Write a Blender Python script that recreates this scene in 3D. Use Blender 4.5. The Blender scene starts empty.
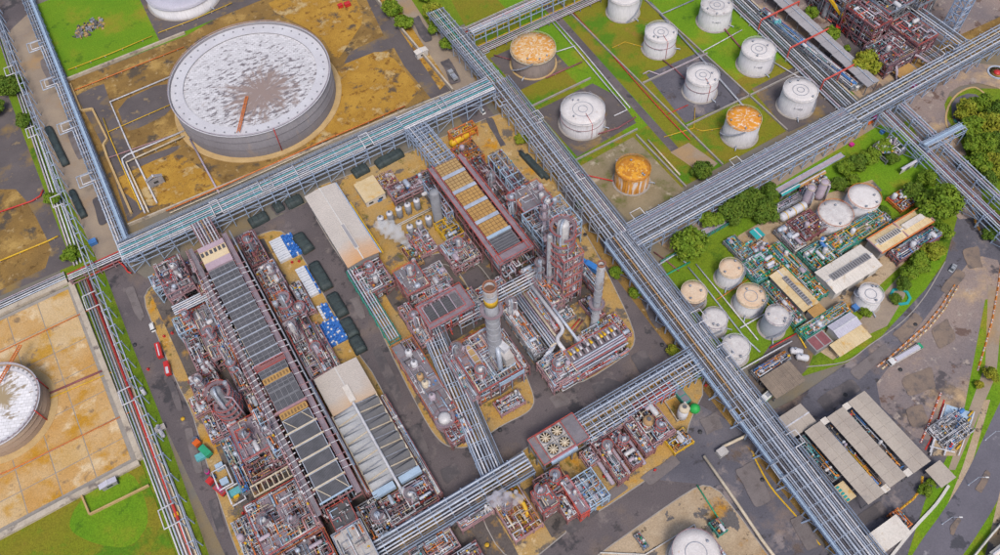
import bpy, math, random
from math import sin, cos, pi, radians, sqrt, atan2, hypot
from mathutils import Vector, Matrix

# ------------------------------------------------------------------ camera, sky, sun, exposure
S = bpy.context.scene
COL = S.collection
H = 270.0
FPX = 810.37
_al, _psi, _rho = radians(32.6406), radians(-27.6951), radians(-4.3107)
_r = Vector((1, 0, 0)); _u = Vector((0, cos(_al), sin(_al))); _w = Vector((0, sin(_al), -cos(_al)))
_r, _u = cos(_rho)*_r + sin(_rho)*_u, -sin(_rho)*_r + cos(_rho)*_u
_Z = Matrix.Rotation(_psi, 3, 'Z')
CR, CU, CW = _Z @ _r, _Z @ _u, _Z @ _w
cam = bpy.data.cameras.new('camera')
cam.sensor_width = 36.0
cam.lens = FPX*36.0/1000.0
cam.clip_start = 1.0
cam.clip_end = 20000.0
camo = bpy.data.objects.new('camera', cam)
M3 = Matrix((CR, CU, -CW)).transposed()
camo.matrix_world = Matrix.Translation((0, 0, H)) @ M3.to_4x4()
COL.objects.link(camo)
S.camera = camo

SUN_EL, SUN_AZ = radians(58), radians(200)      # overcast: high, very soft sun
world = bpy.data.worlds.new('World'); S.world = world
world.use_nodes = True
_nt = world.node_tree
_bg = _nt.nodes['Background']
_sky = _nt.nodes.new('ShaderNodeTexSky')
_sky.sky_type = 'NISHITA'; _sky.sun_disc = False
_sky.sun_elevation = SUN_EL; _sky.sun_rotation = SUN_AZ
_sky.air_density = 1.0; _sky.dust_density = 4.0; _sky.ozone_density = 1.0
_nt.links.new(_sky.outputs[0], _bg.inputs[0])
_bg.inputs[1].default_value = 0.115
sun = bpy.data.lights.new('sun', 'SUN')
sun.energy = 1.5; sun.angle = radians(14); sun.color = (1.0, 0.95, 0.88)
suno = bpy.data.objects.new('sun', sun); COL.objects.link(suno)
# direction TOWARDS the sun
_sd = Vector((sin(SUN_AZ)*cos(SUN_EL), cos(SUN_AZ)*cos(SUN_EL), sin(SUN_EL)))
suno.rotation_euler = _sd.to_track_quat('Z', 'Y').to_euler()
suno.location = (0, 0, 400)
S.view_settings.view_transform = 'Standard'
S.view_settings.look = 'None'
S.view_settings.gamma = 1.0
S.view_settings.exposure = 0.32
S.cycles.volume_bounces = 24
S.cycles.max_bounces = 28


def W(px, py, z=0.0):
    """point of the place at height z that the photograph shows at pixel (px, py)"""
    d = CR*((px-500)/FPX) - CU*((py-277.5)/FPX) + CW
    t = (z-H)/d.z
    return (d.x*t, d.y*t)


# ------------------------------------------------------------------ materials
MATS = {}


def mk(name, c1, c2=None, scale=0.3, rough=0.75, metal=0.0, stain=None, coord='pos', fine=0.12, stretch=None, emit=None, spec=0.3,
       bump=0.0):
    """two-tone procedural material; stain = (colour, scale, lo, hi) or list of them"""
    m = bpy.data.materials.new(name); m.use_nodes = True
    nt = m.node_tree; N = nt.nodes; L = nt.links
    b = N['Principled BSDF']
    b.inputs['Roughness'].default_value = rough
    b.inputs['Metallic'].default_value = metal
    b.inputs['Specular IOR Level'].default_value = spec
    if coord == 'pos':
        g = N.new('ShaderNodeNewGeometry'); vec = g.outputs['Position']
    else:
        g = N.new('ShaderNodeTexCoord'); vec = g.outputs['Object']
    if stretch:
        mp = N.new('ShaderNodeMapping'); mp.inputs['Scale'].default_value = stretch
        L.new(vec, mp.inputs[0]); vec = mp.outputs[0]
    if c2 is None:
        c2 = tuple(x*0.72 for x in c1)

    def noise(s, det=4, ro=0.6):
        n = N.new('ShaderNodeTexNoise'); n.inputs['Scale'].default_value = s
        n.inputs['Detail'].default_value = det; n.inputs['Roughness'].default_value = ro
        L.new(vec, n.inputs['Vector']); return n.outputs['Fac']

    def ramp(f, lo, hi):
        r = N.new('ShaderNodeMapRange'); r.inputs['From Min'].default_value = lo; r.inputs['From Max'].default_value = hi
        L.new(f, r.inputs['Value']); return r.outputs['Result']

    def mix(f, a, bcol, mode='MIX'):
        x = N.new('ShaderNodeMix'); x.data_type = 'RGBA'; x.blend_type = mode
        if isinstance(f, float): x.inputs['Factor'].default_value = f
        else: L.new(f, x.inputs['Factor'])
        for sock, val in ((x.inputs['A'], a), (x.inputs['B'], bcol)):
            if isinstance(val, tuple): sock.default_value = (*val[:3], 1)
            else: L.new(val, sock)
        return x.outputs['Result']
    col = mix(ramp(noise(scale), 0.35, 0.65), c1, c2)
    if stain:
        if not isinstance(stain, list): stain = [stain]
        for (sc, ss, lo, hi) in stain:
            col = mix(ramp(noise(ss, 5, 0.65), lo, hi), col, sc)
    if fine:
        f = ramp(noise(max(2.2, scale*6), 3, 0.7), 0.25, 0.75)
        gm = N.new('ShaderNodeMapRange'); gm.inputs['To Min'].default_value = 1-fine*1.6; gm.inputs['To Max'].default_value = 1+fine
        L.new(f, gm.inputs['Value'])
        cx = N.new('ShaderNodeCombineColor')
        for i in range(3): L.new(gm.outputs[0], cx.inputs[i])
        col = mix(1.0, col, cx.outputs[0], 'MULTIPLY')
    L.new(col, b.inputs['Base Color'])
    if bump:
        bp = N.new('ShaderNodeBump'); bp.inputs['Strength'].default_value = bump; bp.inputs['Distance'].default_value = 0.3
        L.new(noise(max(1.5, scale*4), 4), bp.inputs['Height']); L.new(bp.outputs[0], b.inputs['Normal'])
    MATS[name] = m
    return m


def polar_mat(name, c1, c2, c3, lo, hi, rad=5.0, along=0.25, c3scale=1.0, lo3=0.55, hi3=0.7, rough=0.7):
    """radial streaks on a round roof (object coordinates)"""
    m = bpy.data.materials.new(name); m.use_nodes = True
    nt = m.node_tree; N = nt.nodes; L = nt.links; b = N['Principled BSDF']
    b.inputs['Roughness'].default_value = rough
    tc = N.new('ShaderNodeTexCoord'); sp = N.new('ShaderNodeSeparateXYZ'); L.new(tc.outputs['Object'], sp.inputs[0])

    def mth(op, a, bb=None):
        x = N.new('ShaderNodeMath'); x.operation = op
        for i, v in enumerate((a, bb)):
            if v is None: continue
            if isinstance(v, (int, float)): x.inputs[i].default_value = v
            else: L.new(v, x.inputs[i])
        return x.outputs[0]
    r2 = mth('ADD', mth('MULTIPLY', sp.outputs[0], sp.outputs[0]), mth('MULTIPLY', sp.outputs[1], sp.outputs[1]))
    r = mth('SQRT', r2)
    rr = mth('ADD', r, 0.001)
    cx = N.new('ShaderNodeCombineXYZ')
    L.new(mth('MULTIPLY', mth('DIVIDE', sp.outputs[0], rr), rad), cx.inputs[0])
    L.new(mth('MULTIPLY', mth('DIVIDE', sp.outputs[1], rr), rad), cx.inputs[1])
    L.new(mth('MULTIPLY', r, along), cx.inputs[2])
    n = N.new('ShaderNodeTexNoise'); n.inputs['Scale'].default_value = 1.0; n.inputs['Detail'].default_value = 4
    L.new(cx.outputs[0], n.inputs['Vector'])
    n2 = N.new('ShaderNodeTexNoise'); n2.inputs['Scale'].default_value = c3scale; n2.inputs['Detail'].default_value = 5
    L.new(tc.outputs['Object'], n2.inputs['Vector'])

    def rng(f, a, bb):
        q = N.new('ShaderNodeMapRange'); q.inputs['From Min'].default_value = a; q.inputs['From Max'].default_value = bb
        L.new(f, q.inputs['Value']); return q.outputs[0]

    def mix(f, a, bb):
        x = N.new('ShaderNodeMix'); x.data_type = 'RGBA'; L.new(f, x.inputs['Factor'])
        for sock, val in ((x.inputs['A'], a), (x.inputs['B'], bb)):
            if isinstance(val, tuple): sock.default_value = (*val, 1)
            else: L.new(val, sock)
        return x.outputs['Result']
    c = mix(rng(n.outputs['Fac'], lo, hi), c1, c2)
    c = mix(rng(n2.outputs['Fac'], lo3, hi3), c, c3)
    L.new(c, b.inputs['Base Color'])
    MATS[name] = m
    return m


def fade_mat(name, c1, c2, ya, yb):
    """sheet roof whose coating has rusted towards one end"""
    m = mk(name, c1, tuple(x*.9 for x in c1), 0.08, 0.6); nt = m.node_tree; N = nt.nodes; L = nt.links
    g = N.new('ShaderNodeNewGeometry'); s = N.new('ShaderNodeSeparateXYZ'); L.new(g.outputs['Position'], s.inputs[0])
    n = N.new('ShaderNodeTexNoise'); n.inputs['Scale'].default_value = .12; L.new(g.outputs['Position'], n.inputs['Vector'])
    a = N.new('ShaderNodeMath'); a.operation = 'MULTIPLY_ADD'; L.new(n.outputs['Fac'], a.inputs[0]); a.inputs[1].default_value = 9; L.new(s.outputs[1], a.inputs[2])
    r = N.new('ShaderNodeMapRange'); r.inputs[1].default_value = ya+4.5; r.inputs[2].default_value = yb+4.5; L.new(a.outputs[0], r.inputs[0])
    b = N['Principled BSDF']; old = b.inputs['Base Color'].links[0].from_socket
    x = N.new('ShaderNodeMix'); x.data_type = 'RGBA'; L.new(r.outputs[0], x.inputs['Factor']); L.new(old, x.inputs['A']); x.inputs['B'].default_value = (*c2, 1)
    L.new(x.outputs['Result'], b.inputs['Base Color'])


# ground
mk('ground_mat', (0.19, 0.17, 0.14), (0.16, 0.15, 0.13), 0.03, 0.95, stain=((0.22, 0.17, 0.10), 0.02, 0.5, 0.6))
mk('asphalt', (0.148, 0.124, 0.128), (0.103, 0.089, 0.096), 0.04, 0.85, stain=[((0.060, 0.056, 0.062), 0.075, 0.57, 0.62), ((0.20, 0.17, 0.165), 0.12, 0.58, 0.70), ((0.075, 0.066, 0.070), 0.22, 0.60, 0.66), ((0.19, 0.145, 0.12), 0.035, 0.56, 0.72)], fine=.18)
mk('asphalt_dark', (0.140, 0.132, 0.155), (0.092, 0.090, 0.112), 0.05, 0.8, stain=[((0.045, 0.043, 0.053), 0.06, 0.575, 0.615), ((0.24, 0.205, 0.205), 0.085, 0.57, 0.66), ((0.06, 0.055, 0.06), 0.2, 0.60, 0.65), ((0.27, 0.19, 0.14), 0.03, 0.53, 0.68)], fine=.18)
mk('asphalt_yard', (0.135, 0.115, 0.115), (0.095, 0.082, 0.085), 0.08, 0.9, stain=[((0.25, 0.165, 0.06), 0.06, 0.53, 0.68), ((0.30, 0.22, 0.12), 0.16, 0.60, 0.72)])
mk('concrete_road', (0.34, 0.27, 0.20), (0.26, 0.21, 0.17), 0.08, 0.9, stain=((0.36, 0.24, 0.13), 0.04, 0.52, 0.66))
mk('apron', (0.29, 0.225, 0.20), (0.195, 0.165, 0.17), 0.05, 0.9, stain=[((0.095, 0.083, 0.090), 0.055, 0.575, 0.615), ((0.50, 0.35, 0.20), 0.035, 0.52, 0.66), ((0.15, 0.10, 0.085), 0.12, 0.59, 0.63), ((0.38, 0.32, 0.28), 0.20, 0.58, 0.66)], fine=.18)
mk('highway', (0.155, 0.145, 0.175), (0.12, 0.115, 0.14), 0.05, 0.85, stain=[((0.07, 0.07, 0.085), 0.07, 0.585, 0.62), ((0.27, 0.255, 0.28), 0.06, 0.60, 0.64)])
mk('ochre', (0.46, 0.265, 0.045), (0.33, 0.17, 0.025), 0.09, 0.95, stain=[((0.50, 0.37, 0.18), 0.09, 0.55, 0.64), ((0.12, 0.085, 0.055), 0.11, 0.565, 0.64), ((0.22, 0.105, 0.02), 0.28, 0.56, 0.64)], bump=0.4, fine=.2)
mk('ochre_brown', (0.30, 0.18, 0.052), (0.20, 0.12, 0.04), 0.06, 0.95, stain=[((0.42, 0.27, 0.085), 0.07, 0.53, 0.64), ((0.095, 0.075, 0.055), 0.09, 0.56, 0.64), ((0.45, 0.33, 0.17), 0.19, 0.60, 0.70), ((0.14, 0.08, 0.025), 0.25, 0.58, 0.66)], bump=0.4, fine=.2)
mk('island_floor', (0.46, 0.27, 0.065), (0.40, 0.28, 0.13), 0.08, 0.95, stain=[((0.15, 0.125, 0.105), 0.10, 0.545, 0.60), ((0.50, 0.24, 0.02), 0.09, 0.57, 0.67), ((0.14, 0.12, 0.03), 0.15, 0.58, 0.66), ((0.55, 0.42, 0.24), 0.21, 0.60, 0.68)], bump=0.3, fine=.2)
mk('shade_paving_mat', (0.135, 0.115, 0.105), (0.10, 0.085, 0.082), 0.10, 0.9, stain=[((0.34, 0.20, 0.06), 0.11, 0.555, 0.66), ((0.05, 0.045, 0.045), 0.16, 0.57, 0.64)], fine=.2)  # base darkened to give shade below the process frames, with ochre staining
mk('pale_floor', (0.47, 0.37, 0.26), (0.36, 0.26, 0.16), 0.09, 0.95, stain=[((0.13, 0.12, 0.12), 0.075, 0.565, 0.59), ((0.42, 0.21, 0.03), 0.09, 0.58, 0.70), ((0.12, 0.09, 0.06), 0.22, 0.60, 0.64)], fine=.2)
mk('slab_mat', (0.55, 0.37, 0.18), (0.50, 0.28, 0.085), 0.06, 0.92, stain=[((0.64, 0.49, 0.30), 0.10, 0.54, 0.64), ((0.47, 0.24, 0.025), 0.07, 0.51, 0.64), ((0.27, 0.18, 0.10), 0.17, 0.59, 0.67)], fine=.2)
mk('slab_pale', (0.58, 0.43, 0.25), (0.52, 0.34, 0.14), 0.06, 0.92, stain=[((0.49, 0.27, 0.04), 0.08, 0.51, 0.64), ((0.29, 0.20, 0.12), 0.17, 0.59, 0.67)], fine=.2)
mk('joint', (0.33, 0.30, 0.27), (0.27, 0.25, 0.23), 0.2, 0.95)
mk('bund_floor', (0.29, 0.235, 0.15), (0.21, 0.17, 0.10), 0.09, 0.95, stain=[((0.13, 0.14, 0.04), 0.09, 0.54, 0.66), ((0.42, 0.36, 0.27), 0.14, 0.58, 0.68)])
mk('grass_mat', (0.125, 0.225, 0.010), (0.185, 0.235, 0.012), 0.03, 0.95, stain=[((0.066, 0.145, 0.008), 0.06, 0.53, 0.66), ((0.28, 0.22, 0.03), 0.05, 0.60, 0.72)], fine=0.3, bump=0.5)
mk('grass_fresh', (0.115, 0.255, 0.008), (0.165, 0.275, 0.010), 0.04, 0.95, stain=[((0.25, 0.24, 0.02), 0.04, 0.54, 0.68), ((0.064, 0.15, 0.007), 0.10, 0.58, 0.68)], fine=0.28, bump=0.5)
mk('grass_olive', (0.18, 0.205, 0.010), (0.225, 0.18, 0.018), 0.04, 0.95, stain=[((0.09, 0.20, 0.008), 0.05, 0.50, 0.60), ((0.27, 0.17, 0.03), 0.09, 0.61, 0.70)], fine=0.28, bump=0.5)
mk('kerb_mat', (0.36, 0.33, 0.30), (0.28, 0.26, 0.25), 0.4, 0.9)
mk('wall_pale', (0.50, 0.44, 0.36), (0.40, 0.34, 0.27), 0.25, 0.9, stain=((0.20, 0.17, 0.15), 0.15, 0.56, 0.66))
mk('wall_buff', (0.52, 0.37, 0.18), (0.44, 0.30, 0.14), 0.25, 0.9)
# steel and pipes
mk('steel_blue', (0.37, 0.45, 0.60), (0.28, 0.36, 0.50), 0.5, 0.55)
mk('steel_pale', (0.42, 0.47, 0.56), (0.32, 0.36, 0.45), 0.4, 0.55)
mk('steel_grey', (0.24, 0.245, 0.27), (0.17, 0.175, 0.20), 0.4, 0.6, 0.0)
mk('steel_red', (0.30, 0.135, 0.135), (0.22, 0.11, 0.12), 0.35, 0.7)
mk('steel_pink', (0.41, 0.235, 0.25), (0.30, 0.185, 0.21), 0.35, 0.7)
mk('rail_red', (0.62, 0.11, 0.08), (0.50, 0.09, 0.075), 0.5, 0.6)
mk('rail_orange', (0.62, 0.20, 0.05), (0.5, 0.14, 0.04), 0.5, 0.6)
mk('steel_teal', (0.06, 0.30, 0.24), (0.05, 0.22, 0.18), 0.5, 0.6)
mk('pipe_silver', (0.46, 0.51, 0.60), (0.34, 0.38, 0.46), 0.35, 0.45, 0.15)
mk('pipe_white', (0.61, 0.61, 0.645), (0.47, 0.47, 0.51), 0.35, 0.5, stain=((0.36, 0.29, 0.26), 0.5, 0.62, 0.72))
mk('pipe_grey', (0.34, 0.36, 0.42), (0.25, 0.27, 0.32), 0.3, 0.5, 0.1)
mk('pipe_dark', (0.16, 0.155, 0.17), (0.11, 0.11, 0.12), 0.3, 0.55, 0.1)
mk('pipe_cream', (0.62, 0.54, 0.42), (0.50, 0.42, 0.31), 0.3, 0.6)
mk('pipe_tan', (0.45, 0.29, 0.15), (0.36, 0.22, 0.11), 0.3, 0.6)
mk('pipe_orange', (0.60, 0.24, 0.04), (0.48, 0.19, 0.04), 0.3, 0.6)
mk('pipe_yellow', (0.66, 0.42, 0.03), (0.55, 0.33, 0.03), 0.4, 0.6)
mk('pipe_red', (0.55, 0.05, 0.04), (0.44, 0.04, 0.035), 0.4, 0.55)
mk('pipe_maroon', (0.27, 0.10, 0.11), (0.20, 0.075, 0.085), 0.3, 0.6)
mk('pipe_lilac', (0.44, 0.37, 0.43), (0.34, 0.29, 0.35), 0.3, 0.6)
mk('pipe_teal', (0.12, 0.40, 0.44), (0.10, 0.31, 0.35), 0.3, 0.5)
mk('pipe_green', (0.03, 0.33, 0.17), (0.03, 0.26, 0.14), 0.4, 0.55)
mk('pipe_blue', (0.08, 0.22, 0.52), (0.06, 0.17, 0.42), 0.4, 0.5)
mk('pipe_black', (0.035, 0.035, 0.04), (0.05, 0.05, 0.055), 0.4, 0.6)
mk('deck_grey', (0.225, 0.205, 0.23), (0.16, 0.15, 0.17), 0.3, 0.8, stain=((0.30, 0.17, 0.14), 0.25, 0.60, 0.72))
mk('deck_mauve', (0.27, 0.22, 0.255), (0.20, 0.165, 0.195), 0.3, 0.8)
mk('deck_dark', (0.11, 0.105, 0.115), (0.08, 0.08, 0.085), 0.3, 0.8)
mk('deck_pale', (0.47, 0.45, 0.44), (0.38, 0.35, 0.33), 0.3, 0.8, stain=((0.45, 0.28, 0.15), 0.3, 0.60, 0.72))
mk('fan_grid', (0.135, 0.14, 0.165), (0.10, 0.105, 0.125), 0.3, 0.6)
mk('fan_blade', (0.42, 0.36, 0.30), (0.34, 0.28, 0.23), 0.5, 0.6)
mk('fan_tan', (0.45, 0.30, 0.13), (0.38, 0.255, 0.12), 0.25, 0.7)
mk('fan_tan_line', (0.27, 0.17, 0.08), None, 0.5, 0.7)
mk('fan_yellow', (0.48, 0.29, 0.10), (0.40, 0.235, 0.085), 0.25, 0.7)
mk('lilac_panel', (0.46, 0.35, 0.41), (0.41, 0.31, 0.36), 0.2, 0.7)
mk('cream_panel', (0.68, 0.55, 0.36), (0.62, 0.47, 0.28), 0.2, 0.7)
mk('insul', (0.58, 0.57, 0.58), (0.46, 0.45, 0.47), 0.3, 0.5, 0.1)
mk('vessel_grey', (0.28, 0.29, 0.32), (0.22, 0.225, 0.25), 0.3, 0.5)
mk('stack_steel', (0.42, 0.43, 0.47), (0.34, 0.35, 0.39), 0.3, 0.5, 0.1, stain=((0.30, 0.25, 0.22), 0.2, 0.58, 0.70))
mk('rust_brown', (0.33, 0.155, 0.10), (0.25, 0.11, 0.07), 0.3, 0.8)
mk('soot', (0.20, 0.11, 0.08), (0.13, 0.075, 0.055), 0.4, 0.95)
# tanks
mk('tank_white', (0.67, 0.66, 0.69), (0.60, 0.59, 0.63), 0.10, 0.55, stain=[((0.46, 0.41, 0.40), 0.35, 0.62, 0.76), ((0.50, 0.36, 0.26), 0.9, 0.68, 0.76)], stretch=(1, 1, 0.14))
mk('tank_roof_white', (0.68, 0.65, 0.645), (0.60, 0.565, 0.56), 0.25, 0.6, stain=[((0.50, 0.36, 0.27), 0.5, 0.64, 0.74), ((0.40, 0.37, 0.38), 0.8, 0.66, 0.74)], coord='obj')
mk('tank_roof_cream', (0.68, 0.55, 0.42), (0.62, 0.44, 0.30), 0.3, 0.65, stain=[((0.50, 0.29, 0.15), 0.4, 0.60, 0.74)], coord='obj')
mk('tank_roof_mottled', (0.64, 0.62, 0.61), (0.50, 0.47, 0.47), 0.35, 0.65, stain=[((0.36, 0.31, 0.31), 0.4, 0.60, 0.66), ((0.60, 0.44, 0.33), 0.6, 0.64, 0.72)], coord='obj')
mk('tank_grey_brown', (0.26, 0.215, 0.20), (0.20, 0.165, 0.16), 0.3, 0.7, stain=((0.33, 0.22, 0.14), 0.3, 0.58, 0.72), stretch=(1, 1, 0.2))
mk('tank_blue_grey', (0.40, 0.42, 0.48), (0.33, 0.35, 0.41), 0.2, 0.6)
mk('tank_big_wall', (0.235, 0.225, 0.245), (0.19, 0.18, 0.20), 0.05, 0.7, stain=((0.30, 0.24, 0.20), 0.12, 0.60, 0.74), stretch=(1, 1, 0.3))
mk('tank_left_wall', (0.36, 0.27, 0.20), (0.30, 0.22, 0.17), 0.08, 0.7)
mk('rim_ring', (0.60, 0.60, 0.64), (0.53, 0.52, 0.56), 0.08, 0.6)
mk('rust_shell', (0.66, 0.60, 0.56), (0.58, 0.50, 0.45), 0.2, 0.65, stain=[((0.60, 0.27, 0.04), 0.75, 0.42, 0.50), ((0.42, 0.18, 0.04), 1.3, 0.52, 0.60)], stretch=(1, 1, 0.07))
polar_mat('roof_orange_streak', (0.70, 0.62, 0.54), (0.64, 0.27, 0.02), (0.60, 0.22, 0.02), 0.34, 0.50, 3.2, 0.55, 0.7, 0.50, 0.62)
polar_mat('roof_orange', (0.66, 0.31, 0.02), (0.46, 0.18, 0.015), (0.66, 0.45, 0.16), 0.42, 0.54, 1.6, 0.9, 1.1, 0.60, 0.68)
polar_mat('roof_rust_pale', (0.64, 0.42, 0.20), (0.58, 0.26, 0.04), (0.66, 0.54, 0.40), 0.42, 0.56, 4.0, 0.35, 0.9, 0.54, 0.62)
# buildings
mk('roof_fade', (0.60, 0.52, 0.45), (0.54, 0.46, 0.38), 0.08, 0.6)
fade_mat('roof_rusting', (0.53, 0.485, 0.45), (0.56, 0.27, 0.07), 196.0, 180.0)
fade_mat('roof_rusting_square', (0.52, 0.47, 0.43), (0.52, 0.33, 0.17), 137.0, 126.0)
mk('roof_beige', (0.43, 0.38, 0.33), (0.37, 0.32, 0.28), 0.10, 0.7, stain=((0.30, 0.27, 0.25), 0.12, 0.60, 0.74))
mk('roof_grey', (0.36, 0.35, 0.37), (0.30, 0.29, 0.31), 0.10, 0.7)
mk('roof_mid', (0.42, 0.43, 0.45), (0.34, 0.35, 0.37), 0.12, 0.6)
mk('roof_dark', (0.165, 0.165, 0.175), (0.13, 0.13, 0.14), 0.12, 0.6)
mk('roof_white', (0.66, 0.62, 0.57), (0.58, 0.53, 0.48), 0.15, 0.7, stain=((0.45, 0.33, 0.20), 0.25, 0.60, 0.72))
mk('roof_lilac', (0.50, 0.49, 0.57), (0.44, 0.43, 0.51), 0.15, 0.6)
mk('roof_cream', (0.64, 0.52, 0.33), (0.56, 0.43, 0.24), 0.15, 0.7, stain=((0.58, 0.33, 0.07), 0.25, 0.56, 0.70))
mk('roof_orange_m', (0.56, 0.27, 0.07), (0.46, 0.21, 0.06), 0.15, 0.7)
mk('roof_slat', (0.27, 0.215, 0.17), (0.20, 0.16, 0.13), 0.2, 0.8)
mk('roof_teal', (0.03, 0.36, 0.36), (0.03, 0.30, 0.30), 0.2, 0.6)
mk('wall_white', (0.60, 0.58, 0.56), (0.52, 0.50, 0.48), 0.2, 0.8)
mk('wall_grey', (0.33, 0.32, 0.33), (0.27, 0.26, 0.27), 0.2, 0.8)
mk('beam_blue', (0.38, 0.50, 0.64), (0.32, 0.43, 0.56), 0.3, 0.6)
mk('louvre', (0.10, 0.10, 0.11), (0.16, 0.155, 0.16), 0.6, 0.6)
mk('glass_dark', (0.03, 0.04, 0.05), (0.05, 0.06, 0.07), 0.5, 0.15, spec=0.6, fine=0)
# vegetation
mk('leaf_green', (0.115, 0.205, 0.012), (0.165, 0.245, 0.016), 0.25, 0.8, stain=((0.22, 0.27, 0.02), 0.5, 0.55, 0.70), fine=0.3)
mk('leaf_dark', (0.075, 0.145, 0.012), (0.11, 0.17, 0.014), 0.25, 0.8, stain=((0.17, 0.20, 0.02), 0.5, 0.58, 0.72), fine=0.3)
mk('leaf_yellow', (0.20, 0.26, 0.018), (0.28, 0.26, 0.02), 0.25, 0.8, fine=0.3)
mk('bark', (0.10, 0.07, 0.045), (0.07, 0.05, 0.035), 0.8, 0.9)
# vehicles and goods
mk('paint_red', (0.55, 0.03, 0.03), (0.48, 0.03, 0.03), 0.6, 0.4, spec=0.5)
mk('paint_blue', (0.05, 0.22, 0.60), (0.045, 0.19, 0.53), 0.4, 0.45)
mk('paint_white', (0.70, 0.70, 0.70), (0.62, 0.62, 0.62), 0.4, 0.4, spec=0.5)
mk('paint_silver', (0.45, 0.47, 0.50), (0.38, 0.40, 0.43), 0.4, 0.35, 0.3)
mk('paint_yellow', (0.68, 0.42, 0.02), (0.6, 0.36, 0.02), 0.4, 0.5)
mk('paint_orange', (0.68, 0.14, 0.02), (0.6, 0.12, 0.02), 0.4, 0.5)
mk('paint_green', (0.03, 0.40, 0.08), (0.03, 0.33, 0.07), 0.4, 0.5)
mk('paint_magenta', (0.55, 0.03, 0.25), (0.5, 0.03, 0.22), 0.4, 0.5)
mk('tarp_dark', (0.055, 0.075, 0.075), (0.038, 0.052, 0.055), 0.5, 0.55, bump=0.7)
mk('tyre', (0.02, 0.02, 0.02), (0.03, 0.03, 0.03), 1.0, 0.9)
mk('barrier_white', (0.70, 0.67, 0.62), None, 0.5, 0.7)
mk('drum_blue', (0.04, 0.15, 0.50), (0.05, 0.20, 0.58), 0.8, 0.5)
mk('sheet_white', (0.66, 0.68, 0.72), (0.55, 0.58, 0.64), 0.8, 0.6)


# ------------------------------------------------------------------ builders
ORG = {}


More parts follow.
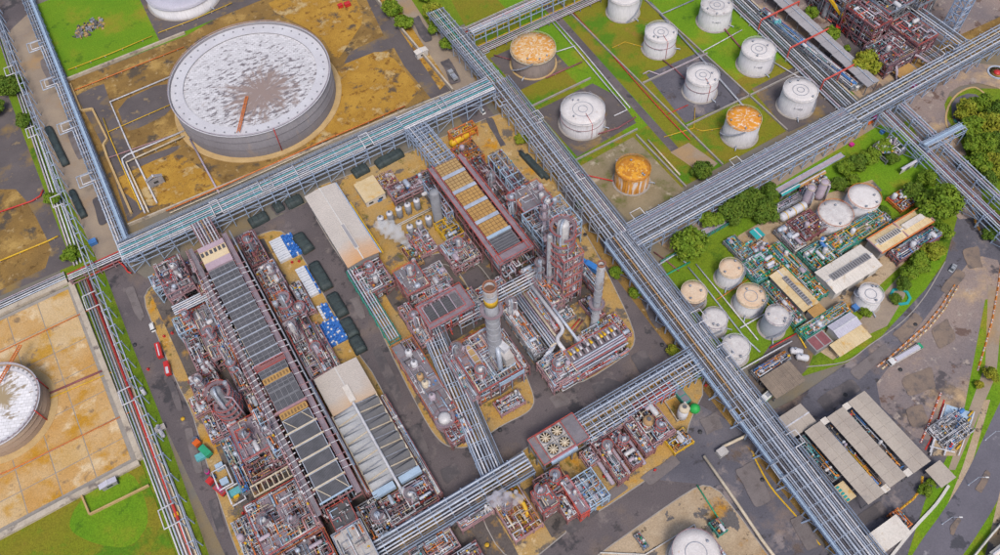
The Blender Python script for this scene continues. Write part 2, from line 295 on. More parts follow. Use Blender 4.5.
class MB:
    """collects boxes, prisms, tubes and lathes in world coordinates; build() links them as one mesh object"""
    def __init__(s): s.v = []; s.f = []; s.sm = []; s.mi = []; s.cur = 0

    def _add(s, vs, fs, smooth=False):
        o = len(s.v); s.v.extend(vs)
        for f in fs: s.f.append(tuple(i+o for i in f)); s.sm.append(smooth); s.mi.append(s.cur)

    def box(s, x0, y0, z0, x1, y1, z1):
        s._add([(x0, y0, z0), (x1, y0, z0), (x1, y1, z0), (x0, y1, z0), (x0, y0, z1), (x1, y0, z1), (x1, y1, z1), (x0, y1, z1)],
               [(3, 2, 1, 0), (4, 5, 6, 7), (0, 1, 5, 4), (1, 2, 6, 5), (2, 3, 7, 6), (3, 0, 4, 7)])
        return s

    def obox(s, cx, cy, z0, lx, ly, h, a=0.0):
        c, n = cos(a), sin(a); P = []
        for z in (z0, z0+h):
            for (dx, dy) in ((-lx/2, -ly/2), (lx/2, -ly/2), (lx/2, ly/2), (-lx/2, ly/2)):
                P.append((cx+dx*c-dy*n, cy+dx*n+dy*c, z))
        s._add(P, [(3, 2, 1, 0), (4, 5, 6, 7), (0, 1, 5, 4), (1, 2, 6, 5), (2, 3, 7, 6), (3, 0, 4, 7)])
        return s

    def prism(s, pts, z0, z1):
        n = len(pts)
        ar = sum(pts[i][0]*pts[(i+1) % n][1]-pts[(i+1) % n][0]*pts[i][1] for i in range(n))
        if ar < 0: pts = pts[::-1]
        s._add([(p[0], p[1], z0) for p in pts]+[(p[0], p[1], z1) for p in pts],
               [tuple(range(n-1, -1, -1)), tuple(range(n, 2*n))]+[(i, (i+1) % n, n+(i+1) % n, n+i) for i in range(n)])
        return s

    def sheet(s, pts, z):
        n = len(pts)
        ar = sum(pts[i][0]*pts[(i+1) % n][1]-pts[(i+1) % n][0]*pts[i][1] for i in range(n))
        if ar < 0: pts = pts[::-1]
        s._add([(p[0], p[1], z) for p in pts], [tuple(range(n))])
        return s

    def bar(s, p, q, w, h=None):
        h = h or w
        p, q = Vector(p), Vector(q); d = (q-p)
        if d.length < 1e-6: return s
        d.normalize()
        side = d.cross(Vector((0, 0, 1)))
        if side.length < 1e-3: side = Vector((1, 0, 0))
        side.normalize(); up = side.cross(d)
        P = []
        for e in (p, q):
            for (a, b) in ((-1, -1), (1, -1), (1, 1), (-1, 1)):
                P.append(tuple(e+side*(a*w/2)+up*(b*h/2)))
        s._add(P, [(0, 1, 2, 3), (7, 6, 5, 4), (0, 4, 5, 1), (1, 5, 6, 2), (2, 6, 7, 3), (3, 7, 4, 0)])
        return s

    def tube(s, pts, r, n=7, cap=True):
        pts = [Vector(p) for p in pts]
        m = len(pts); dirs = [(pts[i+1]-pts[i]).normalized() for i in range(m-1)]
        ref = Vector((0, 0, 1)) if abs(dirs[0].z) < 0.9 else Vector((1, 0, 0))
        side = dirs[0].cross(ref).normalized()
        V = []; prev = dirs[0]
        for i in range(m):
            if i == 0: d = dirs[0]; t = d; k = 1.0
            elif i == m-1: d = dirs[-1]; t = d; k = 1.0
            else:
                t = (dirs[i-1]+dirs[i])
                t = t.normalized() if t.length > 1e-4 else dirs[i]
                k = min(2.0, 1.0/max(0.35, t.dot(dirs[i])))
            side = (side - t*side.dot(t))
            if side.length < 1e-4: side = t.orthogonal()
            side.normalize(); up = t.cross(side)
            for j in range(n):
                a = 2*pi*j/n
                V.append(tuple(pts[i]+side*(cos(a)*r*(k if False else 1))+up*(sin(a)*r)))
        F = []
        for i in range(m-1):
            for j in range(n):
                F.append((i*n+j, i*n+(j+1) % n, (i+1)*n+(j+1) % n, (i+1)*n+j))
        s._add(V, F, True)
        if cap:
            o = len(s.v)-len(V)
            s.f.append(tuple(o+j for j in range(n-1, -1, -1))); s.sm.append(False); s.mi.append(s.cur)
            s.f.append(tuple(o+(m-1)*n+j for j in range(n))); s.sm.append(False); s.mi.append(s.cur)
        return s

    def lathe(s, prof, cx, cy, n=16, smooth=True, cap=True):
        V = []; F = []
        for (r, z) in prof:
            for j in range(n):
                a = 2*pi*j/n; V.append((cx+r*cos(a), cy+r*sin(a), z))
        m = len(prof)
        for i in range(m-1):
            for j in range(n): F.append((i*n+j, i*n+(j+1) % n, (i+1)*n+(j+1) % n, (i+1)*n+j))
        s._add(V, F, smooth)
        if cap:
            o = len(s.v)-len(V)
            if prof[0][0] > 1e-3: s.f.append(tuple(o+j for j in range(n-1, -1, -1))); s.sm.append(False); s.mi.append(s.cur)
            if prof[-1][0] > 1e-3: s.f.append(tuple(o+(m-1)*n+j for j in range(n))); s.sm.append(False); s.mi.append(s.cur)
        return s

    def ring(s, cx, cy, z, r0, r1, h, n=24):
        """flat ring with rectangular section"""
        return s.lathe([(r0, z), (r1, z), (r1, z+h), (r0, z+h), (r0, z)], cx, cy, n, False, False)

    def hlathe(s, p, q, prof, n=10):
        """surface of revolution along p->q; prof = [(t along metres, radius)]"""
        p, q = Vector(p), Vector(q); d = (q-p).normalized()
        side = d.cross(Vector((0, 0, 1)))
        if side.length < 1e-3: side = Vector((1, 0, 0))
        side.normalize(); up = side.cross(d); V = []; F = []
        for (t, r) in prof:
            c = p+d*t
            for j in range(n):
                a = 2*pi*j/n; V.append(tuple(c+side*(r*cos(a))+up*(r*sin(a))))
        m = len(prof)
        for i in range(m-1):
            for j in range(n): F.append((i*n+j, i*n+(j+1) % n, (i+1)*n+(j+1) % n, (i+1)*n+j))
        s._add(V, F, True)
        return s

    def drum(s, p, q, r, n=10):
        L = (Vector(q)-Vector(p)).length
        return s.hlathe(p, q, [(0, 0.02), (r*0.12, r*0.55), (r*0.35, r*0.88), (r*0.6, r), (L-r*0.6, r), (L-r*0.35, r*0.88), (L-r*0.12, r*0.55), (L, 0.02)], n)

    def build(s, name, mat, parent=None, org=None):
        if not s.v: return None
        if parent is not None: org = ORG[parent.name]
        elif org is None: org = Vector((0, 0, 0))
        me = bpy.data.meshes.new(name)
        ox, oy, oz = org
        me.from_pydata([(x-ox, y-oy, z-oz) for (x, y, z) in s.v], [], s.f)
        me.polygons.foreach_set('use_smooth', s.sm)
        ms = mat if isinstance(mat, (list, tuple)) else [mat]
        for q in ms: me.materials.append(MATS[q])
        if len(ms) > 1: me.polygons.foreach_set('material_index', s.mi)
        me.update()
        o = bpy.data.objects.new(name, me); COL.objects.link(o)
        if parent is not None: o.parent = parent
        else: o.location = org
        ORG[o.name] = Vector(org)
        return o


_SHARED = {}


def unit(kind, mat):
    k = (kind, mat)
    if k in _SHARED: return _SHARED[k]
    b = MB()
    if kind == 'cube': b.box(-.5, -.5, -.5, .5, .5, .5)
    else: b.tube([(-.5, 0, 0), (.5, 0, 0)], .5, 8)
    me = bpy.data.meshes.new(kind); me.from_pydata(b.v, [], b.f); me.polygons.foreach_set('use_smooth', b.sm)
    me.materials.append(MATS[mat]); me.update(); _SHARED[k] = me
    return me


def seg(parent, name, p, q, w, h, mat, kind='cube'):
    """straight member from p to q as an object sharing one mesh"""
    p, q = Vector(p), Vector(q); d = q-p; L = d.length
    if L < 1e-4: return None
    o = bpy.data.objects.new(name, unit(kind, mat)); COL.objects.link(o)
    d.normalize()
    side = Vector((0, 0, 1)).cross(d)
    if side.length < 1e-3: side = Vector((0, 1, 0))
    side.normalize(); up = d.cross(side)
    R = Matrix((d, side, up)).transposed().to_4x4()
    org = ORG[parent.name] if parent is not None else Vector((0, 0, 0))
    o.matrix_basis = Matrix.Translation((p+q)/2-org) @ R @ Matrix.Diagonal((L, w, h, 1))
    if parent is not None: o.parent = parent
    return o


def tag(o, label=None, cat=None, group=None, kind=None):
    if label: o['label'] = label
    if cat: o['category'] = cat
    if group: o['group'] = group
    if kind: o['kind'] = kind
    return o


def thing(name, label, cat, loc=(0, 0, 0), group=None):
    o = bpy.data.objects.new(name, None); COL.objects.link(o)
    o.empty_display_size = 1.0
    loc = Vector((loc[0], loc[1], loc[2] if len(loc) > 2 else 0)); o.location = loc
    ORG[o.name] = loc
    return tag(o, label, cat, group)


def copy_tree(o, loc=None, rz=None, label=None, group=None, scale=None, parent=None):
    c = o.copy(); COL.objects.link(c)
    if parent is not None: c.parent = parent
    if loc is not None: c.location = (loc[0], loc[1], loc[2] if len(loc) > 2 else 0)
    if rz is not None: c.rotation_euler = (0, 0, rz)
    if scale is not None: c.scale = (scale,)*3 if isinstance(scale, (int, float)) else scale
    if label: c['label'] = label
    if group: c['group'] = group
    for ch in KIDS.get(o.name, ()) or [x for x in o.children]: copy_tree(ch, parent=c)
    return c


KIDS = {}


def sheet(name, pts, z, mat, px=True):
    P = [W(*p) for p in pts] if px else pts
    return tag(MB().sheet(P, z).build(name, mat), kind='structure')


def island(name, pts, mat, px=True, h=0.13):
    """raised slab with a kerb strip round it"""
    P = [W(*p) for p in pts] if px else pts
    o = MB().prism(P, -0.05, h).build(name, mat)
    tag(o, kind='structure')
    k = MB()
    n = len(P)
    for i in range(n):
        a, b = P[i], P[(i+1) % n]
        k.bar((a[0], a[1], 0.05), (b[0], b[1], 0.05), 0.35, 0.26)
    ko = k.build('kerb', 'kerb_mat', o)
    return o


def smooth_poly(pts, k=2):
    """round the corners of a closed outline (Chaikin)"""
    for _ in range(k):
        q = []
        n = len(pts)
        for i in range(n):
            a, b = pts[i], pts[(i+1) % n]
            q.append((a[0]*.78+b[0]*.22, a[1]*.78+b[1]*.22)); q.append((a[0]*.22+b[0]*.78, a[1]*.22+b[1]*.78))
        pts = q
    return pts


def WP(pts, z=0): return [W(p[0], p[1], z) for p in pts]


def wall(label, pts, h, t, mat, cat='wall', name='wall', px=True, z0=0.0):
    P = WP(pts) if px else pts
    b = MB()
    for i in range(len(P)-1): b.bar((P[i][0], P[i][1], z0+h/2), (P[i+1][0], P[i+1][1], z0+h/2), t, h+i*0.01)
    o = b.build(name, mat, None, Vector((P[0][0], P[0][1], 0)))
    return tag(o, label, cat)


def ribbon(pts, w):
    """offset a polyline into a closed strip"""
    L = []; R = []
    n = len(pts)
    for i in range(n):
        a = pts[max(0, i-1)]; b = pts[min(n-1, i+1)]
        dx, dy = b[0]-a[0], b[1]-a[1]; l = hypot(dx, dy) or 1
        nx, ny = -dy/l*w/2, dx/l*w/2
        L.append((pts[i][0]+nx, pts[i][1]+ny)); R.append((pts[i][0]-nx, pts[i][1]-ny))
    return L+R[::-1]


def catmull(pts, k=6):
    out = []
    n = len(pts)
    for i in range(n-1):
        p0 = pts[max(0, i-1)]; p1 = pts[i]; p2 = pts[i+1]; p3 = pts[min(n-1, i+2)]
        for j in range(k):
            t = j/k
            out.append(tuple(0.5*((2*p1[c])+(-p0[c]+p2[c])*t+(2*p0[c]-5*p1[c]+4*p2[c]-p3[c])*t*t+(-p0[c]+3*p1[c]-3*p2[c]+p3[c])*t**3) for c in range(2)))
    out.append(pts[-1])
    return out

# ------------------------------------------------------------------ ground, roads, yards
def poly_clip(): pass


sheet('ground', [(-4000, -4000), (4500, -4000), (4500, 4500), (-4000, 4500)], 0.0, 'ground_mat', px=False)
_z = [0.0]


def lay(name, pts, mat, px=True, up=None, rnd=0):
    """each sheet a few millimetres above the one before"""
    _z[0] += 0.004
    P = WP(pts) if px else pts
    if rnd: P = smooth_poly(P, rnd)
    return sheet(name, P, _z[0], mat, px=False)


# plant roads: one asphalt field the kerbed islands stand on
lay('road', [(-54, 262), (-40, 230), (112, 230), (114, 262), (124, 262), (121, 60), (112, -8), (60, -60), (-60, -60), (-50, 60), (-55, 180)], 'asphalt', px=False)
lay('road', [(660, 480), (700, 405), (745, 430), (860, 600), (780, 640), (722, 490), (700, 484)], 'asphalt_dark')
# verge under the main rack
lay('lawn', [(470, 75), (500, 78), (560, 158), (640, 262), (705, 345), (770, 430), (880, 570), (850, 575), (765, 470), (705, 392), (655, 330), (604, 262), (545, 180), (507, 122)], 'ochre_brown')
# left perimeter
lay('lawn', [(-70, -20), (5, -20), (62, 165), (103, 268), (132, 345), (159, 412), (209, 555), (235, 640), (120, 640), (60, 270)], 'grass_mat')
lay('yard_floor', [(-120, 100), (24, 95), (62, 200), (80, 262), (0, 296), (-120, 350)], 'asphalt_yard')
lay('yard_floor', [(-80, 205), (12, 185), (30, 205), (58, 262), (0, 290), (-80, 330)], 'ochre_brown', rnd=1)
lay('verge', [(-20, 20), (-4, 20), (22, 98), (52, 160), (98, 262), (74, 268), (8, 95)], 'grass_mat')
lay('road', [(-5, 20), (28, 8), (62, 85), (112, 205), (122, 252), (98, 262), (52, 160), (25, 100)], 'concrete_road')
lay('road', [(-100, 25), (-5, -5), (20, -12), (30, 12), (0, 40), (-100, 65)], 'asphalt')
# big tank yard
lay('yard_floor', [(68, 82), (186, 36), (262, -14), (375, -14), (455, 88), (128, 226)], 'ochre_brown')
lay('yard_floor', [(76, 96), (92, 88), (104, 84), (112, 108), (130, 150), (152, 205), (128, 222), (108, 158), (100, 140)], 'asphalt_yard')
lay('yard_floor', [(116, 104), (166, 81), (170, 96), (172, 112), (140, 128), (126, 132)], 'asphalt_yard', rnd=1)
lay('yard_floor', [(126, 165), (150, 155), (182, 144), (178, 150), (140, 172), (158, 205), (146, 210)], 'asphalt_yard', rnd=1)
lay('yard_floor', [(360, -14), (376, -14), (456, 88), (432, 100), (404, 66), (394, 48), (344, 64), (350, 52), (384, 36)], 'asphalt_yard')
lay('yard_floor', [(335, 68), (385, 48), (400, 66), (427, 97), (330, 138), (300, 150), (332, 104)], 'ochre', rnd=1)
lay('yard_floor', [(262, 6), (290, -6), (352, -8), (366, 18), (345, 50), (336, 62), (322, 36)], 'ochre', rnd=1)
lay('yard_floor', [(110, 182), (150, 162), (178, 152), (200, 168), (228, 188), (150, 212)], 'ochre', rnd=1)
# lawn above the yard, small round tank pad
lay('lawn', [(34, 6), (150, -40), (262, -60), (300, -30), (186, 36), (69, 80)], 'grass_fresh')
lay('pad', [(140, 0), (150, -30), (240, -40), (262, 0), (160, 42)], 'asphalt_yard')
lay('lawn', [(150, -2), (175, 20), (205, 18), (222, -4), (190, -40), (155, -30)], 'grass_fresh', rnd=2)
lay('road', [(378, -20), (405, -30), (470, 70), (482, 92), (462, 100), (440, 72)], 'concrete_road')
lay('verge', [(366, -20), (380, -20), (448, 82), (440, 90)], 'ochre')
lay('lawn', [(405, -10), (460, -40), (475, 20), (450, 30), (428, 25)], 'grass_mat')
# north tank farm
FARM = [(139, 150), (139, 268), (150, 330), (300, 330), (285, 246), (266, 150)]
lay('lawn', FARM, 'grass_olive', px=False)
lay('lawn', [(228, 262), (228, 186), (262, 186), (268, 262)], 'grass_fresh', px=False)
lay('lawn', [(166, 300), (166, 186), (182, 186), (186, 300)], 'grass_fresh', px=False)
lay('pad', [(141, 262), (169, 262), (169, 236), (141, 236)], 'asphalt_yard', px=False)
lay('pad', [(141, 221), (172, 221), (177, 207), (174, 190), (141, 188)], 'asphalt_yard', px=False)
lay('pad', [(139, 183), (168, 184), (168, 148), (139, 148)], 'bund_floor', px=False)
lay('pad', [(196, 212), (226, 210), (226, 175), (192, 178)], 'asphalt_dark', px=False)
lay('pad', [(230, 178), (255, 178), (255, 147), (226, 149)], 'asphalt_yard', px=False)
lay('road', [(184.5, 330), (188.5, 330), (180.5, 168), (176.5, 168)], 'asphalt', px=False)
lay('verge', [(176, 168), (186, 168), (189, 152), (180, 150)], 'concrete_road', px=False)
# north-east plant ground
lay('yard_floor', [(268, 330), (266, 147), (420, 147), (480, 330)], 'apron', px=False)
lay('road', [(800, -20), (830, -20), (880, 60), (858, 66)], 'asphalt')
lay('yard_floor', [(905, 60), (1060, -10), (1060, 30), (955, 62), (925, 72)], 'ochre_brown')
# the green quarter, its service road and pads
lay('lawn', [(141, 126), (300, 126), (300, 20), (141, 60)], 'grass_mat', px=False)
lay('verge', [(650, 238), (700, 214), (880, 118), (900, 130), (770, 200), (700, 236), (672, 252)], 'concrete_road')
lay('lawn', [(770, 190), (880, 125), (925, 140), (960, 175), (930, 235), (880, 225), (840, 190), (800, 205)], 'grass_fresh')
TERM = [(700, 300), (735, 240), (775, 205), (850, 165), (905, 225), (940, 240), (870, 300), (835, 335), (800, 345), (760, 300)]
lay('yard_floor', [(735, 262), (738, 236), (790, 205), (872, 180), (905, 215), (938, 232), (880, 285), (858, 306), (845, 322), (812, 338), (770, 290)], 'pale_floor')
lay('lawn', [(852, 205), (905, 180), (918, 205), (905, 216), (880, 222)], 'grass_fresh', rnd=1)
lay('lawn', [(876, 296), (903, 268), (930, 250), (950, 250), (925, 290), (892, 325), (884, 322)], 'grass_fresh')
lay('verge', [(765, 236), (784, 225), (795, 238), (830, 285), (858, 330), (842, 338), (800, 272), (776, 255)], 'concrete_road')
lay('verge', [(850, 330), (862, 318), (888, 288), (905, 270), (905, 296), (887, 326), (870, 334)], 'concrete_road')
lay('pad', [(820, 352), (846, 330), (868, 330), (868, 336), (833, 360)], 'pale_floor')
lay('lawn', [(833, 360), (868, 338), (872, 344), (835, 366)], 'grass_fresh')
# truck apron and the bend road
lay('road', [(728, 430), (790, 402), (835, 372), (880, 338), (925, 290), (945, 262), (958, 215), (975, 200), (1010, 215), (1010, 330), (985, 400), (962, 470), (925, 555), (880, 640), (840, 560), (775, 470)], 'asphalt_dark')
lay('road', [(868, 395), (905, 345), (950, 285), (975, 255), (1004, 262), (998, 330), (985, 372), (962, 412), (928, 450)], 'apron', rnd=1)
lay('road', [(900, 105), (912, 80), (960, 62), (1040, 70), (1040, 110), (985, 82), (952, 88), (942, 110), (965, 150), (985, 200), (975, 218), (955, 220), (945, 190), (925, 150)], 'apron', rnd=1)
lay('lawn', [(950, 98), (975, 86), (1080, 100), (1120, 240), (1010, 245), (985, 200), (958, 135)], 'grass_mat', rnd=1)
lay('road', [(951, 100), (972, 92), (990, 105), (975, 130), (962, 138), (952, 120)], 'asphalt_dark', rnd=1)
lay('lawn', [(700, 330), (735, 370), (800, 350), (770, 300), (735, 262), (700, 258), (660, 262)], 'grass_mat')
lay('yard_floor', [(738, 392), (770, 345), (800, 332), (815, 350), (808, 368), (785, 392), (752, 412)], 'asphalt_yard')
# highway to the right
lay('lawn', [(985, 300), (1060, 280), (1060, 640), (880, 640), (925, 500), (960, 430)], 'grass_fresh')
lay('verge', [(988, 285), (1004, 290), (996, 375), (968, 440), (955, 470), (948, 470), (965, 420), (985, 365)], 'concrete_road')
lay('verge', [(984, 400), (990, 400), (970, 470), (930, 560), (900, 640), (890, 640), (925, 560), (962, 468)], 'pale_floor')
HW = [W(*p) for p in ((1060, 300), (1030, 380), (1008, 430), (982, 486), (958, 525), (935, 558), (895, 625))]
lay('road', ribbon(catmull(HW), 11.5), 'highway', px=False)
lay('verge', [(1000, 490), (1060, 440), (1060, 640), (965, 640)], 'pale_floor')
# left tank yard: slabs are laid on the joint bed below
lay('yard_floor', [(-67.5, 244), (-66.6, 157), (-170, 157), (-170, 244)], 'joint', px=False)
lay('lawn', [(-66, 156), (-140, 156), (-150, 60), (-66, 60)], 'grass_olive', px=False)
lay('lawn', [(-69, 155), (-80, 156), (-90, 153), (-95, 146), (-88, 136), (-78, 128), (-69, 134)], 'grass_fresh', px=False, rnd=2)
lay('path', [(-62.9, 243), (-59.4, 243), (-60.6, 60), (-64.3, 60)], 'concrete_road', px=False)

# left tank yard slabs, one object each
_slabroot = tag(MB().prism([(-169, 158), (-68, 158), (-68, 243), (-169, 243)], 0.02, _z[0]+0.03).build('pavement', 'joint'), kind='structure')
ORG[_slabroot.name] = Vector((0, 0, 0))
rng = random.Random(5)
_xs = [-68.5, -81, -93, -105, -118, -131, -144, -157, -169]
_ys = [242.5, 229, 216, 203, 190, 177, 168, 158.5]
for i in range(len(_xs)-1):
    for j in range(len(_ys)-1):
        cx, cy = (_xs[i]+_xs[i+1])/2, (_ys[j]+_ys[j+1])/2
        wx, wy = abs(_xs[i+1]-_xs[i])-0.35, abs(_ys[j+1]-_ys[j])-0.35
        seg(_slabroot, 'slab', (cx-wx/2, cy, _z[0]+rng.uniform(0, .05)), (cx+wx/2, cy, _z[0]+rng.uniform(0, .03)), wy, 0.2, rng.choice(['slab_mat', 'slab_mat', 'slab_pale']))

# kerbed islands of the process area
I1 = smooth_poly(WP([(143, 300), (150, 286), (185, 268), (255, 236), (278, 229), (293, 240), (352, 345), (378, 380), (440, 510), (465, 570), (440, 640), (275, 640), (238, 556), (209, 470), (199, 436), (192, 412), (177, 383), (157, 335)]), 1)
island('process_pad', I1, 'island_floor', px=False)
I2 = smooth_poly(WP([(301, 193), (352, 174), (395, 158), (450, 134), (507, 110), (522, 124), (560, 190), (600, 258), (636, 332), (632, 352), (575, 388), (550, 375), (488, 275), (470, 257), (445, 252), (418, 258), (395, 275), (386, 284), (350, 276)]), 2)
island('process_pad', I2, 'island_floor', px=False)
I3 = smooth_poly(WP([(366, 300), (388, 292), (405, 282), (440, 262), (458, 270), (475, 300), (512, 345), (536, 398), (530, 412), (500, 426), (470, 448), (446, 447), (430, 430), (398, 368)]), 2)
island('process_pad', I3, 'island_floor', px=False)
I5 = smooth_poly(WP([(470, 487), (560, 425), (690, 362), (706, 388), (690, 420), (684, 446), (658, 472), (600, 511), (580, 520), (566, 500), (558, 505), (575, 525), (530, 562), (508, 558), (492, 540)]), 1)
island('process_pad', I5, 'island_floor', px=False)
I6 = smooth_poly(WP([(550, 590), (628, 533), (690, 490), (706, 484), (724, 494), (800, 600), (560, 680)]), 1)
island('process_pad', I6, 'pale_floor', px=False)

# repair patches, wet trails and manholes on the roads
rng = random.Random(21)
PATCH = [((486, 118), (492, 118), (506, 146), (500, 148)), ((455, 112), (470, 108), (476, 118), (462, 124)), ((560, 190), (568, 186), (590, 222), (582, 226)), ((598, 240), (612, 232), (622, 246), (608, 254)), ((640, 300), (652, 296), (668, 324), (656, 330)),
 ((630, 356), (645, 350), (660, 372), (642, 378)), ((548, 398), (562, 392), (572, 402), (556, 410)), ((590, 385), (606, 378), (640, 388), (600, 404)), ((372, 350), (380, 346), (404, 398), (396, 402)), ((350, 300), (358, 297), (366, 318), (360, 320)), ((404, 430), (418, 424), (430, 452), (418, 456)), ((440, 470), (456, 462), (462, 474), (446, 484)), ((345, 262), (352, 258), (362, 284), (356, 286)),
 ((125, 290), (134, 286), (146, 318), (140, 322)), ((165, 380), (172, 377), (184, 410), (178, 412)), ((184, 430), (192, 427), (204, 470), (196, 474)), ((208, 500), (217, 497), (226, 530), (219, 534)), ((270, 206), (288, 200), (292, 210), (276, 216)),
 ((596, 500), (622, 482), (628, 488), (604, 507)), ((640, 478), (672, 456), (682, 462), (650, 486)), ((700, 420), (716, 412), (722, 428), (706, 436)), ((560, 528), (590, 508), (600, 512), (572, 535)), ((735, 470), (752, 462), (772, 500), (756, 508)), ((790, 520), (802, 514), (818, 546), (806, 552)), ((740, 420), (752, 414), (770, 436), (758, 442)),
 ((815, 400), (850, 378), (862, 390), (828, 412)), ((850, 372), (884, 344), (890, 352), (858, 380)), ((892, 335), (915, 312), (924, 320), (902, 344)), ((900, 380), (930, 366), (936, 388), (908, 396)), ((930, 330), (948, 318), (956, 340), (938, 350)), ((940, 290), (958, 268), (966, 276), (950, 298)), ((962, 250), (978, 246), (982, 268), (968, 270)), ((905, 410), (922, 404), (928, 424), (912, 428)), ((856, 515), (880, 500), (888, 512), (862, 526)), ((925, 80), (950, 74), (946, 84), (928, 92)), ((955, 175), (966, 172), (974, 196), (964, 200)),
 ((975, 488), (986, 470), (990, 474), (980, 494)), ((948, 530), (958, 516), (962, 520), (952, 536)), ((40, 60), (52, 54), (62, 82), (50, 88)), ((66, 130), (78, 126), (88, 156), (78, 160)), ((92, 200), (104, 196), (110, 222), (100, 226)), ((410, 20), (420, 16), (432, 40), (424, 44)), ((440, 62), (450, 58), (462, 82), (452, 86))]
mk('patch_dark', (0.105, 0.094, 0.100), (0.080, 0.073, 0.080), 0.12, 0.75, stain=((0.145, 0.125, 0.128), 0.16, 0.48, 0.6))
mk('patch_light', (0.19, 0.165, 0.165), (0.155, 0.135, 0.135), 0.2, 0.9, stain=((0.12, 0.10, 0.10), 0.3, 0.55, 0.7))
mk('patch_brown', (0.24, 0.18, 0.14), (0.18, 0.14, 0.12), 0.15, 0.9, stain=((0.13, 0.11, 0.105), 0.3, 0.52, 0.66))
for q in PATCH:
    P = []
    n = len(q)
    for i in range(n):
        a, c = q[i], q[(i+1) % n]
        for k in range(3):
            f = k/3; P.append((a[0]+(c[0]-a[0])*f+rng.uniform(-1.3, 1.3), a[1]+(c[1]-a[1])*f+rng.uniform(-1.1, 1.1)))
    lay('road_patch', P, 'patch_brown' if q[0][0] > 860 else rng.choice(['patch_dark', 'patch_light', 'patch_light', 'patch_dark']), rnd=2)
for (px, py, m) in ((410, 442, 'y'), (487, 545, 'y'), (135, 345, 'd'), (183, 419, 'y'), (555, 389, 's'), (700, 432, 'd'), (762, 480, 'd'), (845, 395, 'd'), (900, 370, 'd'), (430, 180, 'd'), (520, 152, 'd'), (585, 235, 'd'), (662, 345, 'd'), (500, 430, 'd'), (915, 325, 'd'), (355, 330, 'd')):
    x, y = W(px, py); _z[0] += 0.004
    if m == 's': o = MB().box(x-1.6, y-1.4, 0, x+1.6, y+1.4, _z[0]+.02).build('drain_cover', 'pipe_black')
    else: o = MB().lathe([(.75, 0), (.75, _z[0]+.03), (.02, _z[0]+.035)], x, y, 14).build('manhole_cover', 'pipe_yellow' if m == 'y' else 'pipe_black')
    tag(o, kind='structure')

# shade painted in as dark concrete paving under the process frames
for (x0, y0, x1, y1) in ((-41, 147, -19, 223), (-41, 75, -17, 146.6), (-18.8, 78, -1.8, 222), (-1.5, 149, 8.2, 222.6), (-1.6, 86, 18, 98.6), (75, 147, 95, 206.5), (95.3, 146, 111, 206), (88, 127, 107, 145.6), (62, 206, 82.6, 215), (65.5, 162.5, 78.5, 176.5),
                         (70.5, 99, 103.5, 111.5), (71, 112, 78, 141), (78.4, 112, 87, 141), (28.4, 101, 38, 144), (38.4, 138.6, 67, 173), (43, 110, 66, 132), (42.5, 57.5, 56, 76), (68.5, 66, 97, 77.5), (30.5, 64, 41, 78.5), (0, 57.5, 30, 78)):
    n = 4; P = []
    for (a, c) in (((x0, y0), (x1, y0)), ((x1, y0), (x1, y1)), ((x1, y1), (x0, y1)), ((x0, y1), (x0, y0))):
        for k in range(n): P.append((a[0]+(c[0]-a[0])*k/n+rng.uniform(-.5, .5), a[1]+(c[1]-a[1])*k/n+rng.uniform(-.5, .5)))
    sheet('shade_paving', P, .14+rng.uniform(0, .03), 'shade_paving_mat', px=False)

# ------------------------------------------------------------------ storage tanks
mk('tank_number', (0.40, 0.41, 0.47), None, 0.5, 0.7)
FONT = {  # 3x5 stroke letters for the small stencilled numbers on shells
}


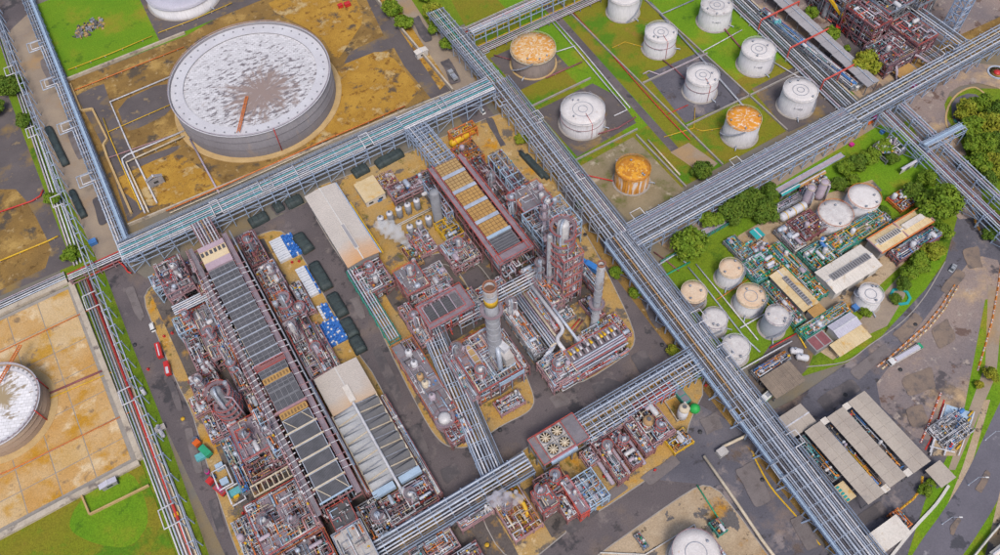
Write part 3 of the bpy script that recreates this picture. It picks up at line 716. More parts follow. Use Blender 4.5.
def deck_mat(name, white, dark, stain, sx, sy, R, sz=12.8):
    """dirty plated floating roof: overlapping plates, grime streaks round the low point (sx, sy)"""
    m = bpy.data.materials.new(name); m.use_nodes = True; MATS[name] = m
    nt = m.node_tree; N = nt.nodes; L = nt.links; b = N['Principled BSDF']; b.inputs['Roughness'].default_value = 0.7
    tc = N.new('ShaderNodeTexCoord')

    def mapr(v, a, bb, c=0.0, d=1.0):
        q = N.new('ShaderNodeMapRange'); L.new(v, q.inputs[0])
        for i, x in enumerate((a, bb, c, d)): q.inputs[i+1].default_value = x
        return q.outputs[0]

    def mixc(f, a, bb):
        x = N.new('ShaderNodeMix'); x.data_type = 'RGBA'; L.new(f, x.inputs['Factor'])
        for sock, val in ((x.inputs['A'], a), (x.inputs['B'], bb)):
            if isinstance(val, tuple): sock.default_value = (*val, 1)
            else: L.new(val, sock)
        return x.outputs['Result']

    def math_(op, a, bb):
        x = N.new('ShaderNodeMath'); x.operation = op
        for i, v in enumerate((a, bb)):
            if isinstance(v, (int, float)): x.inputs[i].default_value = v
            else: L.new(v, x.inputs[i])
        return x.outputs[0]

    def noise(vec, s, det=5, ro=0.6):
        n = N.new('ShaderNodeTexNoise'); n.inputs['Scale'].default_value = s; n.inputs['Detail'].default_value = det
        n.inputs['Roughness'].default_value = ro; L.new(vec, n.inputs['Vector']); return n.outputs['Fac']
    # plates
    br = N.new('ShaderNodeTexBrick'); mp = N.new('ShaderNodeMapping'); mp.inputs['Rotation'].default_value = (0, 0, 0.42)
    L.new(tc.outputs['Object'], mp.inputs[0]); L.new(mp.outputs[0], br.inputs['Vector'])
    br.inputs['Scale'].default_value = 0.62; br.inputs['Mortar Size'].default_value = 0.035; br.inputs['Brick Width'].default_value = 1.2
    br.inputs['Row Height'].default_value = 0.8
    br.inputs['Color1'].default_value = (*white, 1); br.inputs['Color2'].default_value = (*[x*0.82 for x in white], 1)
    br.inputs['Mortar'].default_value = (*[x*0.55 for x in white], 1)
    # polar about the low point
    sub = N.new('ShaderNodeVectorMath'); sub.operation = 'SUBTRACT'; sub.inputs[1].default_value = (sx, sy, sz); L.new(tc.outputs['Object'], sub.inputs[0])
    ln = N.new('ShaderNodeVectorMath'); ln.operation = 'LENGTH'; L.new(sub.outputs[0], ln.inputs[0])
    nm = N.new('ShaderNodeVectorMath'); nm.operation = 'NORMALIZE'; L.new(sub.outputs[0], nm.inputs[0])
    sc = N.new('ShaderNodeVectorMath'); sc.operation = 'SCALE'; sc.inputs['Scale'].default_value = 3.2; L.new(nm.outputs[0], sc.inputs[0])
    sx_ = N.new('ShaderNodeSeparateXYZ'); L.new(sc.outputs[0], sx_.inputs[0])
    cb = N.new('ShaderNodeCombineXYZ'); L.new(sx_.outputs[0], cb.inputs[0]); L.new(sx_.outputs[1], cb.inputs[1]); L.new(math_('MULTIPLY', ln.outputs[1], 0.09), cb.inputs[2])
    streak = noise(cb.outputs[0], 1.6, 5, 0.7)
    patch = noise(mp.outputs[0], 0.42, 6, 0.72)
    stp = N.new('ShaderNodeMapping'); stp.inputs['Rotation'].default_value = (0, 0, 0.42); stp.inputs['Scale'].default_value = (0.42, 0.95, 1)
    L.new(tc.outputs['Object'], stp.inputs[0])
    blot = noise(stp.outputs[0], 0.62, 5, 0.66)
    near = mapr(ln.outputs[1], 0.0, R*1.25, 0.15, 0.0)
    c = mixc(mapr(math_('ADD', blot, near), 0.575, 0.65), br.outputs['Color'], dark)
    c = mixc(mapr(math_('ADD', streak, mapr(ln.outputs[1], 1.0, R*0.85, 0.27, -0.14)), 0.50, 0.66), c, stain)
    c = mixc(mapr(patch, 0.63, 0.75), c, tuple(x*0.7 for x in white))
    L.new(c, b.inputs['Base Color'])


def ring_tube(b, cx, cy, z, r, t, n=28):
    b.lathe([(r-t, z-t), (r+t, z-t), (r+t, z+t), (r-t, z+t), (r-t, z-t)], cx, cy, n, False, False)


def tank(label, tx, ty, hw, h, shell='tank_white', roof='tank_roof_white', group=None, rail='pipe_white', stair=0.8, redline=None, cone=0.05,
         rings=2, name='storage_tank', girder=None, nseg=36, text=None, world=None, foot='kerb_mat'):
    if world: X, Y, r = world
    else:
        X, Y = W(tx, ty, h)
        dist = (Vector((X, Y, h-H))).dot(CW); r = hw*dist/FPX
    t = thing(name, label, 'storage tank', (X, Y, 0), group)
    MB().lathe([(r+0.9, 0.0), (r+0.9, 0.32), (r-0.1, 0.36)], X, Y, nseg, False).build('foundation', foot, t)
    b = MB()
    b.lathe([(r, 0.3), (r, h*0.34), (r*0.997, h*0.345), (r*0.997, h*0.67), (r*0.993, h*0.675), (r*0.993, h)], X, Y, nseg, True, False)
    b.build('shell', shell, t)
    rf = MB(); zc = h+r*cone
    rf.lathe([(r*1.012, h-0.12), (r*1.012, h+0.05), (r*0.66, h+(zc-h)*0.38), (r*0.33, h+(zc-h)*0.72), (0.02, zc)], X, Y, nseg, True)
    ro = rf.build('roof', roof, t)
    if rings:
        for k in range(rings):
            rr = r*(0.45 if k == 0 else 0.2)
            b = MB(); ring_tube(b, X, Y, h+(zc-h)*(1-rr/r)+0.07, rr, 0.11); b.build('roof_ring', 'pipe_grey', t)
    b = MB(); ring_tube(b, X, Y, h+1.0, r*1.0, 0.05); ring_tube(b, X, Y, h+0.55, r*1.0, 0.035)
    n = max(14, int(r*2.4))
    for j in range(n):
        a = 2*pi*j/n; b.bar((X+r*cos(a), Y+r*sin(a), h), (X+r*cos(a), Y+r*sin(a), h+1.0), 0.07)
    b.build('handrail', rail, t)
    if girder:
        b = MB(); ring_tube(b, X, Y, h-0.8, r+0.2, 0.2); b.build('wind_girder', girder, t)
    if stair is not None:
        b = MB(); turn = min(1.9, 1.25*h/r)
        for j in range(int(h/0.3)):
            a = stair+turn*j/(h/0.3); z = 0.3+j*0.3
            b.obox(X+(r+0.5)*cos(a), Y+(r+0.5)*sin(a), z, 0.9, 0.42, 0.07, a)
        q = [(X+(r+0.95)*cos(stair+turn*i/12), Y+(r+0.95)*sin(stair+turn*i/12), 1.2+(h)*i/12) for i in range(13)]
        b.tube(q, 0.07, 4)
        b.build('stair', 'pipe_grey', t)
    if redline is not None:
        a = redline
        b = MB(); b.tube([(X+(r+0.15)*cos(a), Y+(r+0.15)*sin(a), 0.4), (X+(r+0.15)*cos(a), Y+(r+0.15)*sin(a), h+0.1), (X+r*0.3*cos(a), Y+r*0.3*sin(a), h+(zc-h)*0.8+0.15)], 0.11, 5)
        b.build('fire_pipe', 'pipe_red', t)
        b = MB(); ring_tube(b, X, Y, h*0.62, r+0.12, 0.07); b.build('spray_ring', 'pipe_maroon', t)
    # vents, hatch and nozzle
    rs = random.Random(int(X*7+Y*3))
    for k in range(3):
        a = rs.uniform(0, 6.28); d = r*rs.uniform(0.55, 0.88)
        MB().lathe([(0.28, h), (0.28, h+0.7), (0.45, h+0.72), (0.45, h+0.95), (0.05, h+1.1)], X+d*cos(a), Y+d*sin(a), 8).build('vent', 'pipe_grey', t)
    a = rs.uniform(3.6, 5.6)
    MB().tube([(X+r*0.97*cos(a), Y+r*0.97*sin(a), 0.9), (X+(r+2.4)*cos(a), Y+(r+2.4)*sin(a), 0.9), (X+(r+2.4)*cos(a), Y+(r+2.4)*sin(a), 0.15)], 0.25, 7).build('nozzle', 'pipe_silver', t)
    b = MB(); b.lathe([(0.5, 0), (0.5, 0.12)], 0, 0, 10)
    if text:
        ta, txt = text
        put_text(txt, X, Y, r+0.05, h*0.62, ta, 1.0, t, 'tank_number')
    return t, X, Y, r


def put_text(txt, X, Y, r, z, a0, size, parent, mat):
    """small stencilled characters laid on a round shell, built as little boxes"""
    G = {'T': '111010010010010', 'K': '101101110101101', '-': '000000111000000', '0': '111101101101111', '1': '010110010010111', '2': '111001111100111',
         '3': '111001111001111', '4': '101101111001001', '5': '111100111001111', '6': '111100111101111', '7': '111001001010010', '8': '111101111101111', '9': '111101111001111'}
    b = MB(); px = size/5; w = px
    for k, c in enumerate(txt):
        g = G[c]
        for i in range(15):
            if g[i] == '1':
                col, row = i % 3, i//3
                s = (k*4+col-len(txt)*2)*w; a = a0+s/r
                b.obox(X+r*cos(a), Y+r*sin(a), z-row*px, 0.04, w*0.98, px*0.98, a)
    b.build('tank_number', mat, parent)


GW = 'white storage tanks of the north tank farm'
T1 = tank('squat dark tank with rust-orange streaked roof beside the top pipe rack', 533.1, 47.8, 22.4, 9.8, 'tank_grey_brown', 'roof_rust_pale', rail='pipe_cream', cone=0.09, rings=0, girder='pipe_cream', stair=3.0, foot='wall_buff')
T2 = tank('widest plain white tank, on dark pad beside the central pipe rack', 582.8, 109.7, 22.3, 8.6, group=GW, redline=4.55, text=(3.9, 'T-201'), stair=5.9, rings=2)
T3 = tank('white tank cut off by the top edge, left of the other white tanks', 624.6, -4.5, 15.8, 10.1, group=GW, stair=4.3, text=(5.5, 'T-401'))
T4 = tank('white tank on olive grass with ringed roof and red riser', 661, 32.7, 16, 9.6, group=GW, redline=4.5, stair=0.4, text=(4.0, 'T-402'))
T5 = tank('white tank with brown stained roof touching the top edge, on bright grass', 717, 5.5, 16, 9.8, group=GW, roof='tank_roof_mottled', stair=5.6, text=(4.1, 'T-404'))
T6 = tank('white tank with ringed roof standing on the blue grey pad', 703, 75.5, 16.4, 9.9, group=GW, redline=4.5, stair=0.3, text=(4.0, 'T-403'))
T7 = tank('white tank with rusty orange streaked roof, nearest to the right pipe rack corner', 744, 118.6, 17.4, 10.4, 'tank_white', 'roof_orange_streak', group='tanks with rusting orange roofs', rail='pipe_cream', cone=0.07, rings=0, stair=2.4)
T8 = tank('white tank with spotted roof beside the covered pipeway, caged ladder facing the grass', 758.8, 49.4, 16.9, 9.6, group=GW, roof='tank_roof_white', stair=5.1, text=(4.1, 'T-405'))
T9 = tank('white tank on brown gravel pad next to the right pipe rack', 800.6, 90.5, 17.2, 9.8, group=GW, roof='tank_roof_white', stair=5.2, text=(4.0, 'T-406'))
T10 = tank('small tank with deep orange roof and rust streaked shell on bare concrete', 633.2, 168.6, 17.6, 8.4, 'rust_shell', 'roof_orange', group='tanks with rusting orange roofs', rail='pipe_orange', cone=0.07, rings=0, stair=0.6)
# orange-brown girder down the shells of the long strip below the right rack
GT = 'small tanks on the grass beside the main rack'
tank('small tank with flat tan roof, nearest to the main pipe rack', 693.8, 292.3, 13.0, 5.6, 'tank_grey_brown', 'tank_roof_cream', GT, cone=0.02, rings=0, stair=3.4, rail='pipe_cream')
tank('small tank with blotchy cream and rust roof near the teal pipe fence', 731.2, 268.6, 12.1, 7.2, 'tank_white', 'tank_roof_cream', GT, stair=4.0, rail='pipe_cream', rings=0)
tank('small white tank with grey mottled roof and pinkish rim, below the tan tank', 714.7, 318.8, 12.9, 5.6, 'tank_white', 'tank_roof_mottled', GT, stair=3.2, rail='pipe_lilac', rings=0)
tank('small tank with white and orange speckled roof beside the yellow roofed pump shed', 750.8, 296.2, 14.4, 6.4, 'tank_white', 'tank_roof_cream', GT, stair=4.2, rail='pipe_cream', rings=1)
tank('tall blue grey tank with white roof, right end of the small tanks', 777.3, 315.6, 12.2, 9.6, 'tank_blue_grey', 'tank_roof_mottled', GT, stair=3.6, rail='pipe_lilac', rings=0)
tank('low white tank with streaked grey roof, closest to the bottom of the grass plot', 736, 346.8, 14.0, 5.8, 'tank_white', 'tank_roof_mottled', GT, stair=0.6, rail='pipe_white', rings=0)
GTT = 'round water tanks in the terminal'
tank('broad white tank with patched roof and orange rail, lower of the terminal pair', 835.4, 213.7, 17.2, 5.2, 'tank_white', 'tank_roof_mottled', GTT, rail='rail_orange', stair=2.6, rings=0, cone=0.10)
tank('clean white tank with smooth roof beside the terminal lawn, upper of the pair', 864.3, 197, 16.2, 6.0, 'tank_white', 'tank_roof_white', GTT, rail='rail_orange', stair=2.4, rings=0, cone=0.06)
tank('lone white tank on the grass corner by the bend of the road', 870.8, 294, 12.2, 6.2, 'tank_white', 'tank_roof_white', None, stair=1.2, rings=1, cone=0.03)
tank('pale tank cut off by the top edge on the bright lawn', 181, -13, 36, 6.0, 'tank_white', 'roof_lilac', None, stair=None, rings=0, cone=0.02, nseg=56)
tank('white domed tank cut by the bottom edge with a red railed platform beside it', 696, 553, 24, 9.0, 'tank_white', 'tank_roof_white', None, rail='steel_pink', stair=None, rings=1, cone=0.05, nseg=48)


def floating_tank(label, X, Y, r, h, wall_mat, deck, ringw, ladder, redlines):
    t = thing('storage_tank', label, 'storage tank', (X, Y, 0))
    n = 96
    MB().lathe([(r+2.6, 0.0), (r+2.6, 0.5), (r+0.4, 0.6)], X, Y, n, False).build('foundation', 'wall_buff', t)
    b = MB()
    b.lathe([(r, 0.4), (r, h), (r-0.35, h), (r-0.35, h-2.4)], X, Y, n, True, False); b.build('shell', wall_mat, t)
    for zz, rr in ((h-0.15, 0.45), (h*0.70, 0.25), (h*0.38, 0.2)):
        b = MB(); b.ring(X, Y, zz-0.1, r-0.02, r+rr, 0.2, n); b.build('wind_girder', 'rim_ring' if zz > h*0.8 else wall_mat, t)
    MB().ring(X, Y, h-1.3, r-ringw, r-0.5, 0.5, n).build('pontoon_ring', 'rim_ring', t)
    d = MB(); d.lathe([(r-ringw+0.02, h-1.55), (r*0.5, h-1.6), (0.02, h-1.65)], X, Y, n, True, False); d.build('floating_roof', deck, t)
    for k in range(44):
        a = 2*pi*k/44
        MB().lathe([(0.42, h-0.8), (0.42, h-0.55)], X+(r-ringw*0.45)*cos(a), Y+(r-ringw*0.45)*sin(a), 8).build('hatch', 'vessel_grey', t)
    b = MB(); ring_tube(b, X, Y, h+1.0, r+0.2, 0.06, n); ring_tube(b, X, Y, h+0.5, r+0.2, 0.04, n)
    for j in range(90):
        a = 2*pi*j/90; b.bar((X+(r+.2)*cos(a), Y+(r+.2)*sin(a), h), (X+(r+.2)*cos(a), Y+(r+.2)*sin(a), h+1), 0.07)
    b.build('handrail', 'pipe_lilac', t)
    (p, q) = ladder
    b = MB(); dx, dy = q[0]-p[0], q[1]-p[1]; l = hypot(dx, dy); nx, ny = -dy/l*0.55, dx/l*0.55
    for s in (-1, 1): b.bar((p[0]+nx*s, p[1]+ny*s, h-1.2), (q[0]+nx*s, q[1]+ny*s, h+0.6), 0.3)
    for k in range(int(l/0.9)):
        f = k*0.9/l; z = h-1.2+1.8*f
        b.bar((p[0]+dx*f-nx, p[1]+dy*f-ny, z), (p[0]+dx*f+nx, p[1]+dy*f+ny, z), 0.4, 0.1)
    b.build('rolling_ladder', 'rail_orange', t)
    for a in redlines:
        MB().tube([(X+(r+0.3)*cos(a), Y+(r+0.3)*sin(a), 0.5), (X+(r+0.3)*cos(a), Y+(r+0.3)*sin(a), h+0.4)], 0.2, 6).build('fire_pipe', 'pipe_red', t)
    return t


BX, BY, BR, BH = 36.8, 298.9, 36.3, 14.4
_st = W(262, 92, 13)
deck_mat('big_deck', (0.64, 0.63, 0.66), (0.17, 0.15, 0.165), (0.27, 0.205, 0.185), _st[0]-BX, _st[1]-BY, 30)
floating_tank('huge floating roof tank with grime-streaked white deck and orange ladder', BX, BY, BR, BH, 'tank_big_wall', 'big_deck', 6.0,
              (W(247, 97, 13), W(239, 134, 14)), (4.62,))
LX, LY = W(-9, 405.5, 9)
deck_mat('left_deck', (0.78, 0.77, 0.80), (0.30, 0.24, 0.17), (0.34, 0.26, 0.15), 3.5, 2.0, 9, 7.4)

floating_tank('brown walled tank with snowy white patched roof cut by the left edge', LX, LY, 16.6, 9.0, 'tank_left_wall', 'left_deck', 2.2,
              (W(20, 345, 8), W(1, 385, 8)), (0.1, 5.6))

# ------------------------------------------------------------------ pipe racks
PALETTE = ['pipe_silver', 'pipe_silver', 'pipe_white', 'pipe_grey', 'pipe_silver', 'pipe_grey', 'pipe_dark', 'pipe_white', 'pipe_lilac']


def rack(label, a, b, width, levels, pipes, bay=6.0, steel='steel_pale', walk=None, brace=True, group=None, extra=0.0, loops=(), name='pipe_rack', ncol=2, col=0.4,
         stringers=True, rail='steel_blue', base=0.0, beam=0.3):
    """steel pipe rack from a to b; pipes = list of (offset across, level index or z, radius, material[, f0, f1])"""
    a, b = Vector((a[0], a[1])), Vector((b[0], b[1])); d = b-a; L = d.length; d.normalize(); nrm = Vector((-d.y, d.x))
    t = thing(name, label, 'pipe rack', (a.x, a.y, 0), group)

    def P(s, o, z): q = a+d*s+nrm*o; return (q.x, q.y, z)
    nb = max(1, int(round(L/bay))); top = levels[-1]
    offs = [(-width/2+width*i/(ncol-1)) for i in range(ncol)]
    for i in range(nb+1):
        s = L*i/nb
        for o in offs:
            seg(t, 'column', P(s, o, base), P(s, o, top+extra), col, col, steel)
        for z in levels:
            seg(t, 'beam', P(s, -width/2-0.3, z-beam*0.6), P(s, width/2+0.3, z-beam*0.6), beam, beam*1.2, steel)
    if stringers:
        for z in levels:
            for o in (-width/2, width/2): seg(t, 'stringer', P(0, o, z-0.75), P(L, o, z-0.75), 0.25, 0.35, steel)
    if brace:
        for i in range(0, nb, 2):
            s0, s1 = L*i/nb, L*(i+1)/nb
            for o in (-width/2, width/2):
                seg(t, 'brace', P(s0, o, 0.4), P(s1, o, levels[0]-0.6), 0.18, 0.18, steel)
                if len(levels) > 1: seg(t, 'brace', P(s1, o, levels[0]), P(s0, o, levels[1]-0.6), 0.18, 0.18, steel)
    for pp in pipes:
        o, lv, r, m = pp[:4]; r = r*0.70 if isinstance(lv, int) else r
        f0, f1 = (pp[4], pp[5]) if len(pp) > 5 else (-0.004, 1.004)
        z = (levels[lv] if isinstance(lv, int) else lv)+r
        lp = [q for q in loops if q[0] == o]
        if lp:
            pts = [P(L*f0, o, z)]
            for (_, s, wdt, out, up) in sorted(lp, key=lambda q: q[1]):
                pts += [P(s-wdt/2, o, z), P(s-wdt/2, o, z+up), P(s-wdt/2, o+out, z+up), P(s+wdt/2, o+out, z+up), P(s+wdt/2, o, z+up), P(s+wdt/2, o, z)]
            pts.append(P(L*f1, o, z))
            cl = [pts[0]]
            for q in pts[1:]:
                if (Vector(q)-Vector(cl[-1])).length > 0.05: cl.append(q)
            bb = MB(); bb.tube(cl, r, 7); bb.build('pipe', m, t)
        else:
            seg(t, 'pipe', P(L*f0, o, z), P(L*f1, o, z), r*2, r*2, m, 'rod')
    if walk is not None:
        for (o, z, w, dm) in walk:
            seg(t, 'walkway', P(0, o, z), P(L, o, z), w, 0.12, dm)
            bb = MB()
            for sd in (-1, 1):
                oo = o+sd*w/2
                for hz in (0.55, 1.1): bb.bar(P(0, oo, z+hz), P(L, oo, z+hz), 0.09)
                for i in range(int(L/2.4)+1):
                    bb.bar(P(min(L, i*2.4), oo, z), P(min(L, i*2.4), oo, z+1.1), 0.09)
            bb.build('handrail', rail, t)
    return t, P, L


# main rack, top stretch then the wider stretch past the junction
A0, A1, A2, A3 = (131.5, 296), (131.0, 238), (126.5, 140), (117.0, -40)
rack('main pipe rack stretch beside the dark rust-roofed tank, at the concrete road', A0, A1, 8.0, [6, 9.5],
     [(-2.9, 1, .35, 'pipe_silver'), (-1.8, 1, .3, 'pipe_white'), (-0.8, 1, .3, 'pipe_teal'), (0.4, 1, .35, 'pipe_silver'), (1.6, 1, .3, 'pipe_white'), (2.8, 1, .35, 'pipe_grey'),
      (-2, 0, .3, 'pipe_lilac'), (0, 0, .3, 'pipe_dark'), (2, 0, .3, 'pipe_grey')], steel='steel_pale', walk=[(-4.8, 9.6, 1.0, 'deck_dark')], loops=[(2.8, 38, 4.5, 3.6, 0.8)])
rack('long main pipe rack stretch between the plant road and the white tanks', A1, A2, 9.0, [6, 9.5],
     [(-3.6, 1, .55, 'pipe_grey'), (-2.2, 1, .5, 'pipe_silver'), (-1.0, 1, .35, 'pipe_dark'), (0.1, 1, .55, 'pipe_silver'), (1.4, 1, .35, 'pipe_silver'), (2.3, 1, .28, 'pipe_white'), (3.2, 1, .28, 'pipe_lilac'), (4.0, 1, .3, 'pipe_white'),
      (-3.2, 0, .4, 'pipe_silver'), (-1.6, 0, .4, 'pipe_lilac'), (0.5, 0, .4, 'pipe_silver'), (2.5, 0, .4, 'pipe_grey')], steel='steel_pale',
     walk=[(5.2, 9.6, 1.1, 'deck_dark')], loops=[(4.0, 28, 5, 2.4, 0.9), (4.0, 66, 4, -2.6, 0.9), (2.3, 30, 4, 2.6, 0.7), (-3.6, 12, 6, -3.4, .6)])
rack('widest main pipe rack stretch running down past the small grass-plot tanks to the bottom edge', A2, A3, 9.6, [5.5, 9.0],
     [(-4.3, 1, .4, 'pipe_grey'), (-3.5, 1, .35, 'pipe_silver'), (-2.7, 1, .28, 'pipe_dark'), (-1.8, 1, .42, 'pipe_tan', 0, .42), (-1.8, 1, .3, 'pipe_grey', .42, 1), (-0.7, 1, .6, 'pipe_silver'), (0.6, 1, .5, 'pipe_grey'), (1.7, 1, .45, 'pipe_white'), (2.6, 1, .35, 'pipe_silver'), (3.4, 1, .35, 'pipe_grey'), (4.2, 1, .32, 'pipe_white'),
      (-3.8, 0, .4, 'pipe_grey'), (-1.9, 0, .4, 'pipe_lilac'), (0, 0, .4, 'pipe_silver'), (1.9, 0, .4, 'pipe_grey'), (3.8, 0, .4, 'pipe_silver')],
     steel='steel_blue', walk=[(5.5, 9.1, .9, 'deck_dark'), (-5.5, 8.2, .9, 'beam_blue')], loops=[(4.2, 46, 5, 3.6, 0.9), (4.2, 62, 5, 3.6, 0.9), (4.2, 100, 5, 3.6, 0.9), (-4.3, 84, 5, -3.0, 0.9), (-4.3, 106, 5, -3.0, .9)])
# struts on the road side of the wide stretch
st = thing('pipe_support', 'row of slanting blue struts leaning against the lower main rack', 'support', (112, 40, 0))
for k in range(9):
    y = 66-k*12.5; x0 = 117.2+(y-0)*0.0528
    seg(st, 'strut', (x0-4.5, y+2.5, 0), (x0+1.2, y, 8.2), 0.45, 0.45, 'steel_blue')
# rack along the tank yard and plant top
rack('long pipe rack with teal and white lines along the edge of the big tank yard', (-43, 239.5), (82, 238.0), 8.2, [5.0, 8.0, 10.0],
     [(3.6, 2, .4, 'pipe_white'), (2.6, 2, .35, 'pipe_silver'), (1.5, 2, .35, 'pipe_teal'), (0.5, 2, .35, 'pipe_white'), (-0.6, 2, .35, 'pipe_silver'), (-1.7, 2, .35, 'pipe_teal'), (-2.7, 2, .35, 'pipe_white'), (-3.7, 2, .4, 'pipe_white'),
      (-3, 1, .35, 'pipe_silver'), (-1, 1, .35, 'pipe_grey'), (1.2, 1, .35, 'pipe_silver'), (3, 1, .35, 'pipe_white'), (-2.6, 0, .4, 'pipe_silver'), (0, 0, .4, 'pipe_white'), (2.4, 0, .4, 'pipe_grey')],
     bay=6.2, steel='steel_blue', walk=[(4.9, 10.1, 1.0, 'deck_dark')], loops=[(3.6, 62, 5, -6.4, 1.3), (3.6, 78, 5, -6.4, 1.2), (-3.7, 40, 3.4, 7.2, 1.0), (-3.7, 108, 4, 7.0, 1.0)])
rack('short high pipe bridge with teal lines over the concrete road', (82, 238.0), (127, 237.4), 9.2, [6.0, 9.0, 11.0],
     [(4.0, 2, .4, 'pipe_white'), (2.8, 2, .45, 'pipe_silver'), (1.6, 2, .4, 'pipe_teal'), (0.4, 2, .35, 'pipe_white'), (-0.8, 2, .45, 'pipe_silver'), (-2.0, 2, .4, 'pipe_teal'), (-3.1, 2, .5, 'pipe_white'), (-4.1, 2, .5, 'pipe_white'),
      (-3, 1, .4, 'pipe_silver'), (0, 1, .4, 'pipe_grey'), (3, 1, .4, 'pipe_white'), (-3, 0, .4, 'pipe_silver'), (0, 0, .4, 'pipe_white')], bay=7.5, steel='steel_blue', loops=[(4.0, 20, 3, -8.0, 0.9)])
# right rack
rack('broad pipe rack between the white tanks and the green terminal', (131, 137.0), (247, 136.4), 12.0, [5.5, 9.0],
     [(5.4, 1, .28, 'pipe_white'), (4.6, 1, .28, 'pipe_silver'), (3.7, 1, .3, 'pipe_lilac'), (1.6, 1, .55, 'pipe_grey'), (0.3, 1, .5, 'pipe_silver'), (-0.9, 1, .5, 'pipe_grey'), (-2.1, 1, .5, 'pipe_silver'), (-3.3, 1, .45, 'pipe_dark'), (-4.4, 1, .45, 'pipe_silver'), (-5.4, 1, .4, 'pipe_white'),
      (-4.5, 0, .4, 'pipe_silver'), (-2, 0, .4, 'pipe_grey'), (0.5, 0, .4, 'pipe_lilac'), (3, 0, .4, 'pipe_silver')], bay=6.0, steel='steel_blue',
     walk=[(2.9, 9.1, 1.2, 'deck_grey')], loops=[(5.4, 8, 5, 3.0, .9), (5.4, 58, 4, 3.0, .9)])
rack('pipe rack stretch past the truck gate towards the upper right corner', (247, 136.6), (400, 137.0), 9.0, [6, 9.5],
     [(3.8, 1, .35, 'pipe_white'), (2.4, 1, .5, 'pipe_silver'), (0.9, 1, .35, 'pipe_cream'), (-0.4, 1, .4, 'pipe_grey'), (-1.8, 1, .5, 'pipe_silver'), (-3.4, 1, .4, 'pipe_white'), (-2, 0, .4, 'pipe_silver'), (1, 0, .4, 'pipe_grey')],
     bay=7.0, steel='steel_blue', walk=[(-5.2, 9.6, 1.0, 'deck_dark')], loops=[(3.8, 62, 6, 2.6, 1.2)])
# racks going down to the right edge
rack('left of two parallel pipe bridges leading from the right rack over the terminal corner', (261.5, 131), (250, 18), 5.5, [5, 7.5],
     [(-2.1, 1, .4, 'pipe_silver'), (-1.0, 1, .35, 'pipe_white'), (0.1, 1, .3, 'pipe_maroon'), (1.2, 1, .4, 'pipe_silver'), (2.2, 1, .35, 'pipe_lilac'), (-1.4, 0, .35, 'pipe_silver'), (1.4, 0, .35, 'pipe_grey')], bay=9, steel='steel_blue', col=0.5)
rack('right of two parallel pipe bridges, its lines joining the edge of the bend road', (272, 131), (262, 28), 4.2, [4.5, 6.5],
     [(-1.5, 1, .45, 'pipe_silver'), (-0.2, 1, .45, 'pipe_lilac'), (1.2, 1, .45, 'pipe_silver'), (0, 0, .35, 'pipe_grey')], bay=9, steel='steel_blue', col=0.5, brace=False)
rack('short cross bridge with blue deck linking the two parallel pipe bridges', (259, 107.5), (280, 106.5), 4.4, [8.6, 10.2], [(-1.2, 1, .4, 'pipe_silver'), (1.2, 1, .4, 'pipe_silver')], bay=7, steel='steel_blue', brace=False,
     walk=[(0, 10.3, 1.6, 'beam_blue')])
# lower rack
rack('lower pipe rack stretch with fat silver lines crossing the bottom road', (-12, 81.5), (48, 81.0), 7.4, [5.5, 8.5],
     [(3.0, 1, .55, 'pipe_silver'), (1.7, 1, .45, 'pipe_grey'), (0.5, 1, .6, 'pipe_silver'), (-0.8, 1, .45, 'pipe_silver'), (-1.9, 1, .4, 'pipe_white'), (-2.9, 1, .35, 'pipe_dark'), (-2, 0, .35, 'pipe_silver'), (0, 0, .35, 'pipe_grey'), (2, 0, .35, 'pipe_white')],
     bay=6, steel='steel_blue', walk=[(-4.3, 8.6, 0.9, 'deck_dark')])
rack('lower pipe rack stretch with open ladder-like top reaching the main rack', (68, 80.8), (119, 80.2), 8.4, [5.5, 8.5],
     [(3.4, 1, .5, 'pipe_silver'), (2.3, 1, .4, 'pipe_grey'), (1.2, 1, .4, 'pipe_silver'), (-2.4, 1, .35, 'pipe_grey'), (-1.2, 1, .3, 'pipe_white'), (-2.6, 0, .35, 'pipe_silver'), (-1.2, 0, .35, 'pipe_grey'), (0.4, 0, .35, 'pipe_silver'), (1.8, 0, .35, 'pipe_tan'), (-3.6, 1, .3, 'pipe_white')],
     bay=3.0, steel='steel_blue', brace=False, rail='steel_blue', walk=[(5.1, 8.6, 1.0, 'deck_dark')])
# mid rack
rack('silver pipe run leaving the beige warehouse corner', (31.5, 184), (31.5, 147.5), 4.6, [4.5, 7.0],
     [(-1.6, 1, .45, 'pipe_silver'), (-0.5, 1, .35, 'pipe_white'), (0.6, 1, .4, 'pipe_silver'), (1.6, 1, .35, 'pipe_white'), (0, 0, .35, 'pipe_grey')], bay=6, steel='steel_teal', brace=False)
rack('silver pipe run from the black-panelled cooler down to the lower rack', (45.5, 150), (35.5, 84.6), 6.6, [4.5, 7.0],
     [(-2.7, 1, .5, 'pipe_silver'), (-1.5, 1, .45, 'pipe_white'), (-0.3, 1, .5, 'pipe_silver'), (0.9, 1, .4, 'pipe_grey'), (1.9, 1, .45, 'pipe_silver'), (2.9, 1, .3, 'pipe_white'), (-1.5, 0, .35, 'pipe_silver'), (1.3, 0, .35, 'pipe_grey')], bay=6, steel='steel_blue', brace=False,
     walk=[(4.4, 7.0, 1.4, 'deck_dark')])
rack('white pipe bundle between the banded stack and the tower unit', (55, 142.5), (92, 142), 6.4, [5, 8.0],
     [(-2.6, 1, .4, 'pipe_white'), (-1.3, 1, .5, 'pipe_silver'), (0, 1, .4, 'pipe_white'), (1.3, 1, .5, 'pipe_white'), (2.6, 1, .35, 'pipe_silver'), (0, 0, .4, 'pipe_grey')], bay=5, steel='steel_pale', brace=False)
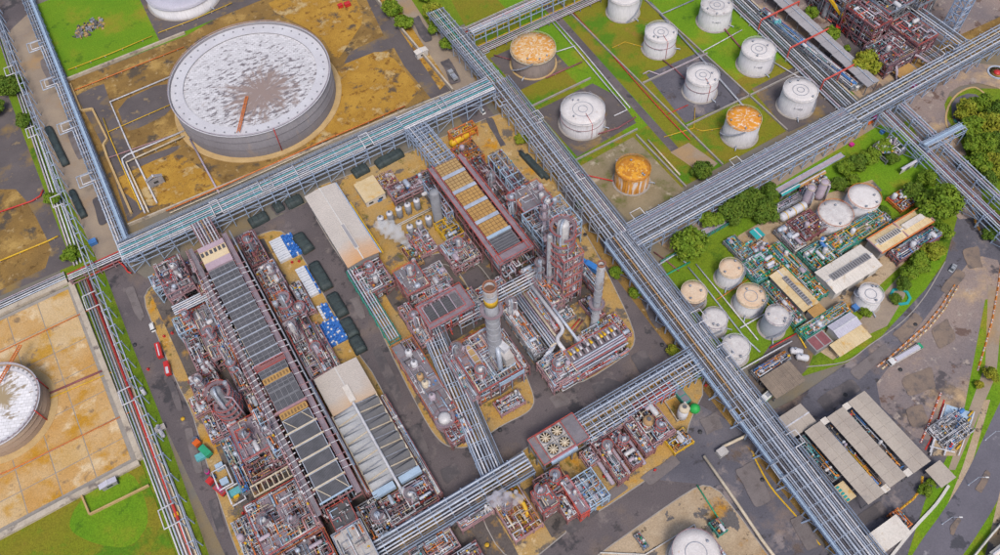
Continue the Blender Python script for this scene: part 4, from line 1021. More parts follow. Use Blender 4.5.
rack('blue lattice rack between the tank yard rack and the tan fan deck', (87.3, 234), (88.4, 206.5), 8.8, [6, 9, 11],
     [(-3.4, 2, .3, 'pipe_white'), (-1.2, 2, .25, 'pipe_silver'), (1.8, 2, .25, 'pipe_yellow', .3, .75), (3.4, 2, .3, 'pipe_silver'), (-2, 1, .35, 'pipe_silver'), (0.5, 1, .3, 'pipe_white'), (2.6, 1, .35, 'pipe_grey')], bay=3.4, steel='steel_blue', brace=False)
rack('pink and white pipe bundle feeding the head of the long cooler bank', (-11, 235), (-10.6, 219), 7.6, [6, 9, 12],
     [(-3.2, 2, .4, 'pipe_white'), (-2.1, 2, .35, 'pipe_lilac'), (-0.9, 2, .4, 'pipe_white'), (0.4, 2, .35, 'pipe_tan'), (1.5, 2, .4, 'pipe_white'), (2.8, 2, .4, 'pipe_white'), (0, 1, .4, 'pipe_silver')], bay=4, steel='steel_pink', brace=False)
# top narrow rack and the low brown lines under it
rack('tall narrow rack on slim blue posts above the dark rust-roofed tank', (138, 273.5), (215, 273.5), 5.2, [6.5, 9.5],
     [(-1.8, 1, .35, 'pipe_silver'), (-0.7, 1, .35, 'pipe_white'), (0.4, 1, .45, 'pipe_silver'), (1.6, 1, .35, 'pipe_white'), (-1.2, 0, .3, 'pipe_yellow'), (0.8, 0, .35, 'pipe_lilac')], bay=6.5, steel='steel_blue', brace=False)
rack('low sleeper row of lilac lines under the tall narrow rack', (140, 268.5), (214, 268.5), 6.2, [1.2],
     [(-2.6, 0, .35, 'pipe_lilac'), (-1.6, 0, .3, 'pipe_white'), (-0.5, 0, .4, 'pipe_lilac'), (0.7, 0, .3, 'pipe_grey'), (1.9, 0, .35, 'pipe_lilac'), (2.8, 0, .25, 'pipe_yellow')], bay=6, steel='steel_grey', brace=False, stringers=False)
rack('low sleeper row with a red line near the top edge trees', (140, 284), (214, 285), 5, [1.2], [(-2, 0, .3, 'pipe_white'), (-1, 0, .25, 'pipe_red'), (0.2, 0, .35, 'pipe_lilac'), (1.4, 0, .3, 'pipe_lilac'), (2.3, 0, .2, 'pipe_white')], bay=6, steel='steel_grey', brace=False, stringers=False)
# left perimeter racks
rack('pale blue pipe rack with square expansion loops beside the long concrete road', (-36.5, 480), (-42.3, 240), 5.2, [3.2, 5.2],
     [(-2.2, 1, .45, 'pipe_silver'), (-1.1, 1, .4, 'pipe_white'), (-0.1, 1, .35, 'pipe_silver'), (0.8, 0, .4, 'beam_blue'), (1.6, 0, .4, 'pipe_silver'), (2.2, 0, .35, 'beam_blue'), (-1.4, 0, .35, 'pipe_silver')], bay=6, steel='steel_blue', brace=False,
     loops=[(-2.2, 92, 7, -5.6, .5), (-2.2, 122, 7, -5.6, .5), (-2.2, 155, 7, -5.6, .5), (-2.2, 191, 7, -5.6, .5), (-1.1, 92, 5, -5.0, .8), (-1.1, 122, 5, -5.0, .8), (-1.1, 155, 5, -5., .8), (-1.1, 191, 5, -5., .8)], walk=[(1.6, 5.3, 1.4, 'beam_blue')])

# ------------------------------------------------------------------ process units
mk('deck_red_grate', (0.24, 0.17, 0.19), (0.17, 0.125, 0.145), 0.5, 0.8)
RED = ['steel_pink', 'pipe_maroon', 'pipe_silver', 'pipe_white', 'pipe_lilac', 'pipe_white', 'pipe_cream', 'pipe_grey', 'beam_blue', 'pipe_white', 'pipe_dark', 'rail_red', 'pipe_black']
WHT = ['pipe_white', 'pipe_silver', 'pipe_lilac', 'pipe_white', 'pipe_grey', 'pipe_white', 'steel_pink', 'pipe_cream', 'beam_blue', 'pipe_dark', 'rail_orange', 'pipe_white']
DRK = ['pipe_dark', 'pipe_maroon', 'pipe_grey', 'pipe_maroon', 'pipe_silver', 'steel_pink', 'pipe_black', 'pipe_lilac', 'pipe_dark', 'pipe_tan']
GRN = ['pipe_green', 'pipe_green', 'pipe_teal', 'pipe_white', 'pipe_grey', 'pipe_yellow', 'pipe_silver', 'pipe_orange']
DOTS = ['paint_red', 'pipe_white', 'pipe_blue', 'pipe_yellow', 'pipe_orange', 'pipe_white', 'barrier_white', 'pipe_teal']


def spaghetti(parent, box, n, mats, rmin=0.08, rmax=0.3, seed=1, name='pipework', long=0.5, dots=0.6):
    """orthogonal small-bore pipe runs filling a box, with valves; one joined part nobody could count"""
    r = random.Random(seed); x0, y0, z0, x1, y1, z1 = box
    b = MB(); nm = len(mats)
    lim = ((x0, x1), (y0, y1), (z0, z1))
    for k in range(n):
        b.cur = r.randrange(nm); rad = rmin+(rmax-rmin)*r.random()**2
        p = [r.uniform(x0, x1), r.uniform(y0, y1), z0+(z1-z0)*r.random()]
        pts = [tuple(p)]; ax = r.choice((0, 1, 0, 1, 2)); last = -1
        for s in range(r.randint(2, 5)):
            while ax == last: ax = r.choice((0, 1, 0, 1, 2))
            last = ax; lo, hi = lim[ax]
            L = (hi-lo)*r.uniform(0.12, long) if ax < 2 else (hi-lo)*r.uniform(0.1, 0.6)
            q = p[ax]+L*r.choice((-1, 1)); q = min(hi, max(lo, q))
            if abs(q-p[ax]) < 0.4: q = p[ax]+0.5*(1 if p[ax] < (lo+hi)/2 else -1)
            p[ax] = q; pts.append(tuple(p))
        b.tube(pts, rad, 6)
        if r.random() < 0.5:
            b.tube([(pts[0][0], pts[0][1], 0.15), (pts[0][0], pts[0][1], pts[0][2])], rad*0.8, 5)
    for k in range(int(n*dots)):
        b.cur = nm+r.randrange(len(DOTS)); s = r.uniform(0.25, 0.7)
        b.obox(r.uniform(x0, x1), r.uniform(y0, y1), r.uniform(z0, z1), s, s*r.uniform(.6, 1.4), s, r.choice((0, .5, 1)))
    o = b.build(name, list(mats)+DOTS, parent)
    o['kind'] = 'stuff'
    return o


def rail_loop(b, x0, y0, x1, y1, z, step=2.2, w=0.09):
    P = [(x0, y0), (x1, y0), (x1, y1), (x0, y1), (x0, y0)]
    for i in range(4):
        (ax, ay), (bx, by) = P[i], P[i+1]
        for hz in (0.55, 1.1): b.bar((ax, ay, z+hz), (bx, by, z+hz), w)
        L = hypot(bx-ax, by-ay); m = max(1, int(L/step))
        for j in range(m): b.bar((ax+(bx-ax)*j/m, ay+(by-ay)*j/m, z), (ax+(bx-ax)*j/m, ay+(by-ay)*j/m, z+1.1), w)


_fs = [100]


def frame(label, x0, y0, x1, y1, levels, nx=3, ny=3, steel='steel_red', deck='deck_grey', decks=(), rail='rail_red', pipes=25, mats=RED, equip=3,
          brace=True, name='process_structure', group=None, col=0.45, rmax=0.32, holes=0.25, stairs=True, zmin=0.6, em=('insul', 'pipe_silver', 'pipe_white', 'pipe_lilac')):
    _fs[0] += 1; seed = _fs[0]; r = random.Random(seed)
    x0, x1 = min(x0, x1), max(x0, x1); y0, y1 = min(y0, y1), max(y0, y1)
    t = thing(name, label, 'steel structure', ((x0+x1)/2, (y0+y1)/2, 0), group)
    top = levels[-1]
    xs = [x0+(x1-x0)*i/(nx-1) for i in range(nx)]; ys = [y0+(y1-y0)*i/(ny-1) for i in range(ny)]
    for x in xs:
        for y in ys: seg(t, 'column', (x, y, 0), (x, y, top), col, col, steel)
    for z in levels:
        for x in xs: seg(t, 'beam', (x, y0, z-.3), (x, y1, z-.3), 0.28, 0.5, steel)
        for y in ys: seg(t, 'beam', (x0, y, z-.31), (x1, y, z-.31), 0.28, 0.5, steel)
    if brace:
        zz = [0]+list(levels)
        for i in range(len(zz)-1):
            k = r.randrange(ny-1); seg(t, 'brace', (x0-.1, ys[k], zz[i]+.2), (x0-.1, ys[k+1], zz[i+1]-.5), .2, .2, steel)
            k = r.randrange(ny-1); seg(t, 'brace', (x1+.1, ys[k+1], zz[i]+.2), (x1+.1, ys[k], zz[i+1]-.5), .2, .2, steel)
            k = r.randrange(nx-1); seg(t, 'brace', (xs[k], y0-.1, zz[i]+.2), (xs[k+1], y0-.1, zz[i+1]-.5), .2, .2, steel)
    for li in decks:
        z = levels[li]; b = MB()
        for i in range(nx-1):
            for j in range(ny-1):
                if r.random() < holes: continue
                seg(t, 'deck', (xs[i]+.1, (ys[j]+ys[j+1])/2, z+0.05), (xs[i+1]-.1, (ys[j]+ys[j+1])/2, z+0.05), ys[j+1]-ys[j]-.2, 0.12, deck)
        rail_loop(b, x0-.2, y0-.2, x1+.2, y1+.2, z+.1); b.build('handrail', rail, t)
    if pipes: spaghetti(t, (x0+.3, y0+.3, zmin, x1-.3, y1-.3, top+1.2), int(pipes*1.7), mats, 0.09, rmax, seed, dots=.45)
    for k in range(equip):
        z = r.choice([0.8]+[l+.2 for l in levels]); m = r.choice(em); rr = r.uniform(.5, min(1.1, (x1-x0)/5, (y1-y0)/5)+.05)
        cx, cy = r.uniform(x0+1, x1-1), r.uniform(y0+1, y1-1)
        if r.random() < 0.6:
            L = r.uniform(2.2, 5); dx, dy = ((L/2, 0) if r.random() < .5 else (0, L/2))
            MB().drum((max(x0, cx-dx), max(y0, cy-dy), z+rr), (min(x1, cx+dx)+.01, min(y1, cy+dy)+.01, z+rr), rr).build('exchanger', m, t)
        else:
            hh = r.uniform(1.8, 4)
            MB().lathe([(0.02, z), (rr*.8, z+.05), (rr, z+.4), (rr, z+hh-.4), (rr*.7, z+hh-.08), (0.02, z+hh)], cx, cy, 12).build('drum', m, t)
    if stairs:
        b = MB(); xs_ = x1+0.9; n = int(top/0.32)
        for i in range(n):
            f = (i % 16)/16; dirn = (i//16) % 2
            yy = y0+1+(f if dirn == 0 else 1-f)*4.2
            b.box(xs_-.45, yy, i*.32+.3, xs_+.45, yy+.28, i*.32+.36)
        b.build('stair', 'steel_grey', t)
    return t


def platform_ring(t, X, Y, r0, r1, z, deck, rail, a0=0.0, a1=2*pi):
    r0 = max(r0, r1-1.15)
    n = 20; b = MB()
    V = []; F = []
    for i in range(n+1):
        a = a0+(a1-a0)*i/n
        for (rr, zz) in ((r0, z), (r1, z), (r1, z+.12), (r0, z+.12)): V.append((X+rr*cos(a), Y+rr*sin(a), zz))
    for i in range(n):
        for k in range(4): F.append((i*4+k, i*4+(k+1) % 4, (i+1)*4+(k+1) % 4, (i+1)*4+k))
    b._add(V, F); o = b.build('platform', deck, t)
    b = MB()
    for hz in (.55, 1.1): b.tube([(X+r1*cos(a0+(a1-a0)*i/n), Y+r1*sin(a0+(a1-a0)*i/n), z+hz) for i in range(n+1)], .055, 4)
    for i in range(0, n+1, 2): a = a0+(a1-a0)*i/n; b.bar((X+r1*cos(a), Y+r1*sin(a), z), (X+r1*cos(a), Y+r1*sin(a), z+1.1), .09)
    b.build('handrail', rail, o)
    return o


def tower(label, X, Y, r, h, plats, mat='insul', deck='deck_mauve', rail='rail_red', pr=1.8, group=None, over=True, name='column_vessel', cat='process column', pipes=3, bands=(), full=False):
    t = thing(name, label, cat, (X, Y, 0), group)
    MB().lathe([(r*1.12, 0), (r*1.05, 2.2), (r, 2.3), (r, h-r*.5), (r*.87, h-r*.25), (r*.5, h-.06), (0.02, h)], X, Y, 20).build('shell', mat, t)
    rs = random.Random(int(X*31+Y*17)); a = rs.uniform(0, 6)
    for i, z in enumerate(plats):
        if full: platform_ring(t, X, Y, r+.05, r+pr, z, deck, rail)
        else: platform_ring(t, X, Y, r+.05, r+pr, z, deck, rail, a, a+rs.uniform(3.4, 5.6)); a += rs.uniform(.4, 1.6)
    for (z, hh, m) in bands: MB().ring(X, Y, z, r-.02, r+.07, hh, 20).build('band', m, t)
    b = MB(); la = rs.uniform(0, 6); lx, ly = X+(r+.35)*cos(la), Y+(r+.35)*sin(la); sx, sy = -sin(la)*.28, cos(la)*.28
    for s in (-1, 1): b.bar((lx+sx*s, ly+sy*s, .4), (lx+sx*s, ly+sy*s, h), .09)
    for i in range(int(h/.9)): b.bar((lx-sx, ly-sy, .6+i*.9), (lx+sx, ly+sy, .6+i*.9), .07)
    b.build('ladder', 'rail_orange' if rail == 'rail_orange' else 'steel_pink', t)
    for k in range(pipes):
        pa = rs.uniform(0, 6.28); d = r+.5+.25*k; z1 = h*rs.uniform(.5, .95)
        MB().tube([(X+d*cos(pa), Y+d*sin(pa), .3), (X+d*cos(pa), Y+d*sin(pa), z1), (X+r*.9*cos(pa), Y+r*.9*sin(pa), z1)], rs.uniform(.14, .34), 7).build('riser_pipe', rs.choice(WHT[:5]), t)
    if over:
        pa = rs.uniform(3.5, 5.8); d = r+.9
        MB().tube([(X, Y, h-.1), (X, Y, h+1.0), (X+d*.6*cos(pa), Y+d*.6*sin(pa), h+1.3), (X+d*cos(pa), Y+d*sin(pa), h+.4), (X+d*cos(pa), Y+d*sin(pa), 1)], r*.22, 8).build('overhead_line', 'pipe_silver', t)
    return t


def hvessel(label, p, q, r, mat, group=None, cat='pressure vessel', name='horizontal_vessel', bands=None, ends=None):
    t = thing(name, label, cat, (p[0], p[1], 0), group)
    MB().drum(p, q, r, 14).build('shell', mat, t)
    P, Q = Vector(p), Vector(q)
    for f in (.22, .78):
        c = P+(Q-P)*f; d = (Q-P).normalized(); a = atan2(d.y, d.x)
        b = MB(); b.obox(c.x, c.y, 0.1, .4, r*1.6, max(.2, c.z-r*.5), a); b.build('saddle', 'kerb_mat', t)
    if bands:
        for f in (.2, .5, .8):
            c = P+(Q-P)*f; d = (Q-P).normalized()*.2
            MB().hlathe(c-d, c+d, [(0, r), (0, r+.06), (.4, r+.06), (.4, r)], 14).build('band', bands, t)
    c = P+(Q-P)*.35
    MB().lathe([(.3, c.z+r*.8), (.3, c.z+r+.7), (.45, c.z+r+.7), (.45, c.z+r+.9)], c.x, c.y, 8).build('nozzle', 'pipe_grey', t)
    return t


def vvessel(label, X, Y, r, h, mat, group=None, leg=0.8, cap='pipe_white', name='vertical_vessel', cat='pressure vessel'):
    t = thing(name, label, cat, (X, Y, 0), group)
    MB().lathe([(0.02, leg), (r*.7, leg+.08), (r, leg+r*.5), (r, h-r*.5)], X, Y, 14).build('shell', mat, t)
    MB().lathe([(r*1.04, h-r*.6), (r*1.04, h-r*.4), (r*.75, h-.1), (0.02, h)], X, Y, 14).build('head', cap, t)
    MB().lathe([(r*.25, h-.1), (r*.25, h+.4), (r*.38, h+.4), (r*.38, h+.6)], X, Y, 8).build('nozzle', 'pipe_dark', t)
    for k in range(4):
        a = pi/4+k*pi/2; seg(t, 'leg', (X+r*.8*cos(a), Y+r*.8*sin(a), 0), (X+r*.8*cos(a), Y+r*.8*sin(a), leg+r*.6), .2, .2, 'pipe_grey')
    return t


def stack(label, X, Y, r0, r1, h, mat, bands, plats, rings, group=None, top='soot'):
    t = thing('chimney', label, 'chimney', (X, Y, 0), group)
    n = 20
    def rad(z): return r0+(r1-r0)*z/h
    MB().lathe([(r0*1.25, 0), (r0*1.2, 1.2), (r0, 1.4)]+[(rad(z), z) for z in (h*.33, h*.66, h)]+[(r1*.86, h), (r1*.84, h-4), (0.02, h-4.05)], X, Y, n).build('shaft', mat, t)
    for (z, hh, m) in bands: MB().lathe([(rad(z)+.0, z-.01), (rad(z)+.05, z), (rad(z+hh)+.05, z+hh), (rad(z+hh), z+hh+.01)], X, Y, n, True, False).build('band', m, t)
    MB().ring(X, Y, h-.6, r1*.8, r1+.12, .7, n).build('rim', 'rust_brown', t)
    MB().lathe([(r1*.84, h-2.2), (0.02, h-2.25)], X, Y, n).build('flue', top, t)
    for z in rings: MB().ring(X, Y, z, rad(z)-.02, rad(z)+.16, .25, n).build('stiffener_ring', mat, t)
    for z in plats: platform_ring(t, X, Y, rad(z)+.05, rad(z)+1.5, z, 'deck_mauve', 'steel_pink')
    b = MB(); lx = X+rad(h/2)+.35
    for s in (-.28, .28): b.bar((lx, Y+s, .4), (lx, Y+s, h), .09)
    for i in range(int(h/.9)): b.bar((lx, Y-.28, .6+i*.9), (lx, Y+.28, .6+i*.9), .07)
    b.build('ladder', 'steel_pink', t)
    return t


def fanbay(t, x0, y0, x1, y1, z, mat, nx, ny, ribs, line='steel_grey', lw=.22, th=.5, name='cooler_panel'):
    """one bay of an air cooler: tube-bundle tray with its own recessed cells"""
    b = MB(); b.box(x0, y0, z-th, x1, y1, z); o = b.build(name, mat, t)
    b = MB()
    for i in range(nx+1): x = x0+(x1-x0)*i/nx; b.bar((x, y0, z+.08), (x, y1, z+.08), lw, .3)
    for j in range(ny+1): y = y0+(y1-y0)*j/ny; b.bar((x0, y, z+.07), (x1, y, z+.07), lw, .26)
    b.build('cell_divider', line, o)
    if ribs:
        b = MB()
        for i in range(ribs): x = x0+(x1-x0)*(i+.5)/ribs; b.bar((x, y0, z+.02), (x, y1, z+.02), (x1-x0)/ribs*.42, .14)
        b.build('tube_row', 'deck_dark', o)
    return o


def under(t, x0, y0, x1, y1, z, nx, ny, steel):
    for i in range(nx):
        for j in range(ny):
            x = x0+(x1-x0)*i/(nx-1); y = y0+(y1-y0)*j/(ny-1)
            seg(t, 'column', (x, y, 0), (x, y, z-.3), .5, .5, steel)
    for j in range(ny):
        y = y0+(y1-y0)*j/(ny-1)
        for zz in (z*.5, z-.6): seg(t, 'beam', (x0, y, zz), (x1, y, zz), .35, .6, steel)
    for i in range(nx):
        x = x0+(x1-x0)*i/(nx-1)
        for zz in (z*.5, z-.62): seg(t, 'beam', (x, y0, zz), (x, y1, zz), .35, .6, steel)


# ---- long cooler bank of the left unit
AC1 = thing('air_cooler', 'long grey air cooler bank of the left process unit with a lilac and cream head', 'air cooler', (-11.5, 160, 0))
Z = 15.5
under(AC1, -18.5, 101, -4, 219, Z, 3, 20, 'steel_red')
seg(AC1, 'walkway', (-18.9, 221, Z-.2), (-18.9, 99, Z-.2), 1.5, .2, 'deck_grey')
seg(AC1, 'walkway', (-4.9, 221, Z-.2), (-4.9, 99, Z-.2), 1.7, .2, 'deck_mauve')
seg(AC1, 'pipe', (-2.6, 222, Z-1.2), (-2.6, 98, Z-1.2), .6, .6, 'pipe_grey', 'rod')
seg(AC1, 'pipe', (-20.6, 222, Z-1.4), (-20.6, 98, Z-1.4), .55, .55, 'steel_pink', 'rod')
b = MB()
for (xx, m) in ((-19.8, 0), (-18.0, 0), (-5.8, 0), (-4.0, 0)):
    for hz in (.5, 1.05): b.bar((xx, 221, Z+hz), (xx, 99, Z+hz), .1)
    for k in range(56): b.bar((xx, 221-k*2.2, Z-.2), (xx, 221-k*2.2, Z+1.05), .09)
b.build('handrail', 'steel_pink', AC1)
MB().box(-16.6, 216.2, Z-.3, -6.2, 218.6, Z+.7).build('end_panel', 'lilac_panel', AC1)
_p = MB().box(-16.6, 213.4, Z-.3, -6.2, 216.2, Z+.4).build('slot_panel', 'cream_panel', AC1)
for k in range(6): MB().box(-16.3+k*1.72, 213.8, Z+.4, -15.2+k*1.72, 215.9, Z+.46).build('slot', 'deck_dark', _p)
MB().box(-16.6, 210.2, Z-.3, -6.2, 213.4, Z+.5).build('top_panel', 'cream_panel', AC1)
MB().box(-16.6, 206.9, Z-.3, -6.2, 210.2, Z+.7).build('end_panel', 'lilac_panel', AC1)
y = 206.7
rows = [4.3]*11
for k, hh in enumerate(rows):
    fanbay(AC1, -16.4, y-hh+.25, -6.4, y-.25, Z, 'fan_grid', 5, 2, 20, 'steel_grey')
    seg(AC1, 'cross_beam', (-17.6, y-hh, Z+.1), (-5.6, y-hh, Z+.1), .32, .5, 'steel_pale')
    y -= hh
MB().box(-17, y-2.6, Z-1.2, -5.8, y-.3, Z-.6).build('gap_platform', 'steel_red', AC1)
b = MB(); rail_loop(b, -17, y-2.6, -5.8, y-.3, Z-.6); b.build('handrail', 'rail_red', AC1)
y -= 2.9
for k in range(2):
    hh = 3.6
    fanbay(AC1, -16.4, y-hh+.2, -6.4, y-.2, Z, 'fan_grid', 5, 2, 20, 'steel_grey'); y -= hh
    if k == 0:
        fanbay(AC1, -16.2, y-2.3, -6.8, y-.2, Z, 'fan_tan_line', 8, 1, 0, 'fan_yellow', .5); y -= 2.5
for k in range(2):
    hh = 4.0
    fanbay(AC1, -16.4, y-hh+.2, -6.4, y-.2, Z, 'fan_grid', 5, 1, 20, 'steel_grey'); y -= hh
seg(AC1, 'cross_beam', (-17.6, y-.5, Z+.3), (-5.6, y-.5, Z+.3), .8, .8, 'steel_pink'); y -= 1.2
fanbay(AC1, -16.2, y-2.2, -6.8, y-.1, Z, 'fan_tan_line', 8, 1, 0, 'fan_yellow', .5); y -= 2.6
hh = (y-102.0)/6
for k in range(6):
    fanbay(AC1, -16.4, y-hh+.3, -6.6, y-.3, Z, 'fan_grid', 1, 1, 22, 'steel_pale')
    b = MB()
    if k in (0, 5):
        b.bar((-16.2, y-.5, Z+.3), (-13.2, y-hh+.4, Z+.3), .25); b.bar((-9.4, y-.5, Z+.3), (-6.8, y-hh+.4, Z+.3), .25)
        b.build('corner_brace', 'pipe_cream', AC1)
    seg(AC1, 'cross_beam', (-17.4, y-hh, Z+.2), (-5.8, y-hh, Z+.2), .45, .6, 'pipe_cream' if k < 5 else 'beam_blue')
    y -= hh
for k in range(44):
    yy = 205-k*2.3
    seg(AC1, 'header_pipe', (-20.6, yy, Z-.5), (-17.0, yy, Z+.35), .42, .42, 'pipe_white' if k % 5 else 'pipe_lilac', 'rod')
for k in range(40):
    yy = 204-k*2.5
    if k % 4 != 3: seg(AC1, 'header_pipe', (-6.0, yy, Z+.35), (-2.6, yy, Z-.6), .36, .36, 'pipe_white' if k % 3 else 'steel_pink', 'rod')
spaghetti(AC1, (-18, 100, 1, -4.5, 220, Z-1.5), 150, RED, .12, .4, 901, long=.15)

# ---- structures left of the bank
frame('red frame with pale blue open top, first at the road corner of the left unit', -34, 207.5, -23.5, 223, [5, 9.5, 13], 3, 4, 'steel_pink', 'deck_mauve', (1,), 'steel_pink', 60, RED, 4)
frame('small pale blue open lattice capping the corner frame nearest the road', -37.5, 215, -34.3, 221.5, [5, 8.5, 10.5], 2, 3, 'beam_blue', pipes=8, mats=WHT, equip=0, stairs=False)
frame('low brown pipe frame between the corner frame and the cooler bank head', -23, 205, -19.9, 222, [4, 8], 2, 4, 'steel_red', pipes=45, mats=RED, equip=2, stairs=False)
_t = thing('pipe_bank', 'bank of five white pipes bridging the ochre corner to the cooler bank', 'pipe rack', (-27, 208, 0))
for k in range(5): seg(_t, 'pipe', (-35, 206.6-k*1.0, 6.2), (-20.4, 206.6-k*1.0, 6.2), .7, .7, 'pipe_white' if k % 2 else 'pipe_silver', 'rod')
for x in (-34, -29, -24): 
    for yy in (202.2, 207): seg(_t, 'column', (x, yy, 0), (x, yy, 5.6), .35, .35, 'steel_red')
    seg(_t, 'beam', (x, 201.8, 5.6), (x, 207.4, 5.6), .4, .4, 'steel_red')
frame('low frame carrying tan drip trays below the white pipe bank', -35, 200.6, -22, 201.9, [2.5, 4], 4, 2, 'steel_pink', pipes=30, mats=['pipe_tan', 'pipe_cream', 'pipe_yellow', 'steel_pink'], equip=2, stairs=False)
frame('pale blue grid frame at the ochre ground edge, left unit', -36.5, 192.5, -29.6, 200, [4, 7.5], 4, 4, 'beam_blue', pipes=26, mats=WHT, equip=2, stairs=False)
frame('grey decked red frame beside the blue grid frame', -29, 186, -22, 198.5, [4, 8.5], 3, 3, 'steel_red', 'deck_grey', (1,), 'rail_red', 50, RED, 4, holes=.1)
frame('narrow grey decked frame pointing down from the first grey deck', -29, 174, -22.5, 185.5, [4, 8.5], 2, 3, 'steel_pink', 'deck_grey', (1,), 'steel_pink', 40, RED, 3, holes=.1)
frame('low open pipe frame on ochre ground with white and tan lines', -36, 176, -29.3, 192, [3, 5], 3, 4, 'steel_pink', pipes=48, mats=RED, equip=4, stairs=False)
for k, (x, yy) in enumerate(((-38.5, 171.5), (-36.3, 171.0), (-33.0, 172.6), (-31.0, 173.2))):
    tower(['slim white column, first of four in a row near the parked red truck', 'slim white column, second of the four near the red truck', 'slim white column, third of the four, set further from the road', 'slim white column, last of the four, next to the narrow grey deck'][k],
          x, yy, .7, 10+k*.6, (6.5,), 'pipe_white', pr=.9, group='row of four slim white columns', over=False, pipes=2)
frame('dense pipe frame behind the four slim white columns', -40, 163, -30, 170.5, [3.5, 6.5], 4, 3, 'steel_red', pipes=70, mats=WHT, equip=5, stairs=False)
tower('tall pink column ringed by five hoop platforms in the left unit', -30.5, 151.5, 1.9, 27, (7, 10.5, 14, 17.5, 21, 24.5), 'vessel_grey', 'deck_red_grate', 'rail_red', 2.6, full=False, pipes=9, bands=((5, .5, 'steel_pink'), (15, .4, 'steel_pink')))
tower('grey riser column standing close to the hooped pink column', -26.8, 153.2, .8, 26, (12,), 'pipe_grey', pr=.9, over=False)
frame('red and white open lattice full of thin lines beside the cooler bank middle', -25.2, 155.5, -20.4, 177, [4, 8, 12], 3, 6, 'steel_pink', 'deck_grey', (), pipes=80, mats=WHT, equip=4, stairs=False)
frame('short white piped frame under the hooped column platforms', -25, 146, -20.5, 155, [4, 7], 2, 3, 'steel_red', pipes=45, mats=WHT, equip=3, stairs=False)
frame('low red frame round the foot of the hooped pink column', -37, 147, -27.3, 160, [3, 6], 3, 4, 'steel_pink', pipes=55, mats=RED, equip=3, stairs=False, zmin=.5)
frame('pink railed deck structure with blue bracing left of the louvred cooler rows', -33.5, 131.5, -23.8, 145.5, [5, 10], 3, 4, 'steel_pink', 'deck_mauve', (1,), 'rail_red', 60, RED, 4, holes=.05)
frame('pale blue braced tower frame between the pink deck and the cooler bank', -23.4, 127, -20.2, 145, [5, 10, 14], 2, 4, 'beam_blue', 'deck_grey', (), pipes=45, mats=WHT, equip=3, stairs=False)
frame('dark red pipe frame under the pink deck, by the yellow gas bottles', -34, 124.5, -21.5, 131, [4, 7], 4, 3, 'steel_red', pipes=60, mats=DRK, equip=4, stairs=False)
_t = thing('pipe_bridge', 'tan ladder-like pipe bridge lying across the yard below the pink deck', 'pipe rack', (-28, 121, 0))
for yy in (119.2, 123): seg(_t, 'girder', (-35.5, yy, 7.6), (-20.5, yy, 7.6), .45, .6, 'pipe_cream')
for k in range(9): seg(_t, 'rung', (-35.3+k*1.82, 119.2, 7.6), (-35.3+k*1.82, 123, 7.6), .3, .35, 'pipe_cream')
for x in (-35, -28, -21):
    for yy in (119.2, 123): seg(_t, 'column', (x, yy, 0), (x, yy, 7.4), .4, .4, 'steel_pink')
frame('white and red cluttered structure at the foot of the left unit', -39.5, 99, -21.5, 117.5, [4, 7.5], 5, 5, 'steel_pink', 'deck_mauve', (1,), 'rail_red', 190, WHT, 12, holes=.55, rmax=.4)
frame('brown low structure with orange rail at the lower left corner of the plant', -42, 74, -20, 97.5, [4, 7], 5, 5, 'steel_red', 'deck_grey', (1,), 'rail_orange', 150, RED, 9, holes=.5)
frame('narrow white piped frame between the cluttered structure and the louvred bank', -21, 98, -19.9, 126, [5, 9, 13], 2, 6, 'steel_pink', pipes=55, mats=WHT, equip=0, stairs=False)
for (x0, y0, x1, y1, z, lab) in ((-45.5, 130, -40.5, 137.5, 2.6, 'upper white rectangular pipe loop standing in the goods yard'), (-43.5, 122.5, -38.8, 129.2, 2.6, 'lower white rectangular pipe loop standing in the goods yard')):
    t = thing('pipe_loop', lab, 'pipe', (x0, y0, 0))
    MB().tube([(x0, y0, z), (x1, y0, z), (x1, y1, z), (x0, y1, z), (x0, y0+.6, z)], .32, 8).build('pipe', 'pipe_white', t)
    for (x, yy) in ((x0, y0), (x1, y0), (x1, y1), (x0, y1)): seg(t, 'post', (x, yy, 0), (x, yy, z), .3, .3, 'steel_grey')
frame('jumble of pipes and skids behind the white pipe loops', -39, 124, -34.4, 146, [2.2, 3.6], 3, 5, 'steel_grey', pipes=60, mats=['pipe_teal', 'pipe_white', 'pipe_maroon', 'pipe_tan', 'pipe_blue', 'pipe_grey'], equip=4, stairs=False, brace=False)
# deck blocks under the end of the bank
frame('dark flat deck block at the lower end of the cooler bank', -16.5, 92.6, -9.2, 100.4, [6, 12], 3, 3, 'steel_red', 'deck_dark', (1,), 'rail_red', 30, RED, 3, holes=0)
frame('pale cluttered deck block where the lower pipe rack begins', -18.5, 76, -8.6, 92.2, [6, 11.5], 4, 4, 'steel_pale', 'deck_pale', (1,), 'steel_pale', 80, WHT, 12, holes=0.05, em=('deck_pale', 'roof_white', 'steel_pale', 'pipe_cream'))
frame('dark pipe frame between the pale deck block and the ribbed roof end', -8.2, 84, 0, 98, [5, 8], 3, 4, 'steel_grey', pipes=60, mats=WHT, equip=5, stairs=False)
